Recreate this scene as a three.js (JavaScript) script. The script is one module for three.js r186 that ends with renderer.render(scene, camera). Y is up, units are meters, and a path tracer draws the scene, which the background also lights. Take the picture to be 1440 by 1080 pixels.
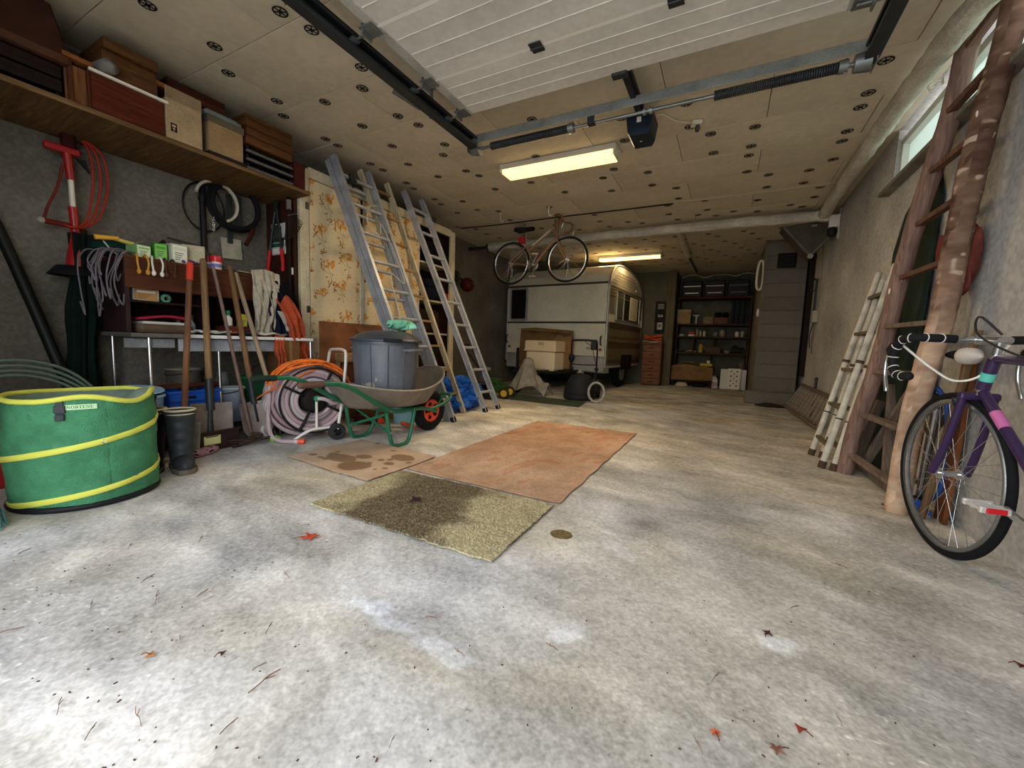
import * as THREE from 'three';
import { RoundedBoxGeometry } from 'three/addons/geometries/RoundedBoxGeometry.js';
import { mergeGeometries } from 'three/addons/utils/BufferGeometryUtils.js';

// ---------- camera, sky, exposure ----------
const scene = new THREE.Scene();
const camera = new THREE.PerspectiveCamera(86.9, 1440 / 1080, 0.05, 120);
camera.position.set(0, 0.8, 0);
camera.quaternion.setFromRotationMatrix(new THREE.Matrix4().makeBasis(
  new THREE.Vector3(0.88353, 0.03547, -0.46704),
  new THREE.Vector3(-0.07672, 0.99462, -0.06959),
  new THREE.Vector3(0.46206, 0.09732, 0.88149)));
const renderer = new THREE.WebGLRenderer({ antialias: true });
renderer.toneMapping = THREE.LinearToneMapping;
renderer.toneMappingExposure = 3.9;
renderer.shadowMap.enabled = true;
{ // an even white overcast sky
  const W = 64, H = 32, d = new Float32Array(W * H * 4);
  for (let y = 0; y < H; y++) for (let x = 0; x < W; x++) {
    const up = Math.max(0, Math.sin(((y + 0.5) / H - 0.5) * Math.PI)), k = 1.0 + 0.25 * Math.cos(up * Math.PI / 2) ** 2, o = (y * W + x) * 4;
    d[o] = 0.97 * k; d[o + 1] = k; d[o + 2] = 1.045 * k; d[o + 3] = 1;
  }
  const t = new THREE.DataTexture(d, W, H, THREE.RGBAFormat, THREE.FloatType);
  t.mapping = THREE.EquirectangularReflectionMapping; t.magFilter = THREE.LinearFilter; t.needsUpdate = true;
  scene.background = t;
}

// ---------- helpers ----------
const V = (x, y, z) => new THREE.Vector3(x, y, z), PI = Math.PI, R = (deg) => deg * PI / 180;
let seedState = 12345;
const seed = (s) => { seedState = s >>> 0; };
const rnd = () => { seedState = (seedState + 0x6d2b79f5) >>> 0; let t = seedState; t = Math.imul(t ^ (t >>> 15), t | 1); t ^= t + Math.imul(t ^ (t >>> 7), t | 61); return ((t ^ (t >>> 14)) >>> 0) / 4294967296; };
const rr = (a, b) => a + (b - a) * rnd();
const lerp = (a, b, t) => a + (b - a) * t, clamp = (x, a = 0, b = 1) => Math.min(b, Math.max(a, x)), sst = (a, b, x) => { const t = clamp((x - a) / (b - a)); return t * t * (3 - 2 * t); };
const hash = (x, y, s) => { let h = Math.imul(x, 374761393) + Math.imul(y, 668265263) + Math.imul(s, 362437); h = Math.imul(h ^ (h >>> 13), 1274126177); return ((h ^ (h >>> 16)) >>> 0) / 4294967296; };
function noise(x, y, s = 0, px = 0, py = px) {
  let x0 = Math.floor(x), y0 = Math.floor(y); const fx = x - x0, fy = y - y0, u = fx * fx * (3 - 2 * fx), v = fy * fy * (3 - 2 * fy);
  let x1 = x0 + 1, y1 = y0 + 1;
  if (px) { x0 = ((x0 % px) + px) % px; x1 = ((x1 % px) + px) % px; y0 = ((y0 % py) + py) % py; y1 = ((y1 % py) + py) % py; }
  return lerp(lerp(hash(x0, y0, s), hash(x1, y0, s), u), lerp(hash(x0, y1, s), hash(x1, y1, s), u), v);
}
function fbm(x, y, s = 0, n = 4, p = 0) { let a = 0.5, t = 0, w = 0; for (let i = 0; i < n; i++) { t += a * noise(x, y, s + i * 17, p); w += a; x *= 2; y *= 2; p *= 2; a *= 0.5; } return t / w; }
function tex(w, h, f, srgb = true, wrap = true) {
  const d = new Uint8Array(w * h * 4);
  for (let y = 0; y < h; y++) for (let x = 0; x < w; x++) { const c = f((x + 0.5) / w, (y + 0.5) / h), o = (y * w + x) * 4; if (typeof c === 'number') d[o] = d[o + 1] = d[o + 2] = clamp(c) * 255; else { d[o] = clamp(c[0]) * 255; d[o + 1] = clamp(c[1]) * 255; d[o + 2] = clamp(c[2]) * 255; } d[o + 3] = 255; }
  const t = new THREE.DataTexture(d, w, h); t.magFilter = THREE.LinearFilter; t.minFilter = THREE.LinearFilter; t.needsUpdate = true;
  if (wrap) t.wrapS = t.wrapT = THREE.RepeatWrapping;
  if (srgb) t.colorSpace = THREE.SRGBColorSpace;
  return t;
}
const scaled = (t, sx, sy = sx, rot = 0) => { const c = t.clone(); c.repeat.set(sx, sy); c.rotation = rot; c.needsUpdate = true; return c; };
function canvasTex(w, h, draw) {
  const c = document.createElement('canvas'); c.width = w; c.height = h; const g = c.getContext('2d'); draw(g, w, h);
  const t = new THREE.CanvasTexture(c); t.colorSpace = THREE.SRGBColorSpace; t.wrapS = t.wrapT = THREE.RepeatWrapping; return t;
}
// shared grain
const T_WOOD = tex(512, 256, (u, v) => { const w = fbm(u * 3, v * 6, 3, 3, 3) * 1.2, g = fbm(u * 4 + w * 0.3, v * 48 + w * 4, 7, 3, 0), f = noise(u * 16, v * 128, 9, 16, 128); return 0.58 + 0.34 * g + 0.12 * (f - 0.5) + 0.18 * (w - 0.6); });
const T_GRIME = tex(512, 512, (u, v) => 0.62 + 0.34 * fbm(u * 4, v * 4, 21, 5, 4) + 0.14 * (noise(u * 128, v * 128, 5, 128) - 0.5) + 0.06);
const T_FAINT = tex(256, 256, (u, v) => 0.9 + 0.14 * (fbm(u * 4, v * 4, 25, 4, 4) - 0.5) + 0.05 * (noise(u * 64, v * 64, 6, 64) - 0.5));
const T_CLOTH = tex(256, 256, (u, v) => 0.78 + 0.12 * Math.sin(u * PI * 128) * Math.sin(v * PI * 128) + 0.2 * fbm(u * 8, v * 8, 31, 3, 8) - 0.06);
const T_SPOT = tex(512, 512, (u, v) => { const a = fbm(u * 6, v * 6, 41, 5, 6), b = noise(u * 40, v * 40, 43, 40); return 0.95 - 0.75 * sst(0.56, 0.7, a) - 0.4 * sst(0.8, 0.9, b); });
const T_BUMP = tex(512, 512, (u, v) => 0.5 + 0.35 * (fbm(u * 16, v * 16, 51, 4, 16) - 0.5) + 0.5 * (noise(u * 170, v * 170, 53, 170) - 0.5), false);
function mat(color, rough = 0.7, o = {}) {
  const { grain, s = 1, sv = s, rot = 0, bump, bs = 4, ...rest } = o;
  if (rest.transmission === undefined && !rest.metalness && rough > 0.42 && rest.specularIntensity === undefined) rest.specularIntensity = rough > 0.58 ? 0.25 : 0.45; // dusty surfaces
  const m = new (rest.specularIntensity !== undefined || rest.transmission !== undefined || rest.clearcoat || rest.sheen ? THREE.MeshPhysicalMaterial : THREE.MeshStandardMaterial)({ color, roughness: rough, side: THREE.DoubleSide, ...rest });
  if (grain) m.map = scaled(grain, s, sv, rot);
  if (bump) { m.bumpMap = scaled(T_BUMP, bs); m.bumpScale = bump; }
  return m;
}
const wood = (color, rough = 0.6, vertical = false, s = 1.2) => mat(color, rough, { grain: T_WOOD, s, sv: s * 1.6, rot: vertical ? PI / 2 : 0 });
const grim = (color, rough = 0.7, s = 1.5, o = {}) => mat(color, rough, { grain: T_GRIME, s, ...o });

// geometry
function metric(g) { // uv in metres, along the axis each face looks
  g = g.index ? g.toNonIndexed() : g;
  const p = g.attributes.position, uv = new Float32Array(p.count * 2), a = V(), b = V(), c = V(), n = V();
  for (let i = 0; i < p.count; i += 3) {
    a.fromBufferAttribute(p, i); b.fromBufferAttribute(p, i + 1); c.fromBufferAttribute(p, i + 2);
    n.copy(b).sub(a).cross(c.sub(a)); const x = Math.abs(n.x), y = Math.abs(n.y), z = Math.abs(n.z);
    for (let k = 0; k < 3; k++) { const j = i + k; if (y >= x && y >= z) { uv[j * 2] = p.getX(j); uv[j * 2 + 1] = p.getZ(j); } else if (x >= z) { uv[j * 2] = p.getZ(j); uv[j * 2 + 1] = p.getY(j); } else { uv[j * 2] = p.getX(j); uv[j * 2 + 1] = p.getY(j); } }
  }
  g.setAttribute('uv', new THREE.BufferAttribute(uv, 2)); return g;
}
function clean(g) { g = g.index ? g.toNonIndexed() : g; for (const k of Object.keys(g.attributes)) if (!['position', 'normal', 'uv'].includes(k)) g.deleteAttribute(k); if (!g.attributes.normal) g.computeVertexNormals(); if (!g.attributes.uv) g.setAttribute('uv', new THREE.BufferAttribute(new Float32Array(g.attributes.position.count * 2), 2)); return g; }
const join = (gs, keep) => { const l = [].concat(gs).map(clean), g = l.length > 1 ? mergeGeometries(l) : l[0]; return keep ? g : metric(g); };
const box = (w, h, d, x = 0, y = 0, z = 0, r = 0.004) => { const m = Math.min(w, h, d); const q = Math.min(r, m * 0.4); const g = q > 0.0008 ? new RoundedBoxGeometry(w, h, d, 1, q) : new THREE.BoxGeometry(w, h, d); return g.translate(x, y, z); };
const bar = (a, b, w, d = w, roll = 0) => { // square bar from a to b
  const A = V(...a), B = V(...b), L = A.distanceTo(B), g = box(w, L, d, 0, 0, 0, Math.min(w, d) * 0.15); if (roll) g.rotateY(roll);
  return g.applyQuaternion(new THREE.Quaternion().setFromUnitVectors(V(0, 1, 0), B.clone().sub(A).normalize())).translate((a[0] + b[0]) / 2, (a[1] + b[1]) / 2, (a[2] + b[2]) / 2);
};
const rod = (a, b, r, r2 = r, n = 12) => { const A = V(...a), B = V(...b), g = new THREE.CylinderGeometry(r2, r, A.distanceTo(B), n); return g.applyQuaternion(new THREE.Quaternion().setFromUnitVectors(V(0, 1, 0), B.clone().sub(A).normalize())).translate((a[0] + b[0]) / 2, (a[1] + b[1]) / 2, (a[2] + b[2]) / 2); };
const tube = (pts, r, n = 40, k = 8, closed = false) => new THREE.TubeGeometry(new THREE.CatmullRomCurve3(pts.map((p) => V(...p)), closed, 'centripetal'), n, r, k, closed);
const lathe = (prof, n = 32) => new THREE.LatheGeometry(prof.map(([r, y]) => new THREE.Vector2(r, y)), n);
const ring = (Rr, r, n = 48, k = 10) => new THREE.TorusGeometry(Rr, r, k, n);
const ball = (r, x = 0, y = 0, z = 0, sx = 1, sy = 1, sz = 1) => new THREE.SphereGeometry(r, 18, 12).scale(sx, sy, sz).translate(x, y, z);
const prism = (pts, depth, bevel = 0) => { const s = new THREE.Shape(pts.map(([x, y]) => new THREE.Vector2(x, y))); return new THREE.ExtrudeGeometry(s, { depth, bevelEnabled: bevel > 0, bevelSize: bevel, bevelThickness: bevel, bevelSegments: 1 }); };
const T = (g, f) => { f(g); return g; };
// a sheet with folds: f(u, v) -> [x, y, z], thickened along its normals
function sheet(f, nu = 24, nv = 24, th = 0.004) {
  const P = [], N = [];
  for (let j = 0; j <= nv; j++) for (let i = 0; i <= nu; i++) P.push(V(...f(i / nu, j / nv)));
  const at = (i, j) => P[clamp(j, 0, nv) * (nu + 1) + clamp(i, 0, nu)];
  for (let j = 0; j <= nv; j++) for (let i = 0; i <= nu; i++) { const n = at(i + 1, j).clone().sub(at(i - 1, j)).cross(at(i, j + 1).clone().sub(at(i, j - 1))); N.push(n.lengthSq() > 1e-14 ? n.normalize() : V(0, 1, 0)); }
  const pos = [], idx = [], M = P.length;
  P.forEach((p, i) => pos.push(p.x + N[i].x * th / 2, p.y + N[i].y * th / 2, p.z + N[i].z * th / 2));
  P.forEach((p, i) => pos.push(p.x - N[i].x * th / 2, p.y - N[i].y * th / 2, p.z - N[i].z * th / 2));
  const q = (a, b, c, d) => idx.push(a, b, c, a, c, d), id = (i, j) => j * (nu + 1) + i;
  for (let j = 0; j < nv; j++) for (let i = 0; i < nu; i++) { q(id(i, j), id(i + 1, j), id(i + 1, j + 1), id(i, j + 1)); q(M + id(i, j), M + id(i, j + 1), M + id(i + 1, j + 1), M + id(i + 1, j)); }
  for (let i = 0; i < nu; i++) { q(id(i, 0), M + id(i, 0), M + id(i + 1, 0), id(i + 1, 0)); q(id(i, nv), id(i + 1, nv), M + id(i + 1, nv), M + id(i, nv)); }
  for (let j = 0; j < nv; j++) { q(id(0, j), id(0, j + 1), M + id(0, j + 1), M + id(0, j)); q(id(nu, j), M + id(nu, j), M + id(nu, j + 1), id(nu, j + 1)); }
  const g = new THREE.BufferGeometry(); g.setAttribute('position', new THREE.Float32BufferAttribute(pos, 3)); g.setIndex(idx); g.computeVertexNormals(); return g;
}
// naming
const used = new Map();
const numbered = (n) => { const k = used.get(n) ?? 0; used.set(n, k + 1); return k ? n + '_' + String(k).padStart(3, '0') : n; };
function meta(o, label, category, group, kind) { if (label) o.userData.label = label; if (category) o.userData.category = category; if (group) o.userData.group = group; if (kind) o.userData.kind = kind; return o; }
const shade = (o) => { o.castShadow = o.receiveShadow = true; return o; };
function thing(name, label, category, pos = [0, 0, 0], turn = 0, group) { const o = new THREE.Group(); o.name = numbered(name); o.position.set(...pos); o.rotation.y = R(turn); scene.add(o); return meta(o, label, category, group); }
function part(name, geos, m, parent, keep) { const o = shade(new THREE.Mesh(join(geos, keep), m)); o.name = name; const n = parent.children.filter((c) => c.name === name || c.name.startsWith(name + '_0') ).length; if (n) o.name = name + '_' + String(n).padStart(3, '0'); parent.add(o); return o; }
function solo(name, label, category, geos, m, group, pos = [0, 0, 0], turn = 0, keep) { const o = shade(new THREE.Mesh(join(geos, keep), m)); o.name = numbered(name); o.position.set(...pos); o.rotation.y = R(turn); scene.add(o); return meta(o, label, category, group); }
function copy(src, label, pos, turn) { const c = src.clone(); c.name = numbered(src.name.replace(/_\d{3}$/, '')); if (pos) c.position.set(...pos); if (turn !== undefined) c.rotation.y = R(turn); c.userData = { ...src.userData }; if (label) c.userData.label = label; scene.add(c); return c; }
function struct(name, geos, m, keep) { const o = shade(new THREE.Mesh(join(geos, keep), m)); o.name = numbered(name); o.userData.kind = 'structure'; scene.add(o); return o; }
function structGroup(name) { const o = new THREE.Group(); o.name = numbered(name); o.userData.kind = 'structure'; scene.add(o); return o; }

// ---------- the room ----------
const CEIL = 2.55, XL = -3.8, XR = 1.05;
// concrete: metres in, sRGB out. Mottling, trowel streaks, worn pale patches, damp brown patches, fine aggregate.
const PATCH = [ // x, z, rx, rz, strength (pale > 0, dark < 0)
  [-0.86, -0.9, 0.09, 0.06, 0.9], [-0.76, -0.85, 0.1, 0.045, 0.9], [-0.63, -0.82, 0.1, 0.04, 0.8], [-0.33, -1.03, 0.06, 0.04, 0.8], [-0.35, -1.56, 0.09, 0.07, 0.6], [0.18, -1.3, 0.09, 0.055, 1.1],
  [-1.2, -0.2, 0.09, 0.05, 0.35], [0.2, -2.4, 0.5, 0.2, 0.25], [-0.2, -3.4, 0.6, 0.9, -0.18], [-2.0, -1.2, 0.35, 0.22, -0.45], [0.3, -1.4, 0.35, 0.2, -0.3], [-1.5, -0.9, 0.4, 0.12, -0.22],
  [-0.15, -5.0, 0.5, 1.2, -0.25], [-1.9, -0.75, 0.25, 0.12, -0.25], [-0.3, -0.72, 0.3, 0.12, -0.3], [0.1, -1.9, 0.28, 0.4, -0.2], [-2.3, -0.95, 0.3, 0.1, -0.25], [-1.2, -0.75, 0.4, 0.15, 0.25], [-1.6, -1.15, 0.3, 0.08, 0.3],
];
const BROWN = [[-0.62, -0.75, 0.2, 0.06, 0.5], [-0.33, -0.83, 0.18, 0.1, 0.5], [0.05, -1.3, 0.4, 0.25, 0.3], [-1.0, -0.72, 0.3, 0.1, 0.5], [-0.68, -1.47, 0.2, 0.12, 0.4], [-1.55, -1.3, 0.25, 0.1, 0.35], [-1.1, -0.55, 0.3, 0.1, 0.45], [0.5, -2.0, 0.4, 0.3, 0.3], [-1.75, -0.55, 0.35, 0.12, 0.35]];
function concrete(x, z, fine) {
  const wx = x + 0.25 * (fbm(x * 2.2, z * 2.2, 61, 3) - 0.5), wz = z + 0.25 * (fbm(x * 2.2, z * 2.2, 67, 3) - 0.5);
  const big = fbm(wx * 0.9, wz * 0.9, 71, 4), mid = fbm(wx * 4, wz * 4, 73, 4), streak = fbm(wx * 3 + wz * 1.6, wz * 9 - wx * 3, 79, 3);
  let l = 0.735 - 0.08 * sst(-3.0, -6.5, z) + 0.19 * (big - 0.5) + 0.30 * (mid - 0.5) + 0.24 * (streak - 0.5), warm = 0.024 + 0.13 * (fbm(wx * 1.3, wz * 1.3, 83, 3) - 0.45);  // depth ramp puts the dimness of the back floor into its colour
  for (const [px, pz, rx, rz, s] of PATCH) { const d = ((wx - px) / rx) ** 2 + ((wz - pz) / rz) ** 2; if (d < 3) { const k = s > 0 ? s * sst(0.3, 0.8, Math.exp(-d * 1.1) + 1.3 * (fbm(x * 11, z * 11, 101, 4) - 0.5)) : s * Math.exp(-d * 1.4) * clamp(3.2 * mid - 0.75, 0, 1.3); l += k * (s > 0 ? 0.13 : 0.3); if (s > 0) warm -= 0.035 * k; } }
  for (const [px, pz, rx, rz, s] of BROWN) { const d = ((wx - px) / rx) ** 2 + ((wz - pz) / rz) ** 2; if (d < 3) { const k = s * Math.exp(-d * 1.2); warm += 0.055 * k; l -= 0.04 * k * (mid + 0.4); } }
  { const d = Math.hypot((x + 0.565) / 1.1, z + 1.58) + 0.012 * (fbm(x * 22, z * 22, 89, 2) - 0.5); const k = sst(0.046, 0.04, d); l = lerp(l, 0.38, k); warm = lerp(warm, 0.13, k); } // oil drip
  { const f = noise(x * (fine ? 230 : 80), z * (fine ? 230 : 80), 91), f2 = noise(x * (fine ? 90 : 60), z * 90, 92); l += 0.10 * (f - 0.5) + 0.11 * (f2 - 0.5);
    const fleck = noise(x * 60 + z * 12, z * 120, 95); if (fleck > 0.86 && z > -2.5) l += 1.5 * (fleck - 0.86) * (sst(0.5, 0.8, fbm(x * 1.6, z * 1.6, 97, 2)) + 1.2 * Math.exp(-(((x - 0.4) / 0.3) ** 2) - ((z + 1.05) / 0.22) ** 2)); if (f2 < 0.04) l -= 0.08; }
  return [l + warm * 0.42, l, l - warm * 0.95];
}
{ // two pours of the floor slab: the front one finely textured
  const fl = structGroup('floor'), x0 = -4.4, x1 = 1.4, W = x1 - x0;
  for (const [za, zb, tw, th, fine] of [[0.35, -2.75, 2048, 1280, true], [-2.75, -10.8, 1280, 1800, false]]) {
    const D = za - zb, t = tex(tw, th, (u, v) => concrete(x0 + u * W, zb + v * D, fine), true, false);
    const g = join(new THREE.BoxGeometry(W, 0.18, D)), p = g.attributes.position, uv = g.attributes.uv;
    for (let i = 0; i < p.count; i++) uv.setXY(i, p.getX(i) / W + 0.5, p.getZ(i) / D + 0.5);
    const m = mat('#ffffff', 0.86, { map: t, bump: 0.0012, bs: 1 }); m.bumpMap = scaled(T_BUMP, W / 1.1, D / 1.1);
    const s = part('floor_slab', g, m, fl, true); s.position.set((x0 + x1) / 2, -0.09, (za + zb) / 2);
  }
}
const M_PLASTER = mat('#cfccc5', 0.93, { grain: T_GRIME, s: 0.45, bump: 0.004, bs: 2.2 });
const M_DARKWALL = mat('#7f7a6f', 0.95, { grain: T_GRIME, s: 0.5, bump: 0.006, bs: 1.5 });
const M_BLOCK = [0, 1, 2].map((i) => mat(['#7d776a', '#797365', '#817b6d'][i], 0.95, { grain: T_FAINT, s: 0.8, bump: 0.004, bs: 2 }));
struct('wall_left', [box(0.9, 2.75, 5.2, -4.25, 1.37, -2.15, 0), box(0.55, 2.75, 6.1, -4.425, 1.37, -7.8, 0)], M_DARKWALL);
// right wall with the hole of the high window (z -4.35 to -2.6, y 2.14 to 2.47)
struct('wall_right', [box(0.3, 2.13, 11.2, XR + 0.15, 1.065, -5.2, 0), box(0.3, 0.2, 11.2, XR + 0.15, 2.65, -5.2, 0), box(0.3, 0.42, 6.5, XR + 0.15, 2.34, -7.55, 0), box(0.3, 0.42, 2.2, XR + 0.15, 2.34, -0.8, 0)], M_PLASTER);
struct('wall_back', [box(3.2, 2.75, 0.9, -2.7, 1.37, -10.28, 0), box(2.4, 2.75, 0.2, 0, 1.37, -10.75, 0)], mat('#6d6b58', 0.95, { grain: T_GRIME, s: 0.5 }));
struct('wall_front', [box(1.8, 2.75, 0.25, -3.2, 1.37, 0.19, 0), box(0.55, 2.75, 0.25, 0.97, 1.37, 0.19, 0), box(5.2, 0.4, 0.25, -1.6, 2.55, 0.19, 0)], M_PLASTER);  // unseen opening, made wider than the door to let in more daylight
struct('driveway', box(16, 0.16, 16, -0.7, -0.1, 8.33, 0), mat('#d9d6cf', 0.9, { grain: T_GRIME, s: 0.5 }));
{ // ceiling of insulation boards, each row staggered, fixed with round washers
  const c = structGroup('ceiling');
  part('ceiling_slab', box(5.6, 0.15, 11.6, -1.5, CEIL + 0.14, -5.1, 0), M_PLASTER, c);
  const MB = ['#e2d6bd', '#e0d4bb', '#e4d8bf', '#e1d5bc'].map((k) => mat(k, 0.8, { grain: T_FAINT, s: 0.5, bump: 0.0008, bs: 1 }));
  const P = 0.533, L = 1.3; let k = 0; const gs = new Map();
  for (let r = -3; r < 18; r++) {
    const zc = -1.565 - P * (r + 0.5) + 0; let x = XL - 0.55 - [0.05, 0.72][((r % 2) + 2) % 2];
    for (; x < XR + 0.3; x += L) {
      const a = Math.max(x, -4.2), b = Math.min(x + L, XR + 0.28); if (b - a < 0.1) continue;
      const key = (b - a).toFixed(2); if (!gs.has(key)) gs.set(key, box(b - a - 0.004, 0.06, P - 0.004, 0, 0, 0, 0.003));
      if (r > 14 && zc < -10.6) continue;
      const m = part('ceiling_panel', gs.get(key).clone(), MB[k++ % 4], c); m.position.set((a + b) / 2, CEIL + 0.032 + rr(-0.002, 0.001), zc);
    }
  }
  // washer: outer ring, hub, six spokes
  const wg = [T(new THREE.RingGeometry(0.031, 0.04, 20), (g) => g.rotateX(PI / 2)), T(new THREE.CircleGeometry(0.013, 10), (g) => g.rotateX(PI / 2))];
  for (let i = 0; i < 6; i++) wg.push(box(0.024, 0.002, 0.006, 0.021, 0, 0, 0).rotateY(i * PI / 3));
  const wgeo = join(wg), mw = mat('#17171a', 0.6);
  const W = [[-2.9,-1.15],[-2.28,-1.49],[-2.24,-1.65],[-2.91,-1.48],[-3.11,-1.66],[-3.12,-2],[-3.27,-2.15],[-2.79,-2.16],[-2.23,-2],[-2.4,-2.16],[-2.42,-2.53],[-2.8,-2.52],[-2.36,-2.7],[-3.28,-2.54],[-3.28,-2.67],[-2.82,-2.88],[-2.36,-3.05],[-2.5,-3.21],[-3.3,-3.07],[-3.29,-3.23],[-2.95,-3.23],[-2.5,-3.59],[-2.44,-3.74],[-2.86,-3.59],[-3.3,-3.59],[-3.34,-3.75],[-1.71,-3.58],[-2.01,-4.11],[-0.9,-3.61],[-1.12,-4.13],[-1.27,-4.29],[-1.48,-3],[-0.85,-3.26],[-3.33,-4.12],[-3.37,-4.3],[-3.05,-4.32],[-3.37,-4.66],[-3.05,-4.66],[-2.82,-4.81],[-2.47,-4.13],[-3.77,-5.22],[-3.56,-5.42],[-3.55,-5.72],[0.7,-3.28],[0.7,-3.62],[0.7,-3.8],[0.7,-4.15],[0.7,-4.32],[0.71,-4.68],[0.06,-3.8],[0.05,-4.13],[0.04,-4.31],[0.04,-4.68],[0.23,-4.84],[0.56,-4.86],[0.56,-5.19],[0.73,-5.38],[0.24,-5.18],[0.18,-5.57],[0.73,-5.69],[0.53,-5.88],[-0.39,-3.6],[-0.25,-3.78],[-0.24,-4.14],[-0.83,-4.33],[-0.84,-4.67],[-0.62,-4.85],[-0.63,-5.19],[-0.36,-5.37],[-0.35,-5.72],[-0.77,-5.39],[-0.8,-5.73],[-0.46,-5.89],[-0.06,-5.9],[-1.28,-4.67],[-1.35,-5.87],[-0.39,-3.26],[-1.7,-5.71],[-1.69,-5.41],[-2.6,-5.74],[-3.04,-5.74],[-2.85,-5.2],[-2.13,-4.91],[-1.77,-4.51]];
  for (let r = 9; r < 15; r++) for (const dz of [0.09, 0.44]) for (let i = 0; i < 10; i++) { const x = -3.7 + i * 0.46 + (r % 2) * 0.22 + (dz > 0.2 ? 0.1 : 0); if (x < 0.9) W.push([x, -1.565 - P * (r - 0.85) - dz]); }
  for (const [x, z] of W) { const m = shade(new THREE.Mesh(wgeo, mw)); m.name = 'fixing_washer_' + String(c.children.length).padStart(3, '0'); m.position.set(x, CEIL - 0.003, z); m.rotation.y = x * 7 + z * 3; c.add(m); }
}
// the high window: white frame, hazed pane
{
  const w = structGroup('window_1'), fm = mat('#c9c6bd', 0.6), z0 = -4.3, z1 = -2.6, y0 = 2.14, y1 = 2.46, x = XR + 0.06;
  part('window_frame', [box(0.07, 0.05, z1 - z0, x, y0, (z0 + z1) / 2), box(0.07, 0.05, z1 - z0, x, y1, (z0 + z1) / 2), box(0.07, y1 - y0, 0.05, x, (y0 + y1) / 2, z0), box(0.07, y1 - y0, 0.05, x, (y0 + y1) / 2, z1), box(0.05, y1 - y0, 0.04, x, (y0 + y1) / 2, -3.4)], fm, w);
  for (const [a, b] of [[z0, -3.4], [-3.4, z1]]) part('window_pane', box(0.006, y1 - y0, b - a, x + 0.01, (y0 + y1) / 2, (a + b) / 2, 0), mat('#d3ddd6', 0.6, { transmission: 1, thickness: 0 }), w);
  part('window_sill', box(0.1, 0.03, z1 - z0 + 0.14, XR - 0.02, y0 - 0.045, (z0 + z1) / 2), grim('#8f897c', 0.8), w);
}
// block pier at the back, with its blocks, vent grille and a dark board fixed along its edge
{
  const p = structGroup('block_pier'), x0 = 0.42, x1 = 0.98, zf = -7.6;
  part('pier_core', box(x1 - x0 - 0.016, CEIL, 2.9, (x0 + x1) / 2, CEIL / 2, zf - 1.458, 0), M_BLOCK[1], p);
  const g = join(box(x1 - x0, 0.2075, 0.05, 0, 0, 0, 0.006)), gs = join(box(0.05, 0.2075, 0.46, 0, 0, 0, 0.006));
  for (let i = 0; i < 12; i++) {
    const b = part('block', g, M_BLOCK[i % 3], p); b.position.set((x0 + x1) / 2, 0.106 + i * 0.21, zf - 0.02);
    for (let j = 0; j < 3; j++) { const s = part('block', gs, M_BLOCK[(i + j + 1) % 3], p); s.position.set(x0 + 0.02, 0.106 + i * 0.21, zf - 0.28 - j * 0.47); }
  }
  const v = part('vent_frame', [box(0.24, 0.025, 0.02, 0.71, 2.33, zf + 0.012), box(0.24, 0.025, 0.02, 0.71, 2.13, zf + 0.012), box(0.025, 0.2, 0.02, 0.6, 2.23, zf + 0.012), box(0.025, 0.2, 0.02, 0.82, 2.23, zf + 0.012), box(0.2, 0.18, 0.006, 0.71, 2.23, zf + 0.006, 0)], grim('#2b2924', 0.8), p);
  for (let i = 0; i < 5; i++) part('vent_slat', box(0.19, 0.006, 0.02, 0.71, 2.16 + i * 0.035, zf + 0.014, 0).rotateX(0), grim('#4a473f', 0.7), v);
  part('footing', box(0.72, 0.2, 0.2, 0.66, 0.1, -7.5, 0.03), M_BLOCK[0], p);
}
// post at the edge of the shelf recess
struct('post', [box(0.1, CEIL, 0.1, -1.14, CEIL / 2, -9.74), box(0.08, CEIL, 0.06, -1.24, CEIL / 2, -9.79)], wood('#7d7458', 0.8, true));

// ---------- strip lights: a lit prismatic diffuser and a lamp just under it ----------
import { RectAreaLightUniformsLib } from 'three/addons/lights/RectAreaLightUniformsLib.js';
RectAreaLightUniformsLib.init();
function stripLight(x, z, label, glow, power, w = 1.2, d = 0.2) {
  const t = thing('strip_light', label, 'light', [x, CEIL, z], 0, 'ceiling strip lights');
  part('housing', [box(w, 0.05, d, 0, -0.025, 0, 0.006), box(0.02, 0.075, d + 0.012, -w / 2, -0.04, 0), box(0.02, 0.075, d + 0.012, w / 2, -0.04, 0)], mat('#d6d2c6', 0.5), t);
  part('diffuser', box(w - 0.03, 0.05, d - 0.01, 0, -0.066, 0, 0.012), mat('#fff3d0', 0.4, { emissive: '#ffd98a', emissiveIntensity: glow }), t);
  for (const s of [-1, 1]) part('end_cap', box(0.014, 0.05, d - 0.006, s * (w / 2 - 0.008), -0.066, 0), mat('#cfc6a8', 0.5), t);
  const l = new THREE.RectAreaLight('#ffdca6', power, w - 0.06, d - 0.02); l.position.set(0, -0.1, 0); l.rotation.x = -PI / 2; l.name = 'strip_lamp'; t.add(l);
}
stripLight(-1.54, -3.7, 'lit strip light with a prismatic cover just past the garage door opener', 0.55, 15, 1.12);
stripLight(-1.75, -7.9, 'lit yellow strip light above the roof of the caravan', 0.7, 10, 1.15, 0.14);

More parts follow.
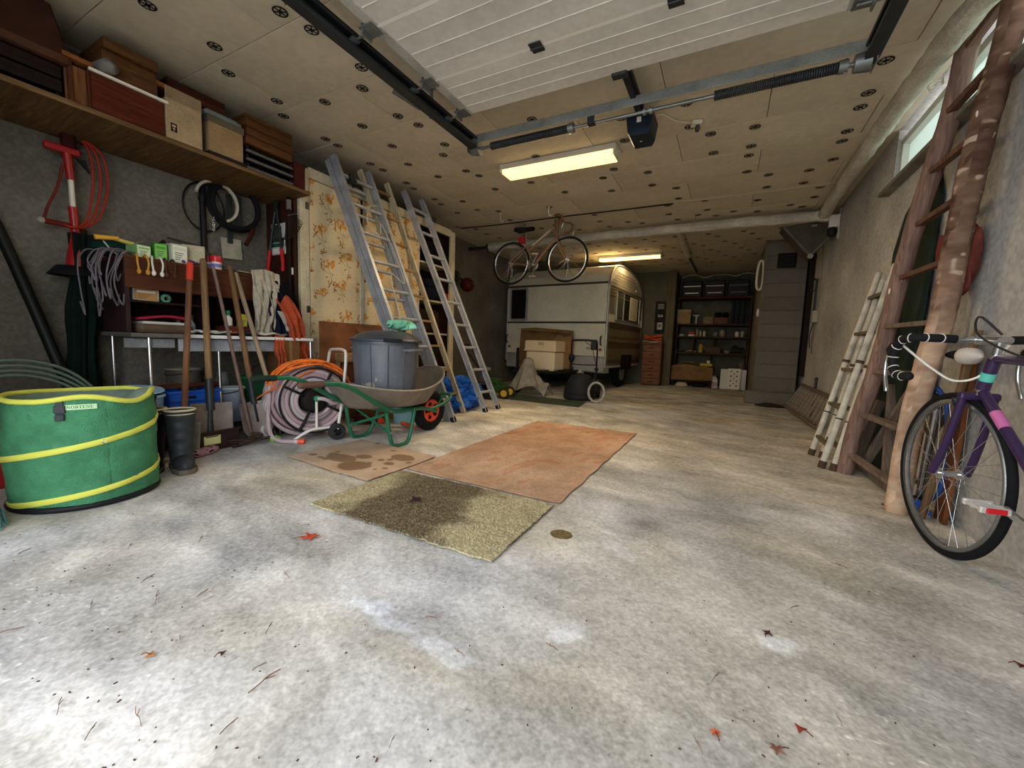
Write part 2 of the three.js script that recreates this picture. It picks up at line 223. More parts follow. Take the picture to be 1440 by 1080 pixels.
// ---------- overhead sectional door, its tracks and opener; ceiling pipes ----------
const M_GALV = grim('#8d9291', 0.42, 2, { metalness: 0.65 }), M_DARKSTEEL = grim('#3a3f42', 0.5, 2, { metalness: 0.5 }), M_BLACK = mat('#15161a', 0.55), M_RUBBER = mat('#17181a', 0.82), M_CHROME = mat('#c9cbcc', 0.22, { metalness: 0.95 });
{
  const d = structGroup('door_1'), x0 = -1.76, x1 = 0.43, y = 2.42, pm = mat('#eeece3', 0.5, { grain: T_FAINT, s: 0.7 }), pm2 = mat('#ebe9df', 0.5, { grain: T_FAINT, s: 0.7 });
  const edges = [-2.52, -2.11, -1.64, -1.17, -0.7, -0.23];
  for (let i = 0; i < 5; i++) {
    const a = edges[i], b = edges[i + 1], gs = [box(x1 - x0, 0.04, b - a - 0.012, (x0 + x1) / 2, y, (a + b) / 2, 0.006)];
    const n = 4; for (let k = 1; k < n; k++) gs.push(box(x1 - x0 - 0.14, 0.005, 0.007, (x0 + x1) / 2, y - 0.021, a + (b - a) * k / n, 0.002));
    part('door_panel', gs, i % 2 ? pm : pm2, d);
    for (const s of [x0 + 0.03, x1 - 0.03]) part('end_cap', box(0.06, 0.046, b - a - 0.014, s, y - 0.001, (a + b) / 2), grim('#c4c2b8', 0.5), d);
    if (i) part('joint_seal', box(x1 - x0 - 0.08, 0.014, 0.02, (x0 + x1) / 2, y - 0.012, a, 0.003), mat('#ebe9df', 0.5), d);
  }
  for (const z of [-2.11, -1.64, -1.17]) for (const x of [-1.03, -0.33]) part('hinge', [box(0.07, 0.006, 0.032, x, y - 0.026, z - 0.022), box(0.07, 0.006, 0.032, x, y - 0.026, z + 0.022), rod([x - 0.035, y - 0.03, z], [x + 0.035, y - 0.03, z], 0.006)], M_DARKSTEEL, d);
  for (const z of [-2.47, -2.11, -1.64, -1.17]) for (const s of [-1, 1]) { const x = s < 0 ? x0 : x1; part('roller_bracket', [box(0.09, 0.008, 0.09, x, y - 0.026, z), box(0.012, 0.06, 0.07, x + s * 0.03, y - 0.03, z), rod([x - 0.03, y - 0.036, z], [x + s * 0.13, y - 0.036, z], 0.007), rod([x + s * 0.1, y - 0.036, z], [x + s * 0.135, y - 0.036, z], 0.022)], M_GALV, d); }
}
for (const s of [-1, 1]) { // C-section tracks hung from the ceiling
  const x = s < 0 ? -1.88 : 0.54, t = thing('door_track', s < 0 ? 'dark steel door track on the side of the shelves and leaning ladders' : 'dark steel door track on the side of the high window', 'door track', [x, 2.36, 0]);
  part('channel', [box(0.006, 0.085, 2.7, s * 0.03, 0, -1.5), box(0.06, 0.006, 2.7, 0, 0.04, -1.5), box(0.06, 0.006, 2.7, 0, -0.04, -1.5), box(0.006, 0.02, 2.7, -s * 0.028, 0.03, -1.5), box(0.006, 0.02, 2.7, -s * 0.028, -0.03, -1.5)], M_DARKSTEEL, t);
  for (const z of [-2.35, -1.3]) part('hanger', [box(0.03, 0.2, 0.004, s * 0.06, 0.08, z), box(0.06, 0.03, 0.004, s * 0.045, 0.01, z), box(0.03, 0.004, 0.06, s * 0.06, 0.185, z)], M_GALV, t);
  part('brace', bar([s * 0.07, 0.0, -2.25], [s * 0.32, 0.17, -2.25], 0.03, 0.004), M_GALV, t);
}
{ // rail across the ends of the tracks with the springs and shaft
  const t = thing('spring_assembly', 'steel cross rail with two dark coil springs behind the open door', 'door spring', [-0.68, 2.37, -2.84]);
  part('cross_rail', [box(2.52, 0.06, 0.004, 0, 0.02, 0.04), box(2.52, 0.004, 0.05, 0, 0.05, 0.015)], grim('#a9aeab', 0.4, 2, { metalness: 0.6 }), t);
  part('shaft', rod([-1.2, -0.04, 0], [1.2, -0.04, 0], 0.011), M_GALV, t);
  for (const [a, b] of [[-1.06, -0.42], [0.5, 1.1]]) { const g = []; for (let x = a; x <= b; x += 0.011) g.push(T(ring(0.023, 0.0055, 14, 6), (q) => q.rotateY(PI / 2).translate(x, -0.04, 0))); part('spring', g, M_DARKSTEEL, t); part('winding_cone', [rod([b - 0.01, -0.04, 0], [b + 0.03, -0.04, 0], 0.033), box(0.012, 0.08, 0.012, b + 0.02, -0.04, 0)], M_GALV, t); }
  for (const x of [-1.2, 1.19]) { part('cable_drum', rod([x - 0.035, -0.04, 0], [x + 0.035, -0.04, 0], 0.042, 0.05, 20), M_GALV, t); part('end_plate', box(0.006, 0.13, 0.12, x + Math.sign(x) * 0.05, -0.01, 0.0), M_GALV, t); }
  part('bracket', [box(0.05, 0.09, 0.006, -0.26, -0.01, 0.03), box(0.05, 0.006, 0.05, -0.26, -0.05, 0.01)], M_DARKSTEEL, t);
  part('coupling', [rod([0.08, -0.04, 0], [0.1, -0.04, 0], 0.022), rod([0.12, -0.04, 0], [0.14, -0.04, 0], 0.022)], M_GALV, t);
}
{
  const t = thing('door_opener', 'dark blue electric door opener hanging behind the open door', 'door opener', [-0.66, 2.35, -2.72]);
  part('drive_rail', [box(0.06, 0.035, 0.62, 0, 0.1, 0.02), box(0.035, 0.03, 0.5, 0, 0.07, 0)], M_BLACK, t);
  const b = part('motor_box', T(prism([[-0.085, 0], [0.085, 0], [0.07, -0.1], [0.055, -0.125], [-0.055, -0.125], [-0.07, -0.1]], 0.2, 0.008), (g) => g.translate(0, 0.065, -0.5)), grim('#1d2a38', 0.45), t);
  part('label', box(0.03, 0.035, 0.003, 0, 0.03, -0.29, 0), mat('#d8d8d4', 0.5), t); part('lamp_lens', ball(0.012, 0, -0.062, -0.4, 1.4, 0.6, 1), mat('#d9d2b0', 0.3), t);
  part('end_bracket', [box(0.09, 0.02, 0.05, -0.02, 0.045, 0.2), box(0.05, 0.16, 0.006, 0, 0.1, -0.3)], M_DARKSTEEL, t);
}
solo('power_cord', 'thin white cord running along the ceiling from the door opener to a socket', 'cord', tube([[-0.62, 2.42, -3.2], [-0.57, 2.535, -3.3], [-0.48, 2.54, -3.45], [-0.36, 2.53, -3.52]], 0.005, 24, 6), mat('#cfc7b0', 0.6));
{ const t = thing('ceiling_socket', 'small white socket with a plug on the ceiling behind the door opener', 'socket', [-0.34, CEIL, -3.54], 20); part('plate', box(0.07, 0.03, 0.07, 0, -0.015, 0, 0.006), mat('#dcd7c6', 0.5), t); part('plug', lathe([[0, 0], [0.016, 0], [0.02, -0.02], [0.012, -0.045], [0, -0.045]]).translate(0.01, -0.03, 0), mat('#4a4238', 0.5), t); }
// lagged pipes
function lagged(pts, r, sd) { const c = new THREE.CatmullRomCurve3(pts.map((p) => V(...p)), false, 'centripetal'), g = new THREE.TubeGeometry(c, 90, r, 14); const p = g.attributes.position; for (let i = 0; i < p.count; i++) { const k = Math.floor(i / 15), q = c.getPointAt(k / 90), s = 1 + 0.16 * (noise(k * 0.35, (i % 15 % 14) * 0.4, sd) - 0.5) + 0.05 * Math.sin(k * 1.3); p.setXYZ(i, q.x + (p.getX(i) - q.x) * s, q.y + (p.getY(i) - q.y) * s, q.z + (p.getZ(i) - q.z) * s); } g.computeVertexNormals(); return g; }
const M_LAG = grim('#e3dcca', 0.9, 1.2, { bump: 0.004, bs: 3 });
{
  const t = thing('lagged_pipe', 'long lagged white pipe running along the wall with the high window and across the ceiling', 'pipe', [0, 0, 0]);
  part('wall_run', [lagged([[0.93, 2.46, -2.68], [0.9, 2.45, -2.95], [0.875, 2.46, -4], [0.88, 2.465, -5], [0.89, 2.45, -6.08]], 0.062, 3), ball(0.072, 0.95, 2.46, -2.68)], M_LAG, t);
  part('cross_run', lagged([[0.95, 2.44, -6.08], [0.2, 2.45, -6.08], [-1.2, 2.455, -6.1], [-2.5, 2.45, -6.1], [-3.72, 2.44, -6.1]], 0.062, 7), M_LAG, t);
  part('bare_end', [rod([-3.7, 2.44, -6.1], [-4.14, 2.44, -6.1], 0.03), rod([-3.72, 2.44, -6.1], [-3.78, 2.44, -6.1], 0.055)], M_DARKSTEEL, t);
}
{ const t = thing('lagged_pipe', 'short lagged pipe running along the ceiling behind the caravan light', 'pipe', [0, 0, 0]); part('run', lagged([[-0.74, 2.49, -6.25], [-0.74, 2.49, -7.2], [-0.74, 2.49, -8.05]], 0.045, 9), M_LAG, t); part('bare_pipe', rod([-0.74, 2.49, -8.05], [-0.7, 2.49, -9.7], 0.022), grim('#55513f', 0.7), t); }
for (const [x, l] of [[-2.83, 'white ceiling hook above the saddle of the hanging bicycle'], [-2.13, 'white ceiling hook above the front wheel of the hanging bicycle']]) { const t = thing('ceiling_hook', l, 'hook', [x, CEIL, -4.9]); part('shank', tube([[0, 0, 0], [0, -0.06, 0], [0.005, -0.1, 0], [0.025, -0.115, 0], [0.04, -0.095, 0]], 0.006, 20, 6), mat('#e8e4d6', 0.4), t); part('flange', rod([0, 0, 0], [0, -0.006, 0], 0.02), mat('#e8e4d6', 0.4), t); }
solo('ceiling_cable', 'dark cable clipped across the ceiling in front of the lagged pipe', 'cable', tube([[-3.75, 2.54, -5.28], [-3.1, 2.535, -5.3], [-2, 2.538, -5.3], [-1.2, 2.536, -5.31], [-0.7, 2.54, -5.32]], 0.008, 40, 6), M_BLACK);
solo('cover_strip', 'pale cover strip along a ceiling joint by the high window wall', 'strip', box(1.5, 0.006, 0.03, 0.15, CEIL - 0.004, -5.33), mat('#c9bfa6', 0.7));
{ const t = thing('wall_hook', 'small white hook on the wall under the lagged pipe', 'hook', [XR, 2.5, -3.55]); part('shank', tube([[0, 0, 0], [-0.05, 0, 0], [-0.07, -0.02, 0], [-0.06, -0.045, 0]], 0.007, 16, 6), mat('#ddd8ca', 0.5), t); part('plate', box(0.01, 0.04, 0.03, -0.005, 0, 0), mat('#ddd8ca', 0.5), t); }

// ---------- caravan ----------
{
  const t = thing('caravan', 'cream touring caravan with a dark front window parked at the back', 'caravan', [-1.93, 0, -7.3], -4.5);
  const W = 2.14, L = 2.2, cream = mat('#e6e0c8', 0.45, { grain: T_FAINT, s: 0.8 }), ribm = grim('#7d7458', 0.4, 0.8), skirt = grim('#b9b9b0', 0.5, 0.8), alu = grim('#c6c4b8', 0.3, 1, { metalness: 0.7 });
  // side outline (z back, y up), extruded across the width
  const prof = [[0, 0.62], [0, 1.94], [0.06, 2.1], [0.25, 2.26], [0.55, 2.33], [1.2, 2.33], [1.75, 2.24], [2.05, 2.05], [2.2, 1.75], [2.2, 0.45], [0, 0.45]];
  const body = T(prism(prof, W - 0.06, 0.03), (g) => g.rotateY(PI / 2).translate(-W + 0.03, 0, 0)); part('body', body, cream, t);
  part('skirt', [T(prism([[0, 0.62], [0.012, 0.36], [0.06, 0.33], [0.3, 0.33], [0.3, 0.62]], W - 0.04), (g) => g.rotateY(PI / 2).translate(-W + 0.02, 0, 0.045))], skirt, t);
  for (const y of [1.96, 1.25]) part('moulding', [box(W - 0.04, 0.035, 0.02, -W / 2, y, 0.038), box(W - 0.04, 0.012, 0.026, -W / 2, y + 0.01, 0.04)], mat('#3d3a30', 0.5), t);
  part('moulding', box(W - 0.04, 0.02, 0.02, -W / 2, 0.63, 0.04), alu, t);
  for (const x of [-W + 0.005, -0.005]) part('corner_trim', [box(0.035, 1.45, 0.04, x, 1.2, 0.02, 0.012), tube([[x, 1.9, 0.02], [x, 2.1, -0.05], [x, 2.27, -0.25], [x, 2.34, -0.55], [x, 2.34, -1.2], [x, 2.25, -1.75], [x, 2.05, -2.06], [x, 1.75, -2.21], [x, 0.5, -2.21]], 0.02, 50, 6)], alu, t);
  const win = part('window', [box(0.34, 0.58, 0.02, -1.86, 1.61, 0.045, 0.01)], mat('#12120f', 0.15), t);
  const rr2 = (w, h, r) => { const s = new THREE.Shape(); const a = w / 2, b = h / 2; s.moveTo(-a + r, -b); s.lineTo(a - r, -b); s.quadraticCurveTo(a, -b, a, -b + r); s.lineTo(a, b - r); s.quadraticCurveTo(a, b, a - r, b); s.lineTo(-a + r, b); s.quadraticCurveTo(-a, b, -a, b - r); s.lineTo(-a, -b + r); s.quadraticCurveTo(-a, -b, -a + r, -b); return s; };
  const fr = rr2(0.42, 0.66, 0.07); fr.holes.push(rr2(0.35, 0.59, 0.05)); part('window_frame', new THREE.ExtrudeGeometry(fr, { depth: 0.025, bevelEnabled: false }).translate(-1.86, 1.61, 0.04), grim('#b3b1a6', 0.4), t);
  for (const x of [-2.11, -0.09]) part('grab_handle', tube([[x, 1.0, 0.03], [x, 0.99, 0.07], [x, 0.85, 0.07], [x, 0.84, 0.03]], 0.012, 20, 8), M_BLACK, t);
  for (const [x, c] of [[-2.06, '#6b6a60'], [-0.1, '#8a5a48']]) part('marker_lamp', [rod([x, 0.76, 0.03], [x, 0.76, 0.055], 0.03, 0.026, 20)], mat(c, 0.3), t);
  part('vent', [box(0.14, 0.05, 0.012, -0.3, 0.78, 0.035), box(0.1, 0.006, 0.016, -0.3, 0.78, 0.037)], grim('#c4bfa8', 0.6), t);
  // the side facing the free aisle: ribbed upper sheet, window band with blind, striped lower panel
  part('side_panel', [box(0.02, 0.5, L - 0.1, 0.002, 1.68, -L / 2), box(0.02, 0.78, L - 0.05, 0.002, 0.86, -L / 2)], ribm, t);
  for (let i = 0; i < 9; i++) part('rib', bar([0.016, 1.76 + i * 0.055, -0.06 - (i > 4 ? (i - 4) * 0.09 : 0)], [0.016, 1.76 + i * 0.055, -2.14 + (i > 3 ? (i - 3) * 0.14 : 0)], 0.012), grim('#a89c76', 0.35), t);
  for (const [y, h, c] of [[1.22, 0.1, '#4f3f28'], [1.02, 0.05, '#7d6742'], [0.86, 0.12, '#574326'], [0.66, 0.07, '#86704a'], [0.55, 0.06, '#4d3b24']]) part('stripe', box(0.008, h, L - 0.06, 0.016, y, -L / 2), grim(c, 0.4), t);
  const sw = part('side_window', box(0.02, 0.5, 1.5, 0.012, 1.6, -1.15, 0.008), mat('#14130f', 0.12), t);
  for (const [a, b, c] of [[-0.4, -0.75, '#4f4d3d'], [-1.2, -1.75, '#d6cdb0']]) { const g = []; for (let k = 0; k < 12; k++) g.push(box(0.008, 0.034, a - b, 0.026, 1.39 + k * 0.039, (a + b) / 2)); part('blind', g, mat(c, 0.6), t); }
  part('window_surround', [box(0.03, 0.02, 1.56, 0.018, 1.87, -1.15), box(0.03, 0.02, 1.56, 0.018, 1.33, -1.15), box(0.03, 0.54, 0.025, 0.018, 1.6, -0.39), box(0.03, 0.54, 0.025, 0.018, 1.6, -0.8), box(0.03, 0.54, 0.025, 0.018, 1.6, -1.92)], alu, t);
  for (const z of [-0.3, -1.6]) part('side_lamp', box(0.03, 0.04, 0.06, 0.02, 2.0, z, 0.01), mat('#cfc7a8', 0.4), t);
  part('wheel_arch', box(0.012, 0.3, 0.72, 0.02, 0.52, -1.2, 0.005), mat('#191714', 0.8), t);
  for (const x of [-0.12, -W + 0.12]) { const w = part('wheel', [T(ring(0.22, 0.075, 28, 12), (g) => g.rotateY(PI / 2).translate(x, 0.295, -1.2))], M_RUBBER, t); part('wheel_rim', [rod([x - 0.06, 0.295, -1.2], [x + 0.07, 0.295, -1.2], 0.16, 0.16, 24)], grim('#8f8d84', 0.5), w); }
  part('chassis', [box(0.06, 0.08, 2.1, -0.5, 0.33, -1), box(0.06, 0.08, 2.1, -W + 0.5, 0.33, -1), box(1.7, 0.06, 0.06, -W / 2, 0.33, -1.2), bar([-0.5, 0.33, 0], [-1.05, 0.33, 1.15], 0.06), bar([-W + 0.5, 0.33, 0], [-1.09, 0.33, 1.15], 0.06), rod([-1.07, 0.33, 1.1], [-1.07, 0.36, 1.4], 0.03)], mat('#25241f', 0.8), t);
  for (const x of [-0.25, -W + 0.25]) part('corner_steady', [bar([x, 0.33, -0.15], [x + 0.04, 0.02, -0.02], 0.04), box(0.12, 0.02, 0.12, x + 0.04, 0.01, -0.02)], mat('#3a3832', 0.7), t);
  part('jockey_wheel', [T(ring(0.07, 0.03, 20, 8), (g) => g.rotateY(PI / 2 - 0.5).translate(-1.0, 0.1, 1.42)), rod([-1.0, 0.12, 1.42], [-1.0, 0.75, 1.42], 0.025)], M_RUBBER, t);
}
// what stands on and before the drawbar
{
  const t = thing('foam_box', 'cream polystyrene box with lid standing on the caravan drawbar', 'box', [-2.95, 0.36, -6.9], -6), m = mat('#ecd9b4', 0.8), m2 = mat('#e6d0a8', 0.8);
  part('tub', [box(0.6, 0.33, 0.4, 0, 0.165, 0, 0.03), box(0.54, 0.02, 0.36, 0, 0.0, 0)], m, t); part('lid', [box(0.64, 0.2, 0.44, 0, 0.43, 0, 0.03), box(0.66, 0.025, 0.46, 0, 0.345, 0, 0.01)], m2, t);
  part('label', box(0.13, 0.07, 0.003, 0.03, 0.47, 0.222, 0), canvasMat(128, 64, '#d9c49a', (g) => { g.fillStyle = '#6d6350'; for (let i = 0; i < 3; i++) for (let k = 0; k < 8; k++) g.fillRect(8 + k * 14, 10 + i * 16, 10, 8); }), t, true);
}
function canvasMat(w, h, bg, draw, rough = 0.7) { return mat('#ffffff', rough, { map: canvasTex(w, h, (g) => { g.fillStyle = bg; g.fillRect(0, 0, w, h); draw(g, w, h); }) }); }
{
  const t = thing('cardboard_carton', 'torn brown cardboard leaning flat against the caravan front', 'cardboard', [-3.0, 0.3, -7.17], -4.5), m = grim('#9a7850', 0.9, 2), m2 = grim('#8a6b46', 0.9, 2);
  part('back_sheet', T(prism([[-0.62, 0.1], [-0.62, 0.82], [-0.3, 0.84], [0, 0.82], [0.5, 0.79], [0.52, 0.1], [0.3, 0.05], [-0.4, 0.06]], 0.012), (g) => g.rotateX(-0.06).translate(0, 0, 0.05)), m2, t);
  part('top_flap', [bar([-0.6, 0.8, 0.12], [0.5, 0.74, 0.12], 0.012, 0.1), T(prism([[0.12, 0], [0.5, 0.02], [0.52, 0.62], [0.36, 0.58], [0.25, 0.64], [0.12, 0.5]], 0.012), (g) => g.translate(0, 0.08, 0.1))], m, t);
}
{
  const m = grim('#9f998c', 0.9, 3, { side: THREE.DoubleSide });
  solo('drawbar_cover', 'grey beige fabric cover draped over the caravan drawbar and jockey wheel', 'cover', [
    sheet((u, v) => { const a = (u - 0.5) * 3.6, h = 1 - v, r = 0.09 + 0.24 * v ** 1.2 * (1 + 0.16 * Math.sin(u * 26) * v); return [Math.sin(a) * r + 0.02 * Math.sin(u * 17) * v, 0.12 + 0.48 * h + 0.05 * v * Math.sin(u * 9 + 1), Math.cos(a) * r * 1.15]; }, 60, 22, 0.005),
    sheet((u, v) => { const x = lerp(0.05, 0.5, u), y = 0.5 - 0.3 * u ** 0.6 + 0.02 * Math.sin(u * 12 + v * 5); return [x, y - 0.22 * Math.abs(v - 0.5) * 2 * (0.5 + u * 0.3), (v - 0.5) * 0.34 + 0.01 * Math.sin(u * 19)]; }, 26, 18, 0.005),
    ball(0.1, 0, 0.55, 0, 1, 0.8, 1)], m, null, [-2.83, 0, -5.95], -10).scale.set(0.82, 0.95, 0.82);
}
{ // corded mower with folded grass bag seen between handle bars
  const t = thing('lawn_mower', 'black electric lawn mower with tall handle in front of the caravan', 'mower', [-2.02, 0, -6.35], 12);
  part('deck', [T(prism([[-0.22, -0.3], [0.22, -0.3], [0.24, 0.2], [0.1, 0.32], [-0.1, 0.32], [-0.24, 0.2]], 0.14, 0.02), (g) => g.rotateX(-PI / 2).translate(0, 0.1, -0.1)), ball(0.14, 0, 0.25, -0.15, 1, 0.7, 1)], M_BLACK, t);
  for (const [x, z] of [[-0.25, 0.12], [0.25, 0.12], [-0.23, -0.35], [0.23, -0.35]]) { const w = part('wheel', T(ring(0.07, 0.028, 22, 8), (g) => g.rotateY(PI / 2).translate(x, 0.098, z)), M_RUBBER, t); part('hub_cap', rod([x - 0.03, 0.098, z], [x + 0.03, 0.098, z], 0.055, 0.055, 18), grim('#7e7a64', 0.6), w); }
  for (const s of [-1, 1]) { part('handle_bar', [tube([[s * 0.2, 0.2, 0.02], [s * 0.2, 0.45, 0.06], [s * 0.2, 0.82, 0.16], [s * 0.19, 0.9, 0.2]], 0.012, 24, 8)], M_BLACK, t); part('clamp_knob', rod([s * 0.2 - 0.03, 0.45, 0.06], [s * 0.2 + 0.03, 0.45, 0.06], 0.022), M_BLACK, t); }
  part('grip', tube([[-0.19, 0.9, 0.2], [0, 0.905, 0.21], [0.19, 0.9, 0.2]], 0.016, 20, 8), M_BLACK, t); part('cross_bar', tube([[-0.2, 0.52, 0.07], [0, 0.515, 0.075], [0.2, 0.52, 0.07]], 0.009, 16, 6), M_BLACK, t);
  part('switch_box', [box(0.09, 0.15, 0.06, 0.15, 0.83, 0.2, 0.015)], M_BLACK, t); part('motor_switch', [ball(0.06, -0.2, 0.62, 0.11, 0.8, 1.2, 0.7)], M_BLACK, t);
  part('cable', tube([[0.2, 0.5, 0.1], [0.17, 0.62, 0.17], [0.12, 0.8, 0.24], [0.02, 0.88, 0.22]], 0.005, 24, 6), M_BLACK, t);
}
{
  const t = thing('collector_bag', 'dark grey dome-shaped hard grass box standing on the floor before the mower', 'grass box', [-1.94, 0, -5.92], 8), m = grim('#2b2d30', 0.6, 2);
  part('tub', T(lathe([[0, 0], [0.22, 0], [0.24, 0.03], [0.235, 0.12], [0.2, 0.25], [0.14, 0.36], [0.06, 0.4], [0, 0.405]], 28), (g) => g.scale(1, 1, 0.8)), m, t);
  part('seam', T(ring(0.236, 0.008, 32, 6), (g) => g.rotateX(PI / 2).scale(1, 1, 0.8).translate(0, 0.1, 0)), M_BLACK, t); part('handle', [ball(0.03, 0, 0.425, 0, 1.3, 1, 1), tube([[-0.05, 0.39, 0], [0, 0.45, 0], [0.05, 0.39, 0]], 0.01, 14, 6)], grim('#8b8b88', 0.4), t);
}
solo('vacuum_hose', 'light grey coiled suction hose leaning on the dark grass box', 'hose', T((() => { const p = []; for (let i = 0; i < 40; i++) { const a = i / 39 * PI * 2.25; p.push([Math.cos(a) * 0.11, 0.155 + Math.sin(a) * 0.145, i * 0.0009]); } return tube(p, 0.018, 110, 8); })(), (g) => g.rotateX(-0.35)), grim('#b4b2ac', 0.6, 6), null, [-1.62, 0, -5.72], 18);
solo('green_mat', 'thin dark green mat lying on the floor before the caravan', 'mat', sheet((u, v) => [(u - 0.5) * 1.2 + 0.1 * v, 0.006 + 0.003 * Math.sin(u * 9), (v - 0.5) * 0.55], 20, 6, 0.008), grim('#4d5a4d', 0.95, 2), null, [-2.36, 0, -5.43], -3);
{
  const t = thing('scarifier', 'green scarifier with yellow wheels standing beyond the blue tarpaulin', 'garden machine', [-3.02, 0, -5.25], 8), gm = grim('#2f5a2a', 0.5, 2), ym = mat('#c9a93a', 0.5);
  part('body', [box(0.34, 0.13, 0.24, 0, 0.14, 0, 0.03), box(0.2, 0.1, 0.18, -0.04, 0.24, 0, 0.03)], gm, t);
  for (const [x, z] of [[0.18, 0.13], [-0.14, 0.13], [0.18, -0.13], [-0.14, -0.13]]) { const w = part('wheel', T(ring(0.06, 0.022, 20, 8), (g) => g.translate(x, 0.083, z)), mat('#2c2c1c', 0.7), t); part('hub_cap', rod([x, 0.083, z - 0.02], [x, 0.083, z + 0.02], 0.05, 0.05, 18), ym, w); }
  part('handle', tube([[-0.1, 0.25, 0.1], [-0.3, 0.5, 0.1], [-0.5, 0.75, 0.1], [-0.5, 0.75, -0.1], [-0.3, 0.5, -0.1], [-0.1, 0.25, -0.1]], 0.012, 40, 6), M_BLACK, t);
}
solo('floodlight', 'grey floodlight box standing behind the tall aluminium ladder', 'box', [box(0.22, 0.05, 0.16, 0, 0.42, 0), box(0.05, 0.4, 0.05, 0, 0.2, 0), box(0.2, 0.02, 0.2, 0, 0.01, 0)], grim('#8d8a80', 0.6), null, [-3.25, 0, -5.2], 0);
{
  const t = thing('punch_ball', 'dark red ball hanging on the dark wall near the caravan', 'ball', [-3.99, 1.78, -5.85]); part('ball', ball(0.12), grim('#5a1a18', 0.5, 3), t); part('strap', [T(ring(0.122, 0.008, 28, 6), (g) => g.rotateX(PI / 2)), rod([-0.1, 0.05, 0], [-0.145, 0.12, 0], 0.01)], M_BLACK, t);
}
{ const t = thing('wall_reel', 'black cable drum fixed on the dark wall beside the red ball', 'drum', [-4.08, 1.9, -5.65]); part('drum', [T(ring(0.07, 0.02, 24, 8), (g) => g.rotateY(PI / 2)), rod([-0.07, 0, 0], [0.02, 0, 0], 0.06)], M_BLACK, t); part('core', rod([0.0, 0, 0], [0.04, 0, 0], 0.025), M_DARKSTEEL, t); }
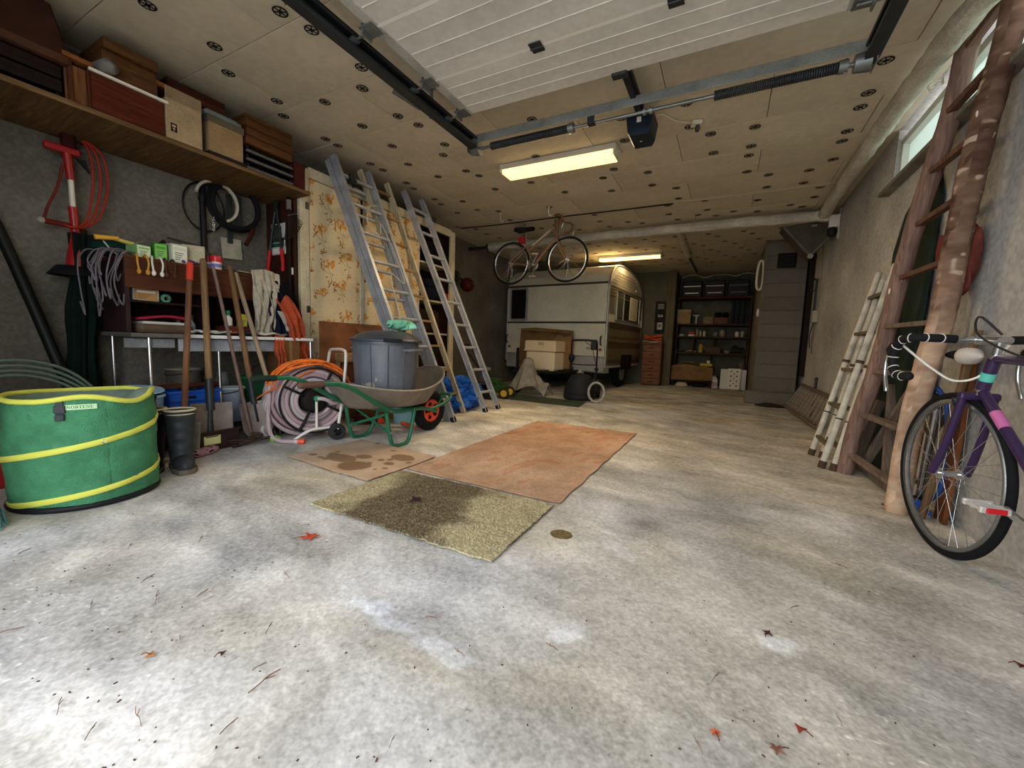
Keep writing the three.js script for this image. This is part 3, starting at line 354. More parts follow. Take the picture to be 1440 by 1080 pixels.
// hanging bicycle
function bicycle(name, label, o) {
  const t = thing(name, label, 'bicycle', o.pos, o.turn), r = o.r, wb = o.wb, fm = o.frame, k = r / 0.335, H = (y) => y * k;
  const wheel = (x) => {
    const w = new THREE.Group(); w.name = x ? 'wheel_001' : 'wheel'; w.position.set(x, r, 0); t.add(w);
    part('tyre', ring(r - 0.014, 0.014, 72, 10), M_RUBBER, w);
    part('rim', [T(lathe([[r - 0.044, -0.009], [r - 0.028, -0.011], [r - 0.026, 0.011], [r - 0.044, 0.009], [r - 0.046, 0], [r - 0.044, -0.009]], 64), (g) => g.rotateX(PI / 2))], o.rim, w);
    for (let i = 0; i < 32; i++) { const a = i / 32 * 2 * PI, b = a + (i % 4 < 2 ? 0.9 : -0.9) , s = i % 2 ? 1 : -1; part('spoke', rod([Math.cos(b) * 0.02, Math.sin(b) * 0.02, s * 0.03], [Math.cos(a) * (r - 0.044), Math.sin(a) * (r - 0.044), 0], 0.0011, 0.0011, 5), M_CHROME, w); }
     part('hub', [rod([0, 0, -0.05], [0, 0, 0.05], 0.012), rod([0, 0, -0.034], [0, 0, -0.028], 0.024), rod([0, 0, 0.028], [0, 0, 0.034], 0.024), rod([0, 0, -0.065], [0, 0, 0.065], 0.005), o.quick ? bar([0, 0, 0.065], [0.05, 0.015, 0.07], 0.008) : rod([0, 0, 0.055], [0, 0, 0.066], 0.01)], M_CHROME, w);
  };
  wheel(0); wheel(wb);
  const bb = [wb * 0.43, H(0.28), 0], st = o.seatTop, ht = o.headTop, hb = o.headBottom, R1 = o.tubeR ?? 0.014;
  part('frame', [rod(bb, st, R1), rod(bb, hb, R1 * 1.1), ...(o.topTubes ?? [[st, ht]]).map(([a, b]) => rod(a, b, R1)), rod(hb, ht, R1 * 1.3), ...[-1, 1].flatMap((s) => [rod([0, r, s * 0.06], [bb[0], bb[1], s * 0.03], 0.008), rod([0, r, s * 0.06], [st[0] - 0.01, st[1] - 0.03, s * 0.02], 0.007)]), rod([bb[0], bb[1], -0.035], [bb[0], bb[1], 0.035], 0.02)], fm, t);
  const cr = [hb[0] + 0.012, hb[1] - 0.03, 0];
  part('fork', [...[-1, 1].map((s) => { const g = tube([[cr[0], cr[1], s * 0.045], [lerp(cr[0], wb, 0.4), lerp(cr[1], r, 0.5), s * 0.05], [lerp(cr[0], wb, 0.72), lerp(cr[1], r, 0.8), s * 0.053], [wb, r, s * 0.055]], o.forkR ?? 0.011, 24, 8); return g; }), box(0.03, 0.03, 0.12, cr[0], cr[1] + 0.005, 0, 0.01), rod(cr, hb, 0.014)], o.fork ?? fm, t);
  part('saddle', [T(prism([[-0.13, -0.07], [-0.14, 0.07], [-0.05, 0.06], [0.03, 0.022], [0.13, 0.018], [0.14, 0], [0.13, -0.018], [0.03, -0.022], [-0.05, -0.06]], 0.03, 0.012), (g) => g.rotateX(-PI / 2).translate(o.saddle[0], o.saddle[1], 0)), ball(0.06, o.saddle[0] - 0.08, o.saddle[1] + 0.02, 0, 1.1, 0.5, 1.1)], M_BLACK, t);
  part('seat_post', rod(st, [o.saddle[0], o.saddle[1], 0], 0.012), M_CHROME, t);
  const sc = part('crankset', [T(ring(0.085, 0.004, 40, 6), (g) => g.translate(bb[0], bb[1], 0.045)), T(ring(0.065, 0.004, 36, 6), (g) => g.translate(bb[0], bb[1], 0.038)), ...[0, 1, 2, 3, 4].map((i) => bar([bb[0], bb[1], 0.045], [bb[0] + 0.083 * Math.cos(i * 1.257), bb[1] + 0.083 * Math.sin(i * 1.257), 0.045], 0.012, 0.004))], M_CHROME, t);
  const ca = o.crank; for (const s of [1, -1]) { const e = [bb[0] + s * 0.165 * k * Math.cos(ca), bb[1] + s * 0.165 * k * Math.sin(ca), s * 0.07]; part('crank_arm', bar([bb[0], bb[1], s * 0.055], e, 0.022, 0.013), M_CHROME, t); const p = part('pedal', [box(0.085, 0.012, 0.012, e[0], e[1], e[2] + s * 0.015), box(0.085, 0.012, 0.012, e[0], e[1], e[2] + s * 0.075), box(0.014, 0.022, 0.075, e[0] - 0.038, e[1], e[2] + s * 0.045), box(0.014, 0.022, 0.075, e[0] + 0.038, e[1], e[2] + s * 0.045), rod([e[0], e[1], e[2]], [e[0], e[1], e[2] + s * 0.08], 0.009)], o.pedal ?? M_CHROME, t); for (const q of [-1, 1]) part('reflector', box(0.006, 0.018, 0.05, e[0] + q * 0.047, e[1], e[2] + s * 0.045), mat('#c2202a', 0.25), p); }
  part('chain', tube([[0, r + 0.035, 0.045], [bb[0], bb[1] + 0.087, 0.045], [bb[0] + 0.087, bb[1], 0.045], [bb[0], bb[1] - 0.087, 0.045], [0.02, r - 0.075, 0.045]], 0.004, 40, 5), mat('#3a3630', 0.5, { metalness: 0.6 }), t);
  part('rear_gear', [...[0.035, 0.028, 0.022].map((q, i) => rod([0, r, 0.036 + i * 0.006], [0, r, 0.04 + i * 0.006], q, q, 20)), bar([0.0, r - 0.01, 0.05], [0.03, r - 0.1, 0.05], 0.018, 0.01)], M_CHROME, t);
  if (o.extra) o.extra(t, { bb, st, ht, hb, r, wb, cr });
  return t;
}
{
  const fm = mat('#8d6a4e', 0.4, { metalness: 0.4 });
  bicycle('hanging_bicycle', 'bronze bicycle hanging from the ceiling in front of the caravan', { pos: [-2.93, 1.68, -5.42], turn: -1.5, r: 0.31, wb: 0.885, frame: fm, rim: M_CHROME, seatTop: [0.25, 0.55, 0], headTop: [0.69, 0.79, 0], headBottom: [0.72, 0.64, 0], topTubes: [[[0.27, 0.46, 0], [0.69, 0.75, 0]]], saddle: [0.22, 0.76, 0], crank: 1.05, pedal: mat('#b9b5a8', 0.4), extra: (t, q) => {
    part('stem', [rod(q.ht, [0.68, 0.86, 0], 0.012), rod([0.68, 0.86, 0], [0.76, 0.865, 0], 0.012)], M_CHROME, t);
    part('drop_bar', [rod([0.76, 0.865, -0.19], [0.76, 0.865, 0.19], 0.011), ...[-1, 1].map((s) => tube([[0.76, 0.865, s * 0.18], [0.8, 0.865, s * 0.2], [0.85, 0.84, s * 0.2], [0.86, 0.78, s * 0.2], [0.82, 0.735, s * 0.2], [0.74, 0.73, s * 0.2]], 0.012, 24, 8))], mat('#7d5640', 0.6), t);
    for (const s of [-1, 1]) part('brake_lever', tube([[0.855, 0.84, s * 0.2], [0.89, 0.82, s * 0.2], [0.895, 0.74, s * 0.2], [0.87, 0.69, s * 0.2]], 0.007, 16, 6), M_CHROME, t);
    part('brake_cable', tube([[0.87, 0.85, 0.2], [0.9, 0.91, 0.15], [0.82, 0.93, 0.05], [0.73, 0.8, 0.02]], 0.003, 24, 5), M_BLACK, t);
    part('saddle_bag', box(0.09, 0.09, 0.1, 0.17, 0.63, 0, 0.02), mat('#a51f20', 0.5), t); part('pump', rod([0.36, 0.54, 0.022], [0.62, 0.72, 0.022], 0.011), mat('#cfcac0', 0.3, { metalness: 0.3 }), t);
  } });
  for (const x of [-2.72, -2.2]) solo('bicycle_strap', x < -2.5 ? 'thin strap holding the saddle end of the hanging bicycle to the ceiling' : 'thin strap holding the handlebar end of the hanging bicycle to the ceiling', 'strap', tube([[x, CEIL, -5.42], [x + 0.004, 2.48, -5.42], [x, 2.36, -5.42]], 0.004, 8, 5), M_BLACK);
}

// ---------- the long shelf under the ceiling and what lies on it ----------
const W_RED = wood('#6b3a22', 0.6), W_REDV = wood('#6b3a22', 0.6, true), W_BROWN = wood('#7a5230', 0.65), W_ORANGE = wood('#9a5f30', 0.6), W_PALE = wood('#b9966a', 0.7), W_DARK = wood('#33201a', 0.6), W_DARKV = wood('#3a2218', 0.6, true), CARD = grim('#a98d66', 0.9, 2), CARD2 = grim('#b9a07a', 0.9, 2);
{
  const t = thing('long_shelf', 'long wooden shelf board fixed high on the dark wall', 'shelf', [-3.5, 2.0, -1.1]);
  part('board', box(0.6, 0.03, 2.46, 0, 0, 0), wood('#8a6a45', 0.7), t); for (const z of [0.6]) part('bracket', [box(0.4, 0.02, 0.025, -0.08, -0.026, z), bar([-0.27, -0.2, z], [0.05, -0.035, z], 0.02), box(0.02, 0.24, 0.025, -0.285, -0.135, z)], M_DARKSTEEL, t);
}
const SH = 2.017, planksIn = 'planks and boards on the long shelf';
{ const t = thing('suitcase', 'large dark brown case with a sloped corner on the long shelf', 'case', [-3.5, SH + 0.175, -0.5]), m = grim('#42251a', 0.8, 4);
  part('shell', T(prism([[-0.36, 0], [0.4, 0], [0.4, 0.1], [0.36, 0.26], [0.2, 0.31], [-0.36, 0.33]], 0.56, 0.008), (g) => g.rotateY(PI / 2).translate(-0.28, 0, 0)), m, t); part('rim', box(0.585, 0.04, 0.8, 0, 0.02, -0.02), grim('#5a3a28', 0.7, 3), t); part('handle', tube([[0.3, 0.17, 0.1], [0.33, 0.17, 0.06], [0.33, 0.17, -0.06], [0.3, 0.17, -0.1]], 0.01, 16, 6), M_BLACK, t); }
{ const t = thing('crate', 'dark crate under the large brown case on the long shelf', 'crate', [-3.5, SH, -0.5]), m = wood('#2c1c18', 0.7);
  for (const s of [-1, 1]) for (const y of [0.04, 0.11]) part('slat', box(0.02, 0.06, 0.78, s * 0.27, y + 0.015, 0), m, t); for (const s of [-1, 1]) part('end_board', box(0.52, 0.16, 0.018, 0, 0.085, s * 0.38), m, t); part('bottom_board', box(0.52, 0.012, 0.76, 0, 0.008, 0), m, t); }
{ const t = thing('drawer', 'small upright wooden drawer beside the large brown case', 'drawer', [-3.42, SH, -0.955]);
  for (let i = 0; i < 4; i++) part('slat', box(0.05, 0.22, 0.02, 0.04 + 0.052 * (i - 0.5), 0.11, 0.03), W_REDV, t); part('side_board', [box(0.012, 0.2, 0.1, 0.175, 0.1, 0)], wood('#8c5a38', 0.6, true), t); part('top_board', box(0.42, 0.025, 0.12, 0, 0.232, 0), W_ORANGE, t); part('back_board', box(0.4, 0.2, 0.02, 0, 0.1, -0.045), W_REDV, t); }
solo('cloth_roll', 'grey cloth roll poking out between the drawer and planks', 'roll', [ball(0.05, 0.06, 0.0, 0, 2.2, 0.8, 0.7), lathe([[0, -0.1], [0.035, -0.1], [0.04, 0.1], [0, 0.12]], 18).rotateZ(-PI / 2).translate(0.14, 0, 0)], grim('#8b8880', 0.85, 4), null, [-3.42, 2.275, -1.045], 8);
const ORD = ['topmost', 'second from the top', 'third from the top', 'fourth from the top', 'fifth from the top', 'sixth from the top'];
function boards(label, x, y, z0, z1, list, m, g = planksIn) { let h = 0; list.forEach(([th, w], i) => { solo('board', ORD[list.length - 1 - i] + ' board ' + label, 'board', box(w, th - 0.003, z1 - z0, 0, th / 2, 0), Array.isArray(m) ? m[Math.floor(rnd() * m.length)] : m, g, [x + rr(-0.012, 0.012), y + h, (z0 + z1) / 2 + rr(-0.006, 0.006)]); h += th; }); }
seed(5);
solo('plank', 'broad red brown plank on edge along the front of the shelf', 'plank', box(0.022, 0.19, 0.33, 0, 0.096, 0), wood('#6a2f1c', 0.6), null, [-3.215, SH, -1.165]);
solo('stick', 'long thin white stick on top of the red brown plank', 'stick', box(0.02, 0.016, 0.36, 0, 0, 0), mat('#ded7c4', 0.6), null, [-3.2, SH + 0.203, -1.17]);
boards('of the brown stack behind the red brown plank', -3.42, SH, -1.32, -1.07, [[0.08, 0.34], [0.08, 0.34], [0.07, 0.33], [0.075, 0.34], [0.07, 0.33], [0.06, 0.34]], [W_BROWN, wood('#7d5430', 0.6), wood('#6e4526', 0.6)]);
{ const t = thing('carton', 'tall beige cardboard carton with a black label on the long shelf', 'carton', [-3.4, SH, -1.435], 0); part('box', box(0.4, 0.24, 0.2, 0, 0.12, 0, 0.006), CARD2, t); part('flap', [T(box(0.4, 0.006, 0.12, 0, 0, 0), (g) => g.rotateX(0.5).translate(0, 0.268, 0.04)), box(0.006, 0.075, 0.2, 0.197, 0.272, 0)], grim('#9d8767', 0.9, 2), t);
  part('label', box(0.003, 0.06, 0.045, 0.201, 0.07, 0.06, 0), canvasMat(64, 64, '#b39c76', (g) => { g.fillStyle = '#1d1712'; g.fillRect(6, 4, 50, 56); g.fillStyle = '#b39c76'; g.fillRect(16, 14, 30, 14); g.fillRect(22, 34, 18, 8); g.beginPath(); g.arc(31, 50, 5, 0, 7); g.fill(); }), t, true); }
solo('plank', 'short orange brown plank lying on the beige carton', 'plank', box(0.3, 0.03, 0.22, 0, 0.016, 0), W_ORANGE, null, [-3.42, SH + 0.315, -1.42]);
{ const t = thing('carton', 'lower beige carton beside the black slatted frames on the shelf', 'carton', [-3.41, SH, -1.69]); part('box', box(0.4, 0.2, 0.22, 0, 0.12, 0, 0.006), CARD, t); part('base_tray', box(0.42, 0.022, 0.24, 0, 0.011, 0), grim('#2a2420', 0.8), t); part('lid', box(0.41, 0.045, 0.235, 0, 0.238, 0), grim('#6e6450', 0.8, 2), t); }
solo('folder', 'grey blue folder lying on the lower beige carton', 'folder', [box(0.38, 0.026, 0.24, 0, 0.014, 0, 0.008), box(0.36, 0.014, 0.2, -0.005, 0.034, 0)], grim('#7e8a88', 0.7, 2), null, [-3.41, SH + 0.262, -1.68]);
boards('of the reddish pair high behind the cartons', -3.62, SH + 0.405, -1.82, -1.46, [[0.05, 0.3], [0.045, 0.28]], [wood('#5f3420', 0.6), wood('#74432a', 0.6)]);
boards('of the brown stack on the black slatted frames', -3.4, SH + 0.185, -2.19, -1.83, [[0.06, 0.36], [0.06, 0.36], [0.06, 0.36], [0.03, 0.36]], [W_BROWN, wood('#7f5634', 0.6), wood('#6f4828', 0.6)]);
solo('support_box', 'closed dark box standing beneath the reddish boards', 'box', [box(0.12, 0.39, 0.3, 0, 0.2, 0), box(0.125, 0.03, 0.31, 0, 0.37, 0)], wood('#241813', 0.8), null, [-3.7, SH, -1.63]);
for (let i = 0; i < 3; i++) { const dk = grim('#1b1a1c', 0.6, 3), t = thing('slatted_frame', ['lowest', 'middle', 'topmost'][i] + ' of the three black slatted frames piled on the long shelf', 'frame', [-3.42, SH + i * 0.06, -2.01], 0, 'black slatted frames on the long shelf'); part('border', [box(0.38, 0.04, 0.02, 0, 0.03, 0.17), box(0.38, 0.04, 0.02, 0, 0.03, -0.17), box(0.02, 0.04, 0.34, -0.18, 0.03, 0)], dk, t); part('edge_strip', box(0.024, 0.018, 0.36, 0.19, 0.014, 0), grim('#6a6662', 0.5, 3), t); for (let k = 0; k < 4; k++) part('slat', box(0.36, 0.012, 0.05, 0, 0.035, -0.12 + k * 0.08), dk, t); }
solo('box', 'dark red box at the end of the long shelf beside the wardrobe', 'box', [box(0.36, 0.2, 0.1, 0, 0.1, 0), box(0.365, 0.03, 0.105, 0, 0.19, 0)], grim('#4c1c18', 0.7, 3), null, [-3.42, SH, -2.26]);

// ---------- hanging on the dark wall ----------
{
  const t = thing('strimmer', 'red corded grass trimmer with a white shaft hanging on the wall', 'grass trimmer', [-3.7, 0, -1.03]), rm = grim('#b01a1c', 0.4, 3);
  part('shaft', rod([0, 1.45, -0.005], [0.01, 1.76, 0], 0.014), mat('#d9d4c4', 0.4), t); part('upper_tube', [rod([0.01, 1.72, 0], [0.01, 1.88, 0.01], 0.02, 0.022), box(0.05, 0.045, 0.16, 0.01, 1.89, 0.03, 0.015)], rm, t);
  part('handle', [box(0.05, 0.13, 0.07, 0.01, 1.97, 0.0, 0.02)], grim('#3a1512', 0.6, 3), t); part('trigger', [T(prism([[0, 0], [0.05, 0.0], [0.07, -0.07], [0.01, 0.0]], 0.02), (g) => g.rotateY(PI / 2).translate(0, 1.86, -0.02))], M_BLACK, t);
  part('lower_tube', rod([0, 1.36, -0.008], [0, 1.56, -0.003], 0.022), rm, t); part('motor', T(lathe([[0, 0], [0.05, 0], [0.055, 0.06], [0.05, 0.12], [0.035, 0.2], [0.024, 0.27], [0, 0.27]], 24), (g) => g.translate(0, 1.14, -0.012)), rm, t);
  part('guard', T(lathe([[0.01, 0.03], [0.1, 0.015], [0.14, -0.03], [0.145, -0.03], [0.1, 0.03], [0.01, 0.045]], 28), (g) => g.scale(0.62, 1, 1).translate(0, 1.16, -0.01)), M_BLACK, t); part('spool', rod([0, 1.1, -0.01], [0, 1.16, -0.01], 0.045, 0.04), M_BLACK, t);
  part('side_handle', [tube([[0, 1.44, -0.03], [0.01, 1.44, 0.05], [0.015, 1.44, 0.13]], 0.016, 16, 8), tube([[0.015, 1.44, 0.13], [0.012, 1.52, 0.11], [0.01, 1.66, 0.06], [0.01, 1.8, 0.03]], 0.008, 20, 6)], grim('#7a2a20', 0.5, 3), t); part('cap', ball(0.02, 0.015, 1.44, 0.14), mat('#9c9488', 0.4), t);
  solo('extension_lead', 'orange red extension lead hung in long loops beside the grass trimmer', 'cable', [0, 1, 2].map((i) => tube([[-0.02, 2.02, -0.05], [0.01 + i * 0.01, 1.93, -0.09 - i * 0.025], [0.02, 1.8, -0.1 - i * 0.035], [0.02, 1.62, -0.085 - i * 0.032], [0.02, 1.48, -0.05 - i * 0.02], [0.02 + i * 0.012, 1.43, 0.0], [0.01, 1.435 + i * 0.004, 0.06]], 0.007, 50, 6)), mat('#9a2b1a', 0.5), null, [-3.7, 0, -1.03]);
  solo('wall_nail', 'iron nail holding the red grass trimmer on the wall', 'nail', [rod([-0.1, 2.02, -0.03], [0.01, 2.03, -0.03], 0.006), rod([0.01, 2.03, -0.03], [0.016, 2.03, -0.03], 0.014)], M_DARKSTEEL, null, [-3.7, 0, -1.03]);
}
solo('drain_hose', 'thick black hose with a bent top leaning against the dark wall', 'hose', tube([[0.02, 1.62, 0.28], [0.03, 1.64, 0.2], [0.03, 1.58, 0.1], [0.04, 1.35, 0.02], [0.1, 1.0, -0.06], [0.2, 0.5, -0.16], [0.34, 0.03, -0.25]], 0.028, 60, 10), mat('#0e1412', 0.5), null, [-3.77, 0, -0.75]);
{ const t = thing('garden_parasol', 'tall folded dark green parasol standing beside the workbench', 'parasol', [-3.62, 0, -0.99]); const gm = mat('#0f2019', 0.85, { grain: T_CLOTH, s: 3 });
  part('canopy', sheet((u, v) => { const a = u * 2 * PI, r = lerp(0.07, 0.045, v) * (1 + 0.22 * Math.sin(a * 8)) + 0.01 * Math.sin(v * 14); return [Math.cos(a) * r + 0.02 - v * 0.1, 0.28 + v * 1.12, Math.sin(a) * r - v * 0.08]; }, 64, 12, 0.004), gm, t); part('pole', rod([0.03, 0.0, 0.01], [-0.08, 1.43, -0.085], 0.018), W_DARKV, t); part('foot', lathe([[0, 0], [0.09, 0], [0.09, 0.03], [0.03, 0.07], [0.03, 0.12], [0, 0.12]], 28), M_BLACK, t); }
solo('garden_hose', 'loose loops of thin pale green hose behind the green garden bag', 'hose', [0, 1, 2, 3].map((i) => tube([[0.05, 0.43 + i * 0.02, 0.4], [0.02, 0.53 + i * 0.03, 0.15 - i * 0.02], [-0.02, 0.53 + i * 0.018, -0.02 - i * 0.03], [-0.03, 0.43 + i * 0.02, -0.2 - i * 0.01], [0, 0.2, -0.34 - i * 0.02], [0.03, 0.012, -0.42 - i * 0.03]], 0.009, 50, 6)), mat('#5d7064', 0.5), null, [-3.37, 0, -0.72]);
{ const t = thing('crate', 'red plastic crate behind the green garden bag', 'crate', [-3.3, 0, -0.42]); const m = mat('#8e1a1a', 0.5); part('shell', [box(0.4, 0.36, 0.012, 0, 0.19, -0.2), box(0.4, 0.36, 0.012, 0, 0.19, 0.2), box(0.012, 0.36, 0.4, -0.2, 0.19, 0), box(0.012, 0.36, 0.4, 0.2, 0.19, 0), box(0.4, 0.012, 0.4, 0, 0.01, 0)], m, t); part('rim', [box(0.44, 0.03, 0.02, 0, 0.37, -0.21), box(0.44, 0.03, 0.02, 0, 0.37, 0.21), box(0.02, 0.03, 0.44, -0.21, 0.37, 0), box(0.02, 0.03, 0.44, 0.21, 0.37, 0)], m, t); }
{ // coils on the wall: black hose ring, white hose, tubes
  const t = thing('hose_coil', 'thick black hose coil hanging high on the wall beside the wardrobe', 'hose', [-3.74, 1.86, -2.0]); part('coil', [0, 1].map((i) => T(ring(0.19 - i * 0.012, 0.02, 50, 8), (g) => g.rotateY(PI / 2).translate(0.02 + i * 0.03, -0.0, 0))), M_RUBBER, t); part('hose_end', [tube([[0.05, -0.15, -0.13], [0.06, -0.23, -0.1], [0.06, -0.3, -0.06]], 0.018, 14, 8)], grim('#4a1f18', 0.6), t);
  solo('cable_coil', 'white cable ring hanging on the wall left of the black coil', 'cable', [0, 1].map((i) => T(new THREE.TorusGeometry(0.15, 0.011, 8, 40, PI * 1.3), (g) => g.rotateZ(-0.4 + PI * 0.2).rotateY(-PI / 2).translate(0.02 * i, 0, 0.005 * i))), mat('#b9b4a2', 0.6), null, [-3.7, 1.85, -1.86]);
  solo('wire_ring', 'thin dark wire ring hanging on the wall nearest the trimmer', 'wire', T(ring(0.16, 0.007, 50, 6), (g) => g.rotateY(PI / 2).scale(1, 1.15, 0.9)), M_BLACK, null, [-3.77, 1.8, -1.8]);
  solo('metal_bar', 'longer dark flat metal bar hanging inside the black coil', 'bar', [box(0.012, 0.4, 0.04), box(0.016, 0.03, 0.045, 0, 0.18, 0)], M_DARKSTEEL, null, [-3.76, 1.76, -1.98]);
  solo('metal_bar', 'shorter dark flat metal bar hanging inside the black coil', 'bar', [box(0.012, 0.3, 0.05), box(0.016, 0.03, 0.055, 0, 0.13, 0)], M_DARKSTEEL, null, [-3.74, 1.81, -2.04]);
  solo('chain', 'thin bright chain hanging on the dark wall', 'chain', Array.from({ length: 14 }, (_, i) => T(ring(0.009, 0.0028, 12, 5), (g) => g.scale(0.8, 1.4, 1).rotateY(i % 2 ? PI / 2 : 0).translate(0, -i * 0.019, 0))), M_CHROME, null, [-3.72, 1.88, -1.84]);
  { const c = thing('clipboard', 'pale sheet of paper hanging from a clip under the black coil', 'paper', [-3.775, 1.52, -2.0], 0); part('sheet', T(box(0.006, 0.17, 0.16), (g) => g.rotateX(0.06)), mat('#c9c3ab', 0.8, { grain: T_GRIME, s: 3 }), c); part('clip', [box(0.012, 0.1, 0.02, 0.008, 0.1, 0.01), box(0.014, 0.02, 0.03, 0.01, 0.06, 0.01)], wood('#5f3c22', 0.5), c); }
  solo('downpipe', 'black vertical pipe on the wall behind the hanging coils', 'pipe', [rod([0, 1.25, 0], [0, 2.0, 0], 0.022), ...[1.4, 1.85].map((y) => rod([0, y, 0], [0, y + 0.025, 0], 0.028))], M_BLACK, null, [-3.77, 0, -1.79]);
  { const s = thing('sickle', 'dark sickle blade lying on the bench hutch against the wall', 'sickle', [-3.7, 1.42, -1.62], 0); part('blade', [T(prism([[0.3, -0.02], [0.2, 0.05], [0.05, 0.08], [-0.12, 0.05], [-0.12, 0.035], [0.05, 0.055], [0.19, 0.02], [0.3, -0.02]], 0.006), (g) => g.rotateY(PI / 2).rotateX(-0.25))], M_DARKSTEEL, s); part('handle', rod([0, 0.04, 0.12], [0, -0.1, 0.25], 0.014), W_DARK, s); for (let i = 0; i < 9; i++) part('tooth', bar([0.004, 0.04, 0.1 - i * 0.03], [0.004, -0.06 - i * 0.006, 0.07 - i * 0.035], 0.005), M_DARKSTEEL, s); }
}

// ---------- wardrobe with wallpapered doors ----------
const T_PAPER = canvasTex(512, 1024, (g, w, h) => {
  g.fillStyle = '#cdbc98'; g.fillRect(0, 0, w, h); seed(77);
  for (let i = 0; i < 2600; i++) { g.fillStyle = `rgba(${rnd() < 0.5 ? '120,90,50' : '225,205,160'},${rr(0.02, 0.08)})`; g.fillRect(rnd() * w, rnd() * h, rr(2, 26), rr(2, 26)); }
  const leaf = (x, y, r, a, c) => { g.save(); g.translate(x, y); g.rotate(a); g.fillStyle = c; g.beginPath(); g.ellipse(0, 0, r, r * 0.42, 0, 0, 7); g.fill(); g.restore(); };
  for (let gy = 0; gy < 4; gy++) for (let gx = 0; gx < 3; gx++) {
    const x = gx * 170 + 85 + (gy % 2) * 60, y = gy * 256 + 110 + (gx % 2) * 90;
    g.strokeStyle = 'rgba(96,74,36,.75)'; g.lineWidth = 3; g.beginPath(); g.moveTo(x, y); g.bezierCurveTo(x + 40, y + 60, x - 60, y + 120, x + 10, y + 210); g.stroke(); g.beginPath(); g.moveTo(x + 5, y + 90); g.bezierCurveTo(x + 40, y + 80, x + 60, y + 50, x + 66, y + 20); g.stroke();
    for (let k = 0; k < 15; k++) leaf(x + rr(-40, 40), y + rr(-36, 36), rr(14, 26), rnd() * 7, ['rgba(186,120,44,.55)', 'rgba(168,98,34,.6)', 'rgba(206,150,74,.6)'][k % 3]);
    for (let k = 0; k < 16; k++) leaf(x + 62 + rr(-16, 16), y + 10 + k * 6 - 30 + rr(-8, 8), rr(5, 11), rnd() * 7, ['rgba(116,62,22,.8)', 'rgba(140,80,30,.75)'][k % 2]);
    for (let k = 0; k < 12; k++) leaf(x - 10 + rr(-20, 26), y + 170 + rr(-26, 26), rr(6, 11), rnd() * 7, 'rgba(128,72,26,.72)');
    leaf(x + 24, y + 120, 16, 0.6, 'rgba(120,96,52,.6)'); leaf(x - 26, y + 90, 14, 2.4, 'rgba(120,96,52,.55)');
  }
});
const M_PAPER = mat('#ffffff', 0.8, { map: (() => { const t = T_PAPER.clone(); t.repeat.set(1 / 0.62, 1 / 1.15); return t; })() }), M_CREAMPAINT = grim('#d6ccae', 0.6, 1.5);
{
  const t = thing('wardrobe', 'big brown wardrobe whose front doors are covered in floral wallpaper', 'wardrobe', [-3.38, 0, -2.33]), H = 2.27, D = 0.42;
  part('side_panel', [box(D, H, 0.03, -D / 2 - 0.02, H / 2, 0)], wood('#4a2a18', 0.55, true), t); part('side_panel', box(D, H, 0.03, -D / 2 - 0.02, H / 2, -2.27), wood('#4a2a18', 0.55, true), t);
  part('top_panel', box(D, 0.03, 2.27, -D / 2 - 0.02, H + 0.012, -1.13), W_DARK, t); part('back_panel', box(0.015, H, 2.25, -D - 0.005, H / 2, -1.13), wood('#3a2415', 0.7, true), t);
  part('frame', [box(0.035, H - 0.05, 0.09, 0, H / 2 + 0.02, -0.055), box(0.035, H - 0.05, 0.09, 0, H / 2 + 0.02, -2.24), box(0.035, 0.09, 2.1, 0, H - 0.03, -1.15), box(0.035, 1.9, 0.05, 0.006, 0.98, -0.69), box(0.03, 0.08, 2.1, -0.005, 0.05, -1.15)], M_CREAMPAINT, t);
  const d1 = part('door', box(0.022, H - 0.16, 0.57, 0, H / 2, -0.395), M_PAPER, t); part('door', box(0.022, H - 0.16, 0.86, 0, H / 2, -1.15), M_PAPER, t);
  part('hinge', [box(0.012, 0.06, 0.03, 0.02, 1.05, -0.08), box(0.012, 0.06, 0.03, 0.02, 1.95, -0.08)], M_DARKSTEEL, t);
  part('paper_seam', box(0.004, 0.012, 0.56, 0.013, 0.82, -0.4, 0), mat('#dac9a0', 0.8), d1);
  for (const y of [0.45, 0.9, 1.32, 1.78]) part('shelf_board', box(D - 0.04, 0.022, 0.6, -D / 2 - 0.01, y, -1.9), M_CREAMPAINT, t);
}
for (const [y, h, c, l] of [[1.335, 0.28, '#1a1d2c', 'dark blue folded cloth on the upper open wardrobe shelf'], [1.79, 0.3, '#14151d', 'black bag on the topmost open wardrobe shelf'], [0.915, 0.3, '#3a2a1c', 'brown box on the middle open wardrobe shelf'], [0.465, 0.28, '#2b2622', 'dark box on the lowest open wardrobe shelf']]) solo('stored_bundle', l, 'bundle', [box(0.3, h, 0.44, 0, h / 2, 0, 0.06), box(0.28, 0.04, 0.4, 0.01, h * 0.6, 0, 0.015)], mat(c, 0.9, { grain: T_CLOTH, s: 4 }), 'things on the open wardrobe shelves', [-3.6, y, -4.22]);
solo('red_tin', 'small red tin on the open wardrobe shelf beside the blue cloth', 'tin', lathe([[0, 0], [0.05, 0], [0.05, 0.1], [0.046, 0.11], [0, 0.11]], 24), mat('#8c1d16', 0.4), null, [-3.43, 1.335, -4.49]);
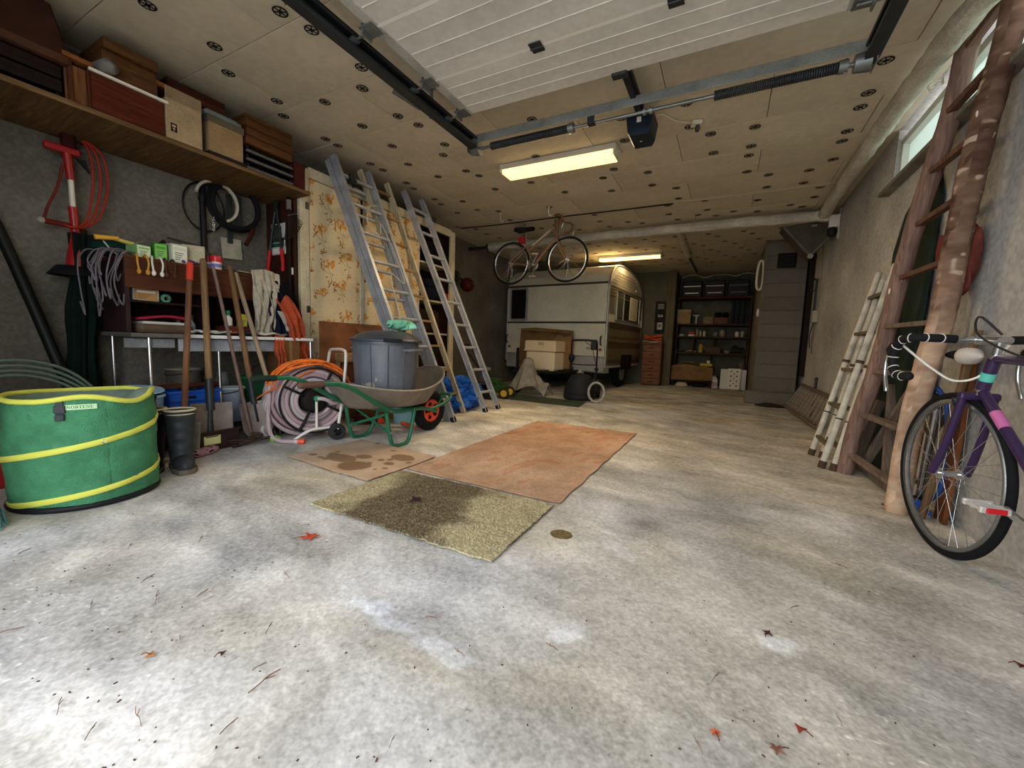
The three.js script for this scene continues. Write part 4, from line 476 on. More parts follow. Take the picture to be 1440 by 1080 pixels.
{ const t = thing('loppers', 'long loppers with red grips hanging on the wardrobe side', 'loppers', [-3.6, 0, -2.29], 0); const rm = mat('#c4201e', 0.45);
  for (const s of [-1, 1]) { part('arm', rod([s * 0.012, 1.9, 0.01], [s * 0.085 - 0.01, 1.55, 0.015], 0.011), M_DARKSTEEL, t); part('grip', [tube([[s * 0.083 - 0.01, 1.56, 0.015], [s * 0.1 - 0.01, 1.47, 0.015], [s * 0.1 - 0.01 - (s > 0 ? 0.0 : 0.02), 1.37, 0.015]], 0.016, 20, 8)], rm, t); }
  part('blade', [T(prism([[-0.02, 0], [0.02, 0], [0.03, 0.09], [0.0, 0.15], [-0.025, 0.1]], 0.008), (g) => g.translate(0, 1.9, 0.006)), rod([0, 1.9, 0], [0, 1.9, 0.025], 0.018)], M_DARKSTEEL, t); }
{ const t = thing('packet', 'white and green blister packet hanging behind the loppers', 'packet', [-3.62, 1.66, -2.31], 0); part('card', box(0.2, 0.27, 0.006), canvasMat(128, 160, '#c3c8c0', (g) => { g.fillStyle = '#2a4a38'; g.fillRect(6, 74, 112, 46); g.fillStyle = '#10160f'; g.fillRect(40, 6, 36, 60); g.fillStyle = '#9fb0a4'; g.fillRect(10, 96, 100, 5); g.fillStyle = '#e2e5de'; g.fillRect(8, 128, 110, 24); }, 0.35), t, true); part('blister', box(0.1, 0.12, 0.02, 0, 0.05, 0.008, 0.008), mat('#39413c', 0.2), t); }
{ const t = thing('leaf_rake', 'wire leaf rake hung by its handle at the wardrobe corner', 'rake', [-3.41, 0, -2.285]); part('handle', rod([-0.01, 2.0, 0.01], [0.0, 1.2, 0.015], 0.014), wood('#241613', 0.6, true), t); part('socket', [rod([0, 1.88, 0.012], [0, 1.96, 0.012], 0.02), box(0.12, 0.01, 0.012, 0.06, 1.83, 0.02)], grim('#77736a', 0.5, 3), t);
  for (let i = 0; i < 14; i++) { const a = 0.9 - i * 0.085; part('tine', tube([[0, 1.9, 0.02], [Math.sin(a) * 0.12, 1.9 - Math.cos(a) * 0.13, 0.022], [Math.sin(a) * 0.25, 1.9 - Math.cos(a) * 0.26, 0.024], [Math.sin(a) * 0.255, 1.895 - Math.cos(a) * 0.27, 0.045]], 0.0034, 14, 5), mat('#2a1e1a', 0.6), t); } }
solo('switch', 'small white light switch on the wardrobe edge', 'switch', [box(0.035, 0.06, 0.02), box(0.012, 0.025, 0.008, 0, 0, 0.013)], mat('#e4e2dc', 0.4), null, [-3.43, 1.37, -2.3]);

// ---------- workbench, hutch and clutter ----------
{
  const t = thing('work_table', 'old table with thin chrome legs and a white edged top carrying the hutch', 'table', [-3.5, 0, -1.76]);
  part('table_top', box(0.54, 0.028, 1.28, 0, 0.776, 0), grim('#6e6a64', 0.6, 2), t); part('edge_strip', box(0.012, 0.024, 0.95, 0.273, 0.777, -0.12), mat('#d7dade', 0.4), t); part('apron', box(0.016, 0.085, 0.86, 0.22, 0.715, -0.05), grim('#b6bcc4', 0.5, 2), t); part('apron', box(0.016, 0.06, 0.26, 0.22, 0.725, 0.53), grim('#8d9194', 0.5, 2), t);
  for (const [x, z, s] of [[0.24, 0.54, 1], [-0.2, 0.58, 1], [0.24, -0.6, 1], [-0.2, -0.6, 1], [0.2, 0.12, 1]]) part('leg', [rod([x, 0, z], [x - 0.01 * Math.sign(x), 0.76, z], 0.013), rod([x, 0, z], [x, 0.02, z], 0.018)], M_CHROME, t);
}
{
  const t = thing('hutch', 'dark brown wooden hutch with a broad front board on the table', 'hutch', [-3.53, 0.791, -1.56]), H = 0.48, m = wood('#3b221a', 0.6, true);
  part('side_panel', box(0.36, H, 0.025, 0, H / 2, 0.405), grim('#3b2a2c', 0.6, 2), t); part('side_panel', box(0.36, H, 0.025, 0, H / 2, -0.405), m, t); part('top_board', box(0.38, 0.02, 0.84, 0, H - 0.01, 0), W_RED, t); part('back_panel', box(0.012, H, 0.82, -0.175, H / 2, 0), W_DARK, t);
  part('front_board', box(0.022, 0.19, 0.83, 0.175, H - 0.105, 0), wood('#64351f', 0.55), t); part('shelf', box(0.34, 0.016, 0.44, 0, 0.2, 0.18), W_DARK, t); part('divider', box(0.34, H - 0.2, 0.018, 0, (H - 0.2) / 2, -0.04), W_DARK, t);
}
const HT = 1.272, carton2 = (label, x, z, w, h, d, c, c2, turn = 0, y = HT) => { const t = thing('carton', label, 'carton', [x, y, z], turn); part('box', box(w, h, d, 0, h / 2, 0, 0.004), mat(c, 0.7, { grain: T_GRIME, s: 4 }), t); part('printed_face', box(0.004, h * 0.86, d * 0.86, w / 2, h / 2, 0, 0), canvasMat(64, 64, c2, (g) => { g.fillStyle = c; g.fillRect(6, 8, 52, 12); g.fillStyle = '#55604f'; for (let i = 0; i < 4; i++) g.fillRect(10, 28 + i * 8, 40 - i * 6, 3); }), t, true); return t; };
carton2('small green carton with a pale face nearest the yellow items on the hutch', -3.46, -1.26, 0.12, 0.085, 0.08, '#8fbf78', '#d6e6c4', 6);
carton2('bright green carton standing between two others on the hutch', -3.44, -1.36, 0.1, 0.115, 0.07, '#4f9a3c', '#7fc05e', -8);
carton2('white and green carton beside the bright green one on the hutch', -3.43, -1.45, 0.1, 0.13, 0.1, '#cfd6bf', '#dfe3d0', 5);
solo('book', 'cream book standing tilted on the hutch', 'book', [box(0.13, 0.15, 0.006, 0, 0.075, 0.017), box(0.13, 0.15, 0.006, 0, 0.075, -0.017), box(0.122, 0.142, 0.03, -0.002, 0.075, 0)], mat('#d0c7a6', 0.7, { grain: T_GRIME, s: 3 }), null, [-3.44, HT, -1.565], 62);
for (const [z, x, l, c] of [[-1.7, -3.42, 'red and white can in front on the hutch', '#c81a22'], [-1.685, -3.5, 'dark red can half hidden behind the bright one', '#8a1a1c']]) { const t = thing('can', l, 'can', [x, HT, z]); part('body', lathe([[0, 0], [0.033, 0], [0.034, 0.004], [0.034, 0.058], [0.033, 0.06], [0, 0.06]], 28), mat('#d8d4d6', 0.3), t); part('lid', lathe([[0.034, 0.058], [0.036, 0.06], [0.036, 0.1], [0.03, 0.105], [0, 0.105]], 28), mat(c, 0.35), t); part('label', lathe([[0.0345, 0.02], [0.0345, 0.045]], 28), mat('#7a6ca6', 0.4), t); }
solo('newspaper', 'folded cream newspaper and tray lying on the hutch end', 'newspaper', [0, 1, 2].map((i) => sheet((u, v) => [(u - 0.5) * 0.24, 0.008 + i * 0.008 + 0.012 * Math.sin(u * 3 + i), (v - 0.5) * 0.2], 8, 6, 0.005)), mat('#b5ad8f', 0.85, { grain: T_GRIME, s: 3 }), null, [-3.46, HT, -1.88], 8);
solo('glove', 'purple work glove lying on the hutch beside the cream book', 'glove', [ball(0.035, 0, 0.022, 0, 1.4, 0.6, 1), ...[-2, -1, 0, 1].map((i) => rod([0.03, 0.02, i * 0.014 + 0.007], [0.085, 0.015, i * 0.018 + 0.009], 0.009, 0.008)), rod([0, 0.02, 0.03], [0.03, 0.018, 0.065], 0.01)], mat('#5c3c62', 0.8), null, [-3.42, HT, -1.52], 20);
solo('scarf_bundle', 'dark crumpled bundle lying behind the cream book', 'bundle', [ball(0.07, 0, 0.04, 0, 1, 0.6, 1.3), ball(0.05, 0.02, 0.06, -0.04)], grim('#2a2024', 0.9, 4), null, [-3.56, HT, -1.52]);
{ const t = thing('seed_spreader', 'dark green sack of yellow handled tools at the hutch corner', 'tools', [-3.58, 1.272, -1.16], 0); part('sack', ball(0.075, 0, 0.055, 0, 1.1, 0.75, 1.3), mat('#12382c', 0.8, { grain: T_CLOTH, s: 4 }), t); part('handle', rod([0.06, 0.1, 0.09], [0.07, 0.115, -0.02], 0.016, 0.013), mat('#e0a53a', 0.4), t); part('handle', rod([0.06, 0.11, -0.0], [0.05, 0.1, -0.1], 0.012), mat('#d8c46a', 0.4), t); part('blade', bar([0.05, 0.1, -0.1], [0.03, 0.13, -0.16], 0.02, 0.005), M_CHROME, t); part('cord', tube([[0.09, 0.08, 0.06], [0.11, 0.03, 0.03], [0.1, 0.0, -0.02], [0.09, 0.03, -0.08]], 0.004, 20, 5), mat('#cfcac0', 0.6), t); }
seed(9);
solo('cable_tangle', 'tangle of grey cables hanging over the end of the hutch', 'cables', Array.from({ length: 16 }, (_, i) => { const z = 0.02 + rr(-0.06, 0.1), x = rr(-0.1, 0.14), d = rr(0.15, 0.42); return tube([[x - 0.05, 0.5, z - 0.1], [x, 0.5, z], [x + 0.03, 0.42, z + 0.035 + rr(0, 0.02)], [x + rr(-0.03, 0.06), 0.5 - d * 0.6, z + 0.04 + rr(0, 0.03)], [x + rr(-0.04, 0.08), 0.5 - d, z + 0.04], [x + rr(0, 0.08), 0.5 - d * 0.8, z + 0.05]], 0.0045, 36, 5); }), mat('#6d6870', 0.6), null, [-3.47, 0.791, -1.15]);
for (const [z, c, l] of [[-1.23, '#b98a2e', 'ochre strap loop hanging over the hutch front'], [-1.305, '#d9d5cb', 'white strap loop with pads hanging over the hutch front'], [-1.375, '#4a3226', 'brown strap loop hanging over the hutch front']]) solo('strap_loop', l, 'strap', [tube([[-0.03, 0.006, 0.02], [0.0, 0.012, 0.022], [0.012, -0.03, 0.026], [0.013, -0.09, 0.02]], 0.006, 24, 6), tube([[-0.03, 0.006, -0.02], [0.0, 0.012, -0.022], [0.012, -0.03, -0.03], [0.013, -0.09, -0.024]], 0.006, 24, 6), ball(0.012, 0.013, -0.095, 0.02, 1, 1.5, 1), ball(0.012, 0.013, -0.095, -0.024, 1, 1.5, 1)], mat(c, 0.6), 'strap loops on the hutch front', [-3.34, HT, z]);
// inside the hutch
const HS = 0.791 + 0.208, TB = 0.7925;
carton2('white carton with a brown picture on the hutch shelf', -3.46, -1.27, 0.1, 0.078, 0.14, '#d6d4cc', '#b98a52', 0, HS + 0.001);
{ const t = thing('tape_roll', 'mint green tape roll on the hutch shelf', 'tape', [-3.45, HS + 0.03, -1.39], 0); part('roll', T(lathe([[0.016, -0.012], [0.03, -0.012], [0.03, 0.012], [0.016, 0.012], [0.016, -0.012]], 26), (g) => g.rotateZ(PI / 2)), mat('#5fb08c', 0.5), t); part('core', T(lathe([[0.013, -0.012], [0.016, -0.012], [0.016, 0.012], [0.013, 0.012], [0.013, -0.012]], 20), (g) => g.rotateZ(PI / 2)), CARD, t); }
for (const [x, z, h, c, l, y] of [[-3.44, -1.53, 0.1, '#8d9aa4', 'pale grey spray bottle standing on the table beside the divider', TB], [-3.42, -1.77, 0.085, '#e4e6e2', 'white spray bottle with a green cap on the table', TB + 0.07], [-3.5, -1.48, 0.08, '#c6c9b8', 'small pale jar beside the grey bottle', TB]]) { const t = thing('bottle', l, 'bottle', [x, y, z]); part('body', lathe([[0, 0], [0.026, 0], [0.027, 0.01], [0.027, h * 0.7], [0.013, h * 0.92], [0.012, h], [0, h]], 22), mat(c, 0.35), t); part('cap', lathe([[0.014, h], [0.016, h + 0.003], [0.016, h + 0.03], [0.01, h + 0.035], [0, h + 0.035]], 18), mat(l.includes('green') ? '#1e7a4a' : '#4a4f50', 0.4), t); }
carton2('narrow yellow carton standing on the brick red box', -3.42, -1.87, 0.06, 0.1, 0.05, '#d8cf3a', '#e2da58', 0, TB + 0.07);
solo('tool_box', 'low brick red box on the table under the bottles', 'box', [box(0.16, 0.062, 0.2, 0, 0.033, 0, 0.005), box(0.17, 0.01, 0.21, 0, 0.065, 0)], grim('#7a3f34', 0.6, 3), null, [-3.44, TB, -1.82]);
for (const [i, c, w, l] of [[0, '#5a4a3c', 0.3, 'brown box file at the bottom of the pile on the table'], [1, '#c9c6bf', 0.25, 'white magazine in the middle of the pile on the table'], [2, '#a52540', 0.28, 'crimson magazine on top of the pile in the hutch']]) solo('magazine', l, 'magazine', sheet((u, v) => [(u - 0.5) * 0.2, 0.0 + (i === 2 ? 0.014 * Math.sin(v * 4) : 0), (v - 0.5) * w], 6, 10, [0.05, 0.02, 0.016][i]), mat(c, 0.5), 'pile of papers in the hutch', [-3.45, TB + [0.026, 0.064, 0.098][i], -1.35], [0, 3, -3][i]);
seed(31); for (let i = 0; i < 6; i++) solo('paper_scrap', ['crumpled white wrapper on the table by the pile', 'green edged booklet lying on the table', 'reddish leaflet near the table edge', 'dark notebook lying near the table edge', 'white rag lying on the table end', 'grey sanding block on the table end'][i], 'paper', sheet((u, v) => [(u - 0.5) * 0.12, 0.012 + 0.008 * Math.sin(u * 7 + i) * Math.sin(v * 5 + i), (v - 0.5) * 0.13], 8, 8, 0.012), mat(['#d4d4d0', '#8fae9a', '#a8543c', '#3b3f58', '#c4beb0', '#8d857c'][i], 0.7), null, [-3.3 + rr(-0.02, 0.02), TB + 0.008, -1.54 - [0, 0.1, 0.14, 0.3, 0.42, 0.55][i]], rr(-20, 20));
// garments hung over the hutch end
const drape = (label, c, f, nu = 26, nv = 34) => solo('garment', label, 'clothing', sheet(f, nu, nv, 0.007), mat(c, 0.9, { grain: T_CLOTH, s: 5, bump: 0.003, bs: 4 }), 'clothes heaped over the hutch end');
const fold = (u, v, s, a = 0.018) => a * (Math.sin(u * 19 + v * 7 + s) + 0.7 * Math.sin(u * 33 - v * 11 + s * 2)) * (0.35 + v);
drape('beige cloth heaped over the hutch end', '#d0c8b4', (u, v) => [-3.34 + 0.05 * Math.sin(v * 2.4) + fold(u, v, 1), 1.33 - v * 0.52 - 0.05 * Math.abs(u - 0.5), lerp(-1.9, -2.13 + v * 0.1, u)], 26, 34);
drape('navy garment hanging beneath the beige cloth', '#1a2236', (u, v) => [-3.31 + 0.03 * v + fold(u, v, 3, 0.014), 1.16 - v * 0.36, lerp(-1.98, -2.16, u) - v * 0.06]);
drape('black shiny jacket hanging behind the orange shirt', '#14151a', (u, v) => [-3.33 + 0.05 * Math.sin(v * 3) + fold(u, v, 5), 1.25 - v * 0.42, lerp(-2.08, -2.2, u) - v * 0.12]);
drape('orange shirt hanging down past the table end', '#cf5f3c', (u, v) => [-3.26 + 0.05 * Math.sin(v * 5) + fold(u, v, 8, 0.02), 1.1 - v * 0.55 - 0.04 * Math.sin(u * 6), lerp(-2.05, -2.16 - 0.05 * v, u) - v * 0.2], 30, 40);
drape('white sock hanging among the orange and navy clothes', '#d6d0c6', (u, v) => [-3.23 + fold(u, v, 11, 0.008), 1.0 - v * 0.16, lerp(-2.04, -2.09, u) - v * 0.09], 10, 14);
drape('orange sleeve hanging lowest over the table end', '#d0623f', (u, v) => [-3.24 + 0.03 * Math.sin(v * 4) + fold(u, v, 14, 0.016), 0.8 - v * 0.3, lerp(-2.02, -2.1, u) + 0.02 * Math.sin(v * 6)], 16, 22);

// ---------- garden bag, boots and the things under the table ----------
{
  const t = thing('garden_bag', 'round green pop-up garden bag with yellow spiral piping', 'garden bag', [-2.71, 0, -0.75]), R0 = 0.25, H = 0.49, gm = mat('#58a477', 0.7, { grain: T_CLOTH, s: 3, bump: 0.006, bs: 3 }), ym = mat('#cfd45c', 0.6), im = mat('#8fa79a', 0.7, { grain: T_CLOTH, s: 3 });
  const rad = (a, y) => R0 * (1 + 0.012 * Math.sin(a * 5 + y * 20) + 0.03 * (fbm(a * 2.5 + 10, y * 9, 5, 4) - 0.5) + 0.02 * (noise(a * 7 + y * 16, y * 26 - a * 5, 6) - 0.5) + 0.03 * Math.sin(y / H * PI)), P = (a, y, k = 1) => [Math.cos(a) * rad(a, y) * k, y, Math.sin(a) * rad(a, y) * k], top = (a) => H + 0.004 * Math.sin(a * 3 + 1) + 0.02 * Math.max(0, Math.sin(a + 2.2)) * Math.sin(a * 4);
  part('side', sheet((u, v) => { const a = u * 2 * PI; return P(a, 0.012 + v * (top(a) - 0.012)); }, 96, 24, 0.004), gm, t);
  part('lining', [sheet((u, v) => { const a = u * 2 * PI, y = top(a) - v * 0.43, q = P(a, y, 0.975 - 0.05 * v); return q; }, 72, 12, 0.003), sheet((u, v) => { const a = -2.6 + u * 2.6, q = P(a, H - 0.03, 1 - 0.55 * v); q[1] = top(a) - 0.005 + 0.05 * Math.sin(v * PI) * Math.sin(u * PI) - 0.1 * v; return q; }, 40, 12, 0.003)], im, t);
  part('base_panel', lathe([[0, 0.004], [R0 * 0.98, 0.004], [R0 * 0.98, 0.012], [0, 0.012]], 40), gm, t);
  const pts = []; for (let i = 0; i <= 72; i++) { const a = i / 72 * 2 * PI; pts.push(P(a, top(a), 1.005)); } part('top_piping', tube(pts, 0.012, 160, 8), ym, t);
  const band = (a0, y0, a1, y1) => sheet((u, v) => { const a = lerp(a0, a1, u), y = lerp(y0, y1, u) + (v - 0.5) * 0.026, q = P(a, y, 1.012 + 0.012 * Math.sin(v * PI)); return q; }, 90, 6, 0.004);
  part('spiral_piping', band(-2.2, 0.41, 2.3, 0.195), ym, t); part('spiral_piping', band(-2.2, 0.165, 1.9, 0.012), ym, t);
  part('base_rim', T(ring(R0 * 1.012, 0.012, 80, 8), (g) => g.rotateX(PI / 2).scale(1, 1.1, 1).translate(0, 0.014, 0)), M_BLACK, t);
  const at = (a, y, k = 1.02) => { const q = P(a, y, k); return (g) => g.rotateY(PI / 2 - a).translate(q[0], q[1], q[2]); };
  part('buckle', [T(box(0.036, 0.034, 0.012), at(0.56, 0.455)), T(box(0.03, 0.028, 0.018), at(0.56, 0.42, 1.03)), T(box(0.024, 0.08, 0.005), at(0.56, 0.45))], grim('#3c3f42', 0.5), t);
  part('name_tag', T(new THREE.PlaneGeometry(0.105, 0.022, 8, 1), (g) => { const p = g.attributes.position; for (let i = 0; i < p.count; i++) { const a = 0.32 - p.getX(i) / 0.255, y = 0.462 + p.getY(i), q = P(a, y, 1.018); p.setXYZ(i, q[0], q[1], q[2]); } g.computeVertexNormals(); }), canvasMat(256, 54, '#b9dcae', (g) => { g.fillStyle = '#49664a'; g.font = 'bold 40px serif'; g.textAlign = 'center'; g.fillText('NORTENE', 128, 41); }), t, true);
  for (const q of [T(tube([[0, 0.1, 0], [0.02, 0.02, 0.03], [0.03, -0.12, 0.04], [0.02, -0.24, 0.02], [0, -0.3, 0]], 0.006, 24, 6), (g) => { const q = P(-1.35, 0.36, 1.03); g.translate(...q); }), T(tube([[0, 0.06, 0], [-0.02, 0, 0.04], [-0.02, -0.1, 0.05], [0, -0.18, 0]], 0.012, 24, 6), (g) => { const q = P(2.1, 0.4, 1.04); g.translate(...q); })]) part('strap', q, M_BLACK, t);
  part('eyelet', T(ring(0.008, 0.003, 16, 6), at(0.06, 0.3, 1.02)), M_CHROME, t);
}
{ const t = thing('broom', 'broom head with blue green bristles and a wooden block beside the garden bag', 'broom', [-2.57, 0, -0.41], 90), bm = mat('#5c8c8c', 0.85); seed(3);
  part('block', box(0.08, 0.045, 0.2, -0.02, 0.085, 0, 0.012), wood('#8c7a60', 0.7), t); const g = []; for (let i = 0; i < 220; i++) { const x = rr(-0.05, 0.035), z = rr(-0.09, 0.09); g.push(rod([x, 0.07, z], [x + rr(-0.04, 0.02), 0.004, z + rr(-0.05, 0.05)], 0.003, 0.002, 4)); } const b = part('bristles', g, bm, t); b.userData.kind = 'stuff'; part('handle', rod([-0.02, 0.1, 0], [-0.3, 0.5, -0.42], 0.013), W_PALE, t); }
function boot(label, pos, turn, c) {
  const t = thing('rubber_boot', label, 'boot', pos, turn, 'pair of rubber boots'), m = grim(c, 0.45, 4), cm = mat('#cfc6a8', 0.6), so = grim('#6f695c', 0.7, 5);
  part('shaft', sheet((u, v) => { const a = u * 2 * PI, r = lerp(0.05, 0.066, v), bulge = Math.exp(-(((v - 0.05) / 0.14) ** 2)); return [Math.cos(a) * r * (1 + 0.15 * v), 0.05 + v * 0.3, Math.sin(a) * r + (Math.sin(a) > 0 ? bulge * 0.02 : 0) + 0.004 * Math.sin(v * 30)]; }, 32, 20, 0.005), m, t);
  part('foot', [ball(1, 0, 0, 0, 0.052, 0.052, 0.1).translate(0, 0.045, 0.07), ball(1, 0, 0, 0, 0.05, 0.07, 0.06).translate(0, 0.06, -0.005)], m, t);
  part('sole', T(prism([[-0.05, -0.06], [0.05, -0.06], [0.052, 0.02], [0.056, 0.1], [0.035, 0.16], [0, 0.172], [-0.035, 0.16], [-0.056, 0.1], [-0.052, 0.02]], 0.022, 0.003), (g) => g.rotateX(PI / 2).translate(0, 0.026, 0)), so, t);
  part('top_band', [T(ring(0.07, 0.006, 36, 8), (g) => g.rotateX(PI / 2).scale(1.05, 1, 0.97).translate(0, 0.352, 0)), T(ring(0.07, 0.004, 36, 8), (g) => g.rotateX(PI / 2).scale(1.03, 1, 0.95).translate(0, 0.33, 0))], cm, t);
}
boot('grey rubber boot with a cream band standing clear of the garden bag', [-2.8, 0, -1.17], 75, '#3a3f44'); boot('black rubber boot half hidden behind the garden bag', [-2.93, 0, -1.08], 65, '#17181a');
solo('gloves', 'pair of dark and pink work gloves stuffed in the black boot', 'gloves', [ball(0.035, 0, 0.4, 0, 1, 0.8, 0.8), ...[0, 1, 2].map((i) => rod([0.01, 0.39, i * 0.016 - 0.02], [0.075, 0.36 - i * 0.006, i * 0.02 - 0.01], 0.011, 0.009))], grim('#8a5c50', 0.8, 5), null, [-2.93, 0, -1.08], -10);
{ const t = thing('platform', 'low platform of dark planks under the table', 'pallet', [-3.5, 0, -1.62]); for (const z of [-0.5, 0.5]) part('beam', box(0.42, 0.1, 0.08, 0, 0.05, z), W_DARK, t); for (let i = 0; i < 4; i++) part('plank', box(0.1, 0.03, 1.15, -0.16 + i * 0.11, 0.116, rr(-0.03, 0.03)), [W_DARK, wood('#4d4038', 0.8), wood('#5c5048', 0.8)][i % 3], t); }
const bucket = (name, label, pos, r0, r1, h, c, rimc, o = {}) => { const t = thing(name, label, o.cat ?? 'bucket', pos, o.turn ?? 0); part('body', lathe([[0, 0], [r0, 0], [r1, h], [r1 - 0.006, h], [r0 - 0.006, 0.008], [0, 0.008]], 36), mat(c, 0.45, { grain: T_GRIME, s: 3 }), t); part('rim', T(ring(r1, 0.009, 40, 8), (g) => g.rotateX(PI / 2).translate(0, h - 0.004, 0)), mat(rimc ?? c, 0.45), t); part('handle', T(new THREE.TorusGeometry(r1 + 0.004, 0.004, 6, 30, PI), (g) => g.rotateX(o.up ? -0.3 : PI / 2 + 0.25).translate(0, h - 0.02, 0)), M_BLACK, t); return t; };
bucket('bucket', 'pale blue bucket standing behind the two rubber boots', [-3.14, 0, -1.1], 0.09, 0.125, 0.41, '#7fa9cf', '#8fb6d8');
solo('plastic_dish', 'light blue plastic dish lying tilted on the pale blue bucket', 'dish', T(lathe([[0, 0.0], [0.1, 0.0], [0.125, 0.012], [0.13, 0.012], [0.125, 0.02], [0, 0.014]], 36), (g) => g.rotateZ(-0.12).translate(0, 0.43, 0)), mat('#8fb8dc', 0.4), null, [-3.14, 0, -1.1]);
{ const t = thing('crate', 'bright blue plastic crate under the table', 'crate', [-3.4, 0.133, -1.455], 0), m = mat('#1c54b8', 0.45); for (const s of [-1, 1]) { part('wall_panel', box(0.3, 0.26, 0.01, 0, 0.135, s * 0.15), m, t); part('end_panel', box(0.01, 0.26, 0.3, s * 0.15, 0.135, 0), m, t); part('rim', box(0.32, 0.02, 0.018, 0, 0.262, s * 0.155), m, t); part('rim', box(0.018, 0.02, 0.32, s * 0.155, 0.262, 0), m, t); } part('rib', [0.07, 0.14, 0.2].map((y) => box(0.012, 0.012, 0.3, 0.156, y, 0)), mat('#16459c', 0.5), t); part('base_panel', box(0.3, 0.01, 0.3, 0, 0.006, 0), m, t); part('hand_hole', box(0.012, 0.02, 0.07, 0.152, 0.225, 0.03, 0.004), M_BLACK, t); }
bucket('bucket', 'grey bucket standing between the blue crate and the green bucket', [-3.36, 0.133, -1.745], 0.065, 0.085, 0.26, '#84909c', '#97a3ae');
bucket('bucket', 'dark green bucket under the table end', [-3.42, 0.133, -1.98], 0.095, 0.125, 0.33, '#1d5c36', '#226b40', { up: true });
bucket('pot', 'dull metal cooking pot on the platform at the back', [-3.62, 0.133, -1.55], 0.1, 0.105, 0.4, '#5f5a50', '#8d887a', { cat: 'pot' });
solo('jar', 'glass jar standing behind the grey bucket', 'jar', lathe([[0, 0], [0.045, 0], [0.047, 0.3], [0.036, 0.34], [0.038, 0.37], [0, 0.37]], 24), grim('#7d8683', 0.25, 3), null, [-3.55, 0.133, -1.78]);
solo('batten', 'red brown batten lying across the pots under the table', 'batten', [box(0.03, 0.03, 0.42, 0, 0.0, 0), box(0.012, 0.012, 0.42, 0.02, -0.006, 0)], W_RED, null, [-3.45, 0.42, -1.5]);
solo('tub', 'dull olive yellow tub at the back under the table', 'tub', [box(0.24, 0.3, 0.42, 0, 0.15, 0, 0.03), box(0.26, 0.03, 0.44, 0, 0.31, 0, 0.01)], grim('#5e5a1c', 0.7, 3), null, [-3.64, 0, -1.12]);
{ const t = thing('sack', 'dark patterned sack lying under the table end', 'sack', [-3.5, 0, -2.2]); part('body', T(ball(0.14, 0, 0, 0, 1, 1.2, 0.8), (g) => { const p = g.attributes.position; for (let i = 0; i < p.count; i++) { const s = 1 + 0.3 * (fbm(p.getX(i) * 14 + 9, p.getY(i) * 14 + p.getZ(i) * 9, 8, 3) - 0.5); p.setXYZ(i, p.getX(i) * s, p.getY(i) * s + 0.3, p.getZ(i) * s); } g.computeVertexNormals(); }), grim('#4a5a38', 0.8, 6), t); part('base', box(0.2, 0.18, 0.2, 0, 0.09, 0, 0.04), grim('#23241f', 0.9, 4), t); }
{ const t = thing('seed_tray', 'dark brown plastic tray with a pale yellow sticker on the floor', 'tray', [-3.22, 0, -1.48], 4), m = grim('#3b2c27', 0.5, 3); for (const s of [-1, 1]) { part('side_panel', box(0.3, 0.13, 0.008, 0, 0.066, s * 0.15), m, t); part('side_panel', box(0.008, 0.13, 0.3, s * 0.15, 0.066, 0), m, t); part('rim', box(0.33, 0.014, 0.02, 0, 0.13, s * 0.155), m, t); part('rim', box(0.02, 0.014, 0.33, s * 0.155, 0.13, 0), m, t); } part('base_panel', box(0.3, 0.008, 0.3, 0, 0.005, 0), m, t); part('sticker', box(0.002, 0.06, 0.105, 0.156, 0.075, 0.03, 0), canvasMat(128, 72, '#d3d58f', (g) => { g.fillStyle = '#3a3a2c'; g.fillRect(14, 2, 100, 8); for (let i = 0; i < 9; i++) g.clearRect(18 + i * 11, 3, 4, 4); g.fillStyle = '#e9e9c8'; for (let i = 0; i < 3; i++) g.fillRect(10, 24 + i * 14, 100, 4); }), t, true); }
{ const t = thing('rolled_rag', 'rolled pinkish patterned cloth lying before the brown tray', 'rag', [-2.98, 0.028, -1.37], 20); part('roll', T(lathe([[0, -0.1], [0.016, -0.1], [0.03, -0.06], [0.03, 0.04], [0.022, 0.09], [0, 0.1]], 20), (g) => g.rotateX(PI / 2)), mat('#a8838a', 0.85, { grain: T_SPOT, s: 9 }), t); part('loose_end', T(lathe([[0, -0.07], [0.022, -0.06], [0.018, 0.03], [0, 0.03]], 16), (g) => g.rotateX(PI / 2).translate(0.0, -0.006, 0.12)), grim('#6d5a4c', 0.9, 5), t); }

// ---------- spades and forks leaning on the table ----------
const M_ASH = wood('#8d6b49', 0.6, true), M_ASH2 = wood('#a08059', 0.6, true), M_IRON = grim('#857a72', 0.5, 4, { metalness: 0.4 }), M_RUST = grim('#5c483c', 0.75, 5);
function blade(w, l, curve) { return sheet((u, v) => { const x = (u - 0.5) * w * (v > 0.75 && curve ? 1 - (v - 0.75) * curve : 1); return [x, -v * l, -0.03 * (1 - (2 * u - 1) ** 2) * (1 - v * 0.4) + 0.03]; }, 14, 14, 0.003); }
function leaning(name, label, cat, top, foot, build) { // built along -y from the grip, then turned so that its axis joins grip and foot
  const t = thing(name, label, cat, top, 0), A = V(...top), B = V(...foot), q = new THREE.Quaternion().setFromUnitVectors(V(0, -1, 0), B.clone().sub(A).normalize()); build(t, A.distanceTo(B));
  for (const c of t.children) { c.geometry.applyQuaternion(q); } return t; }
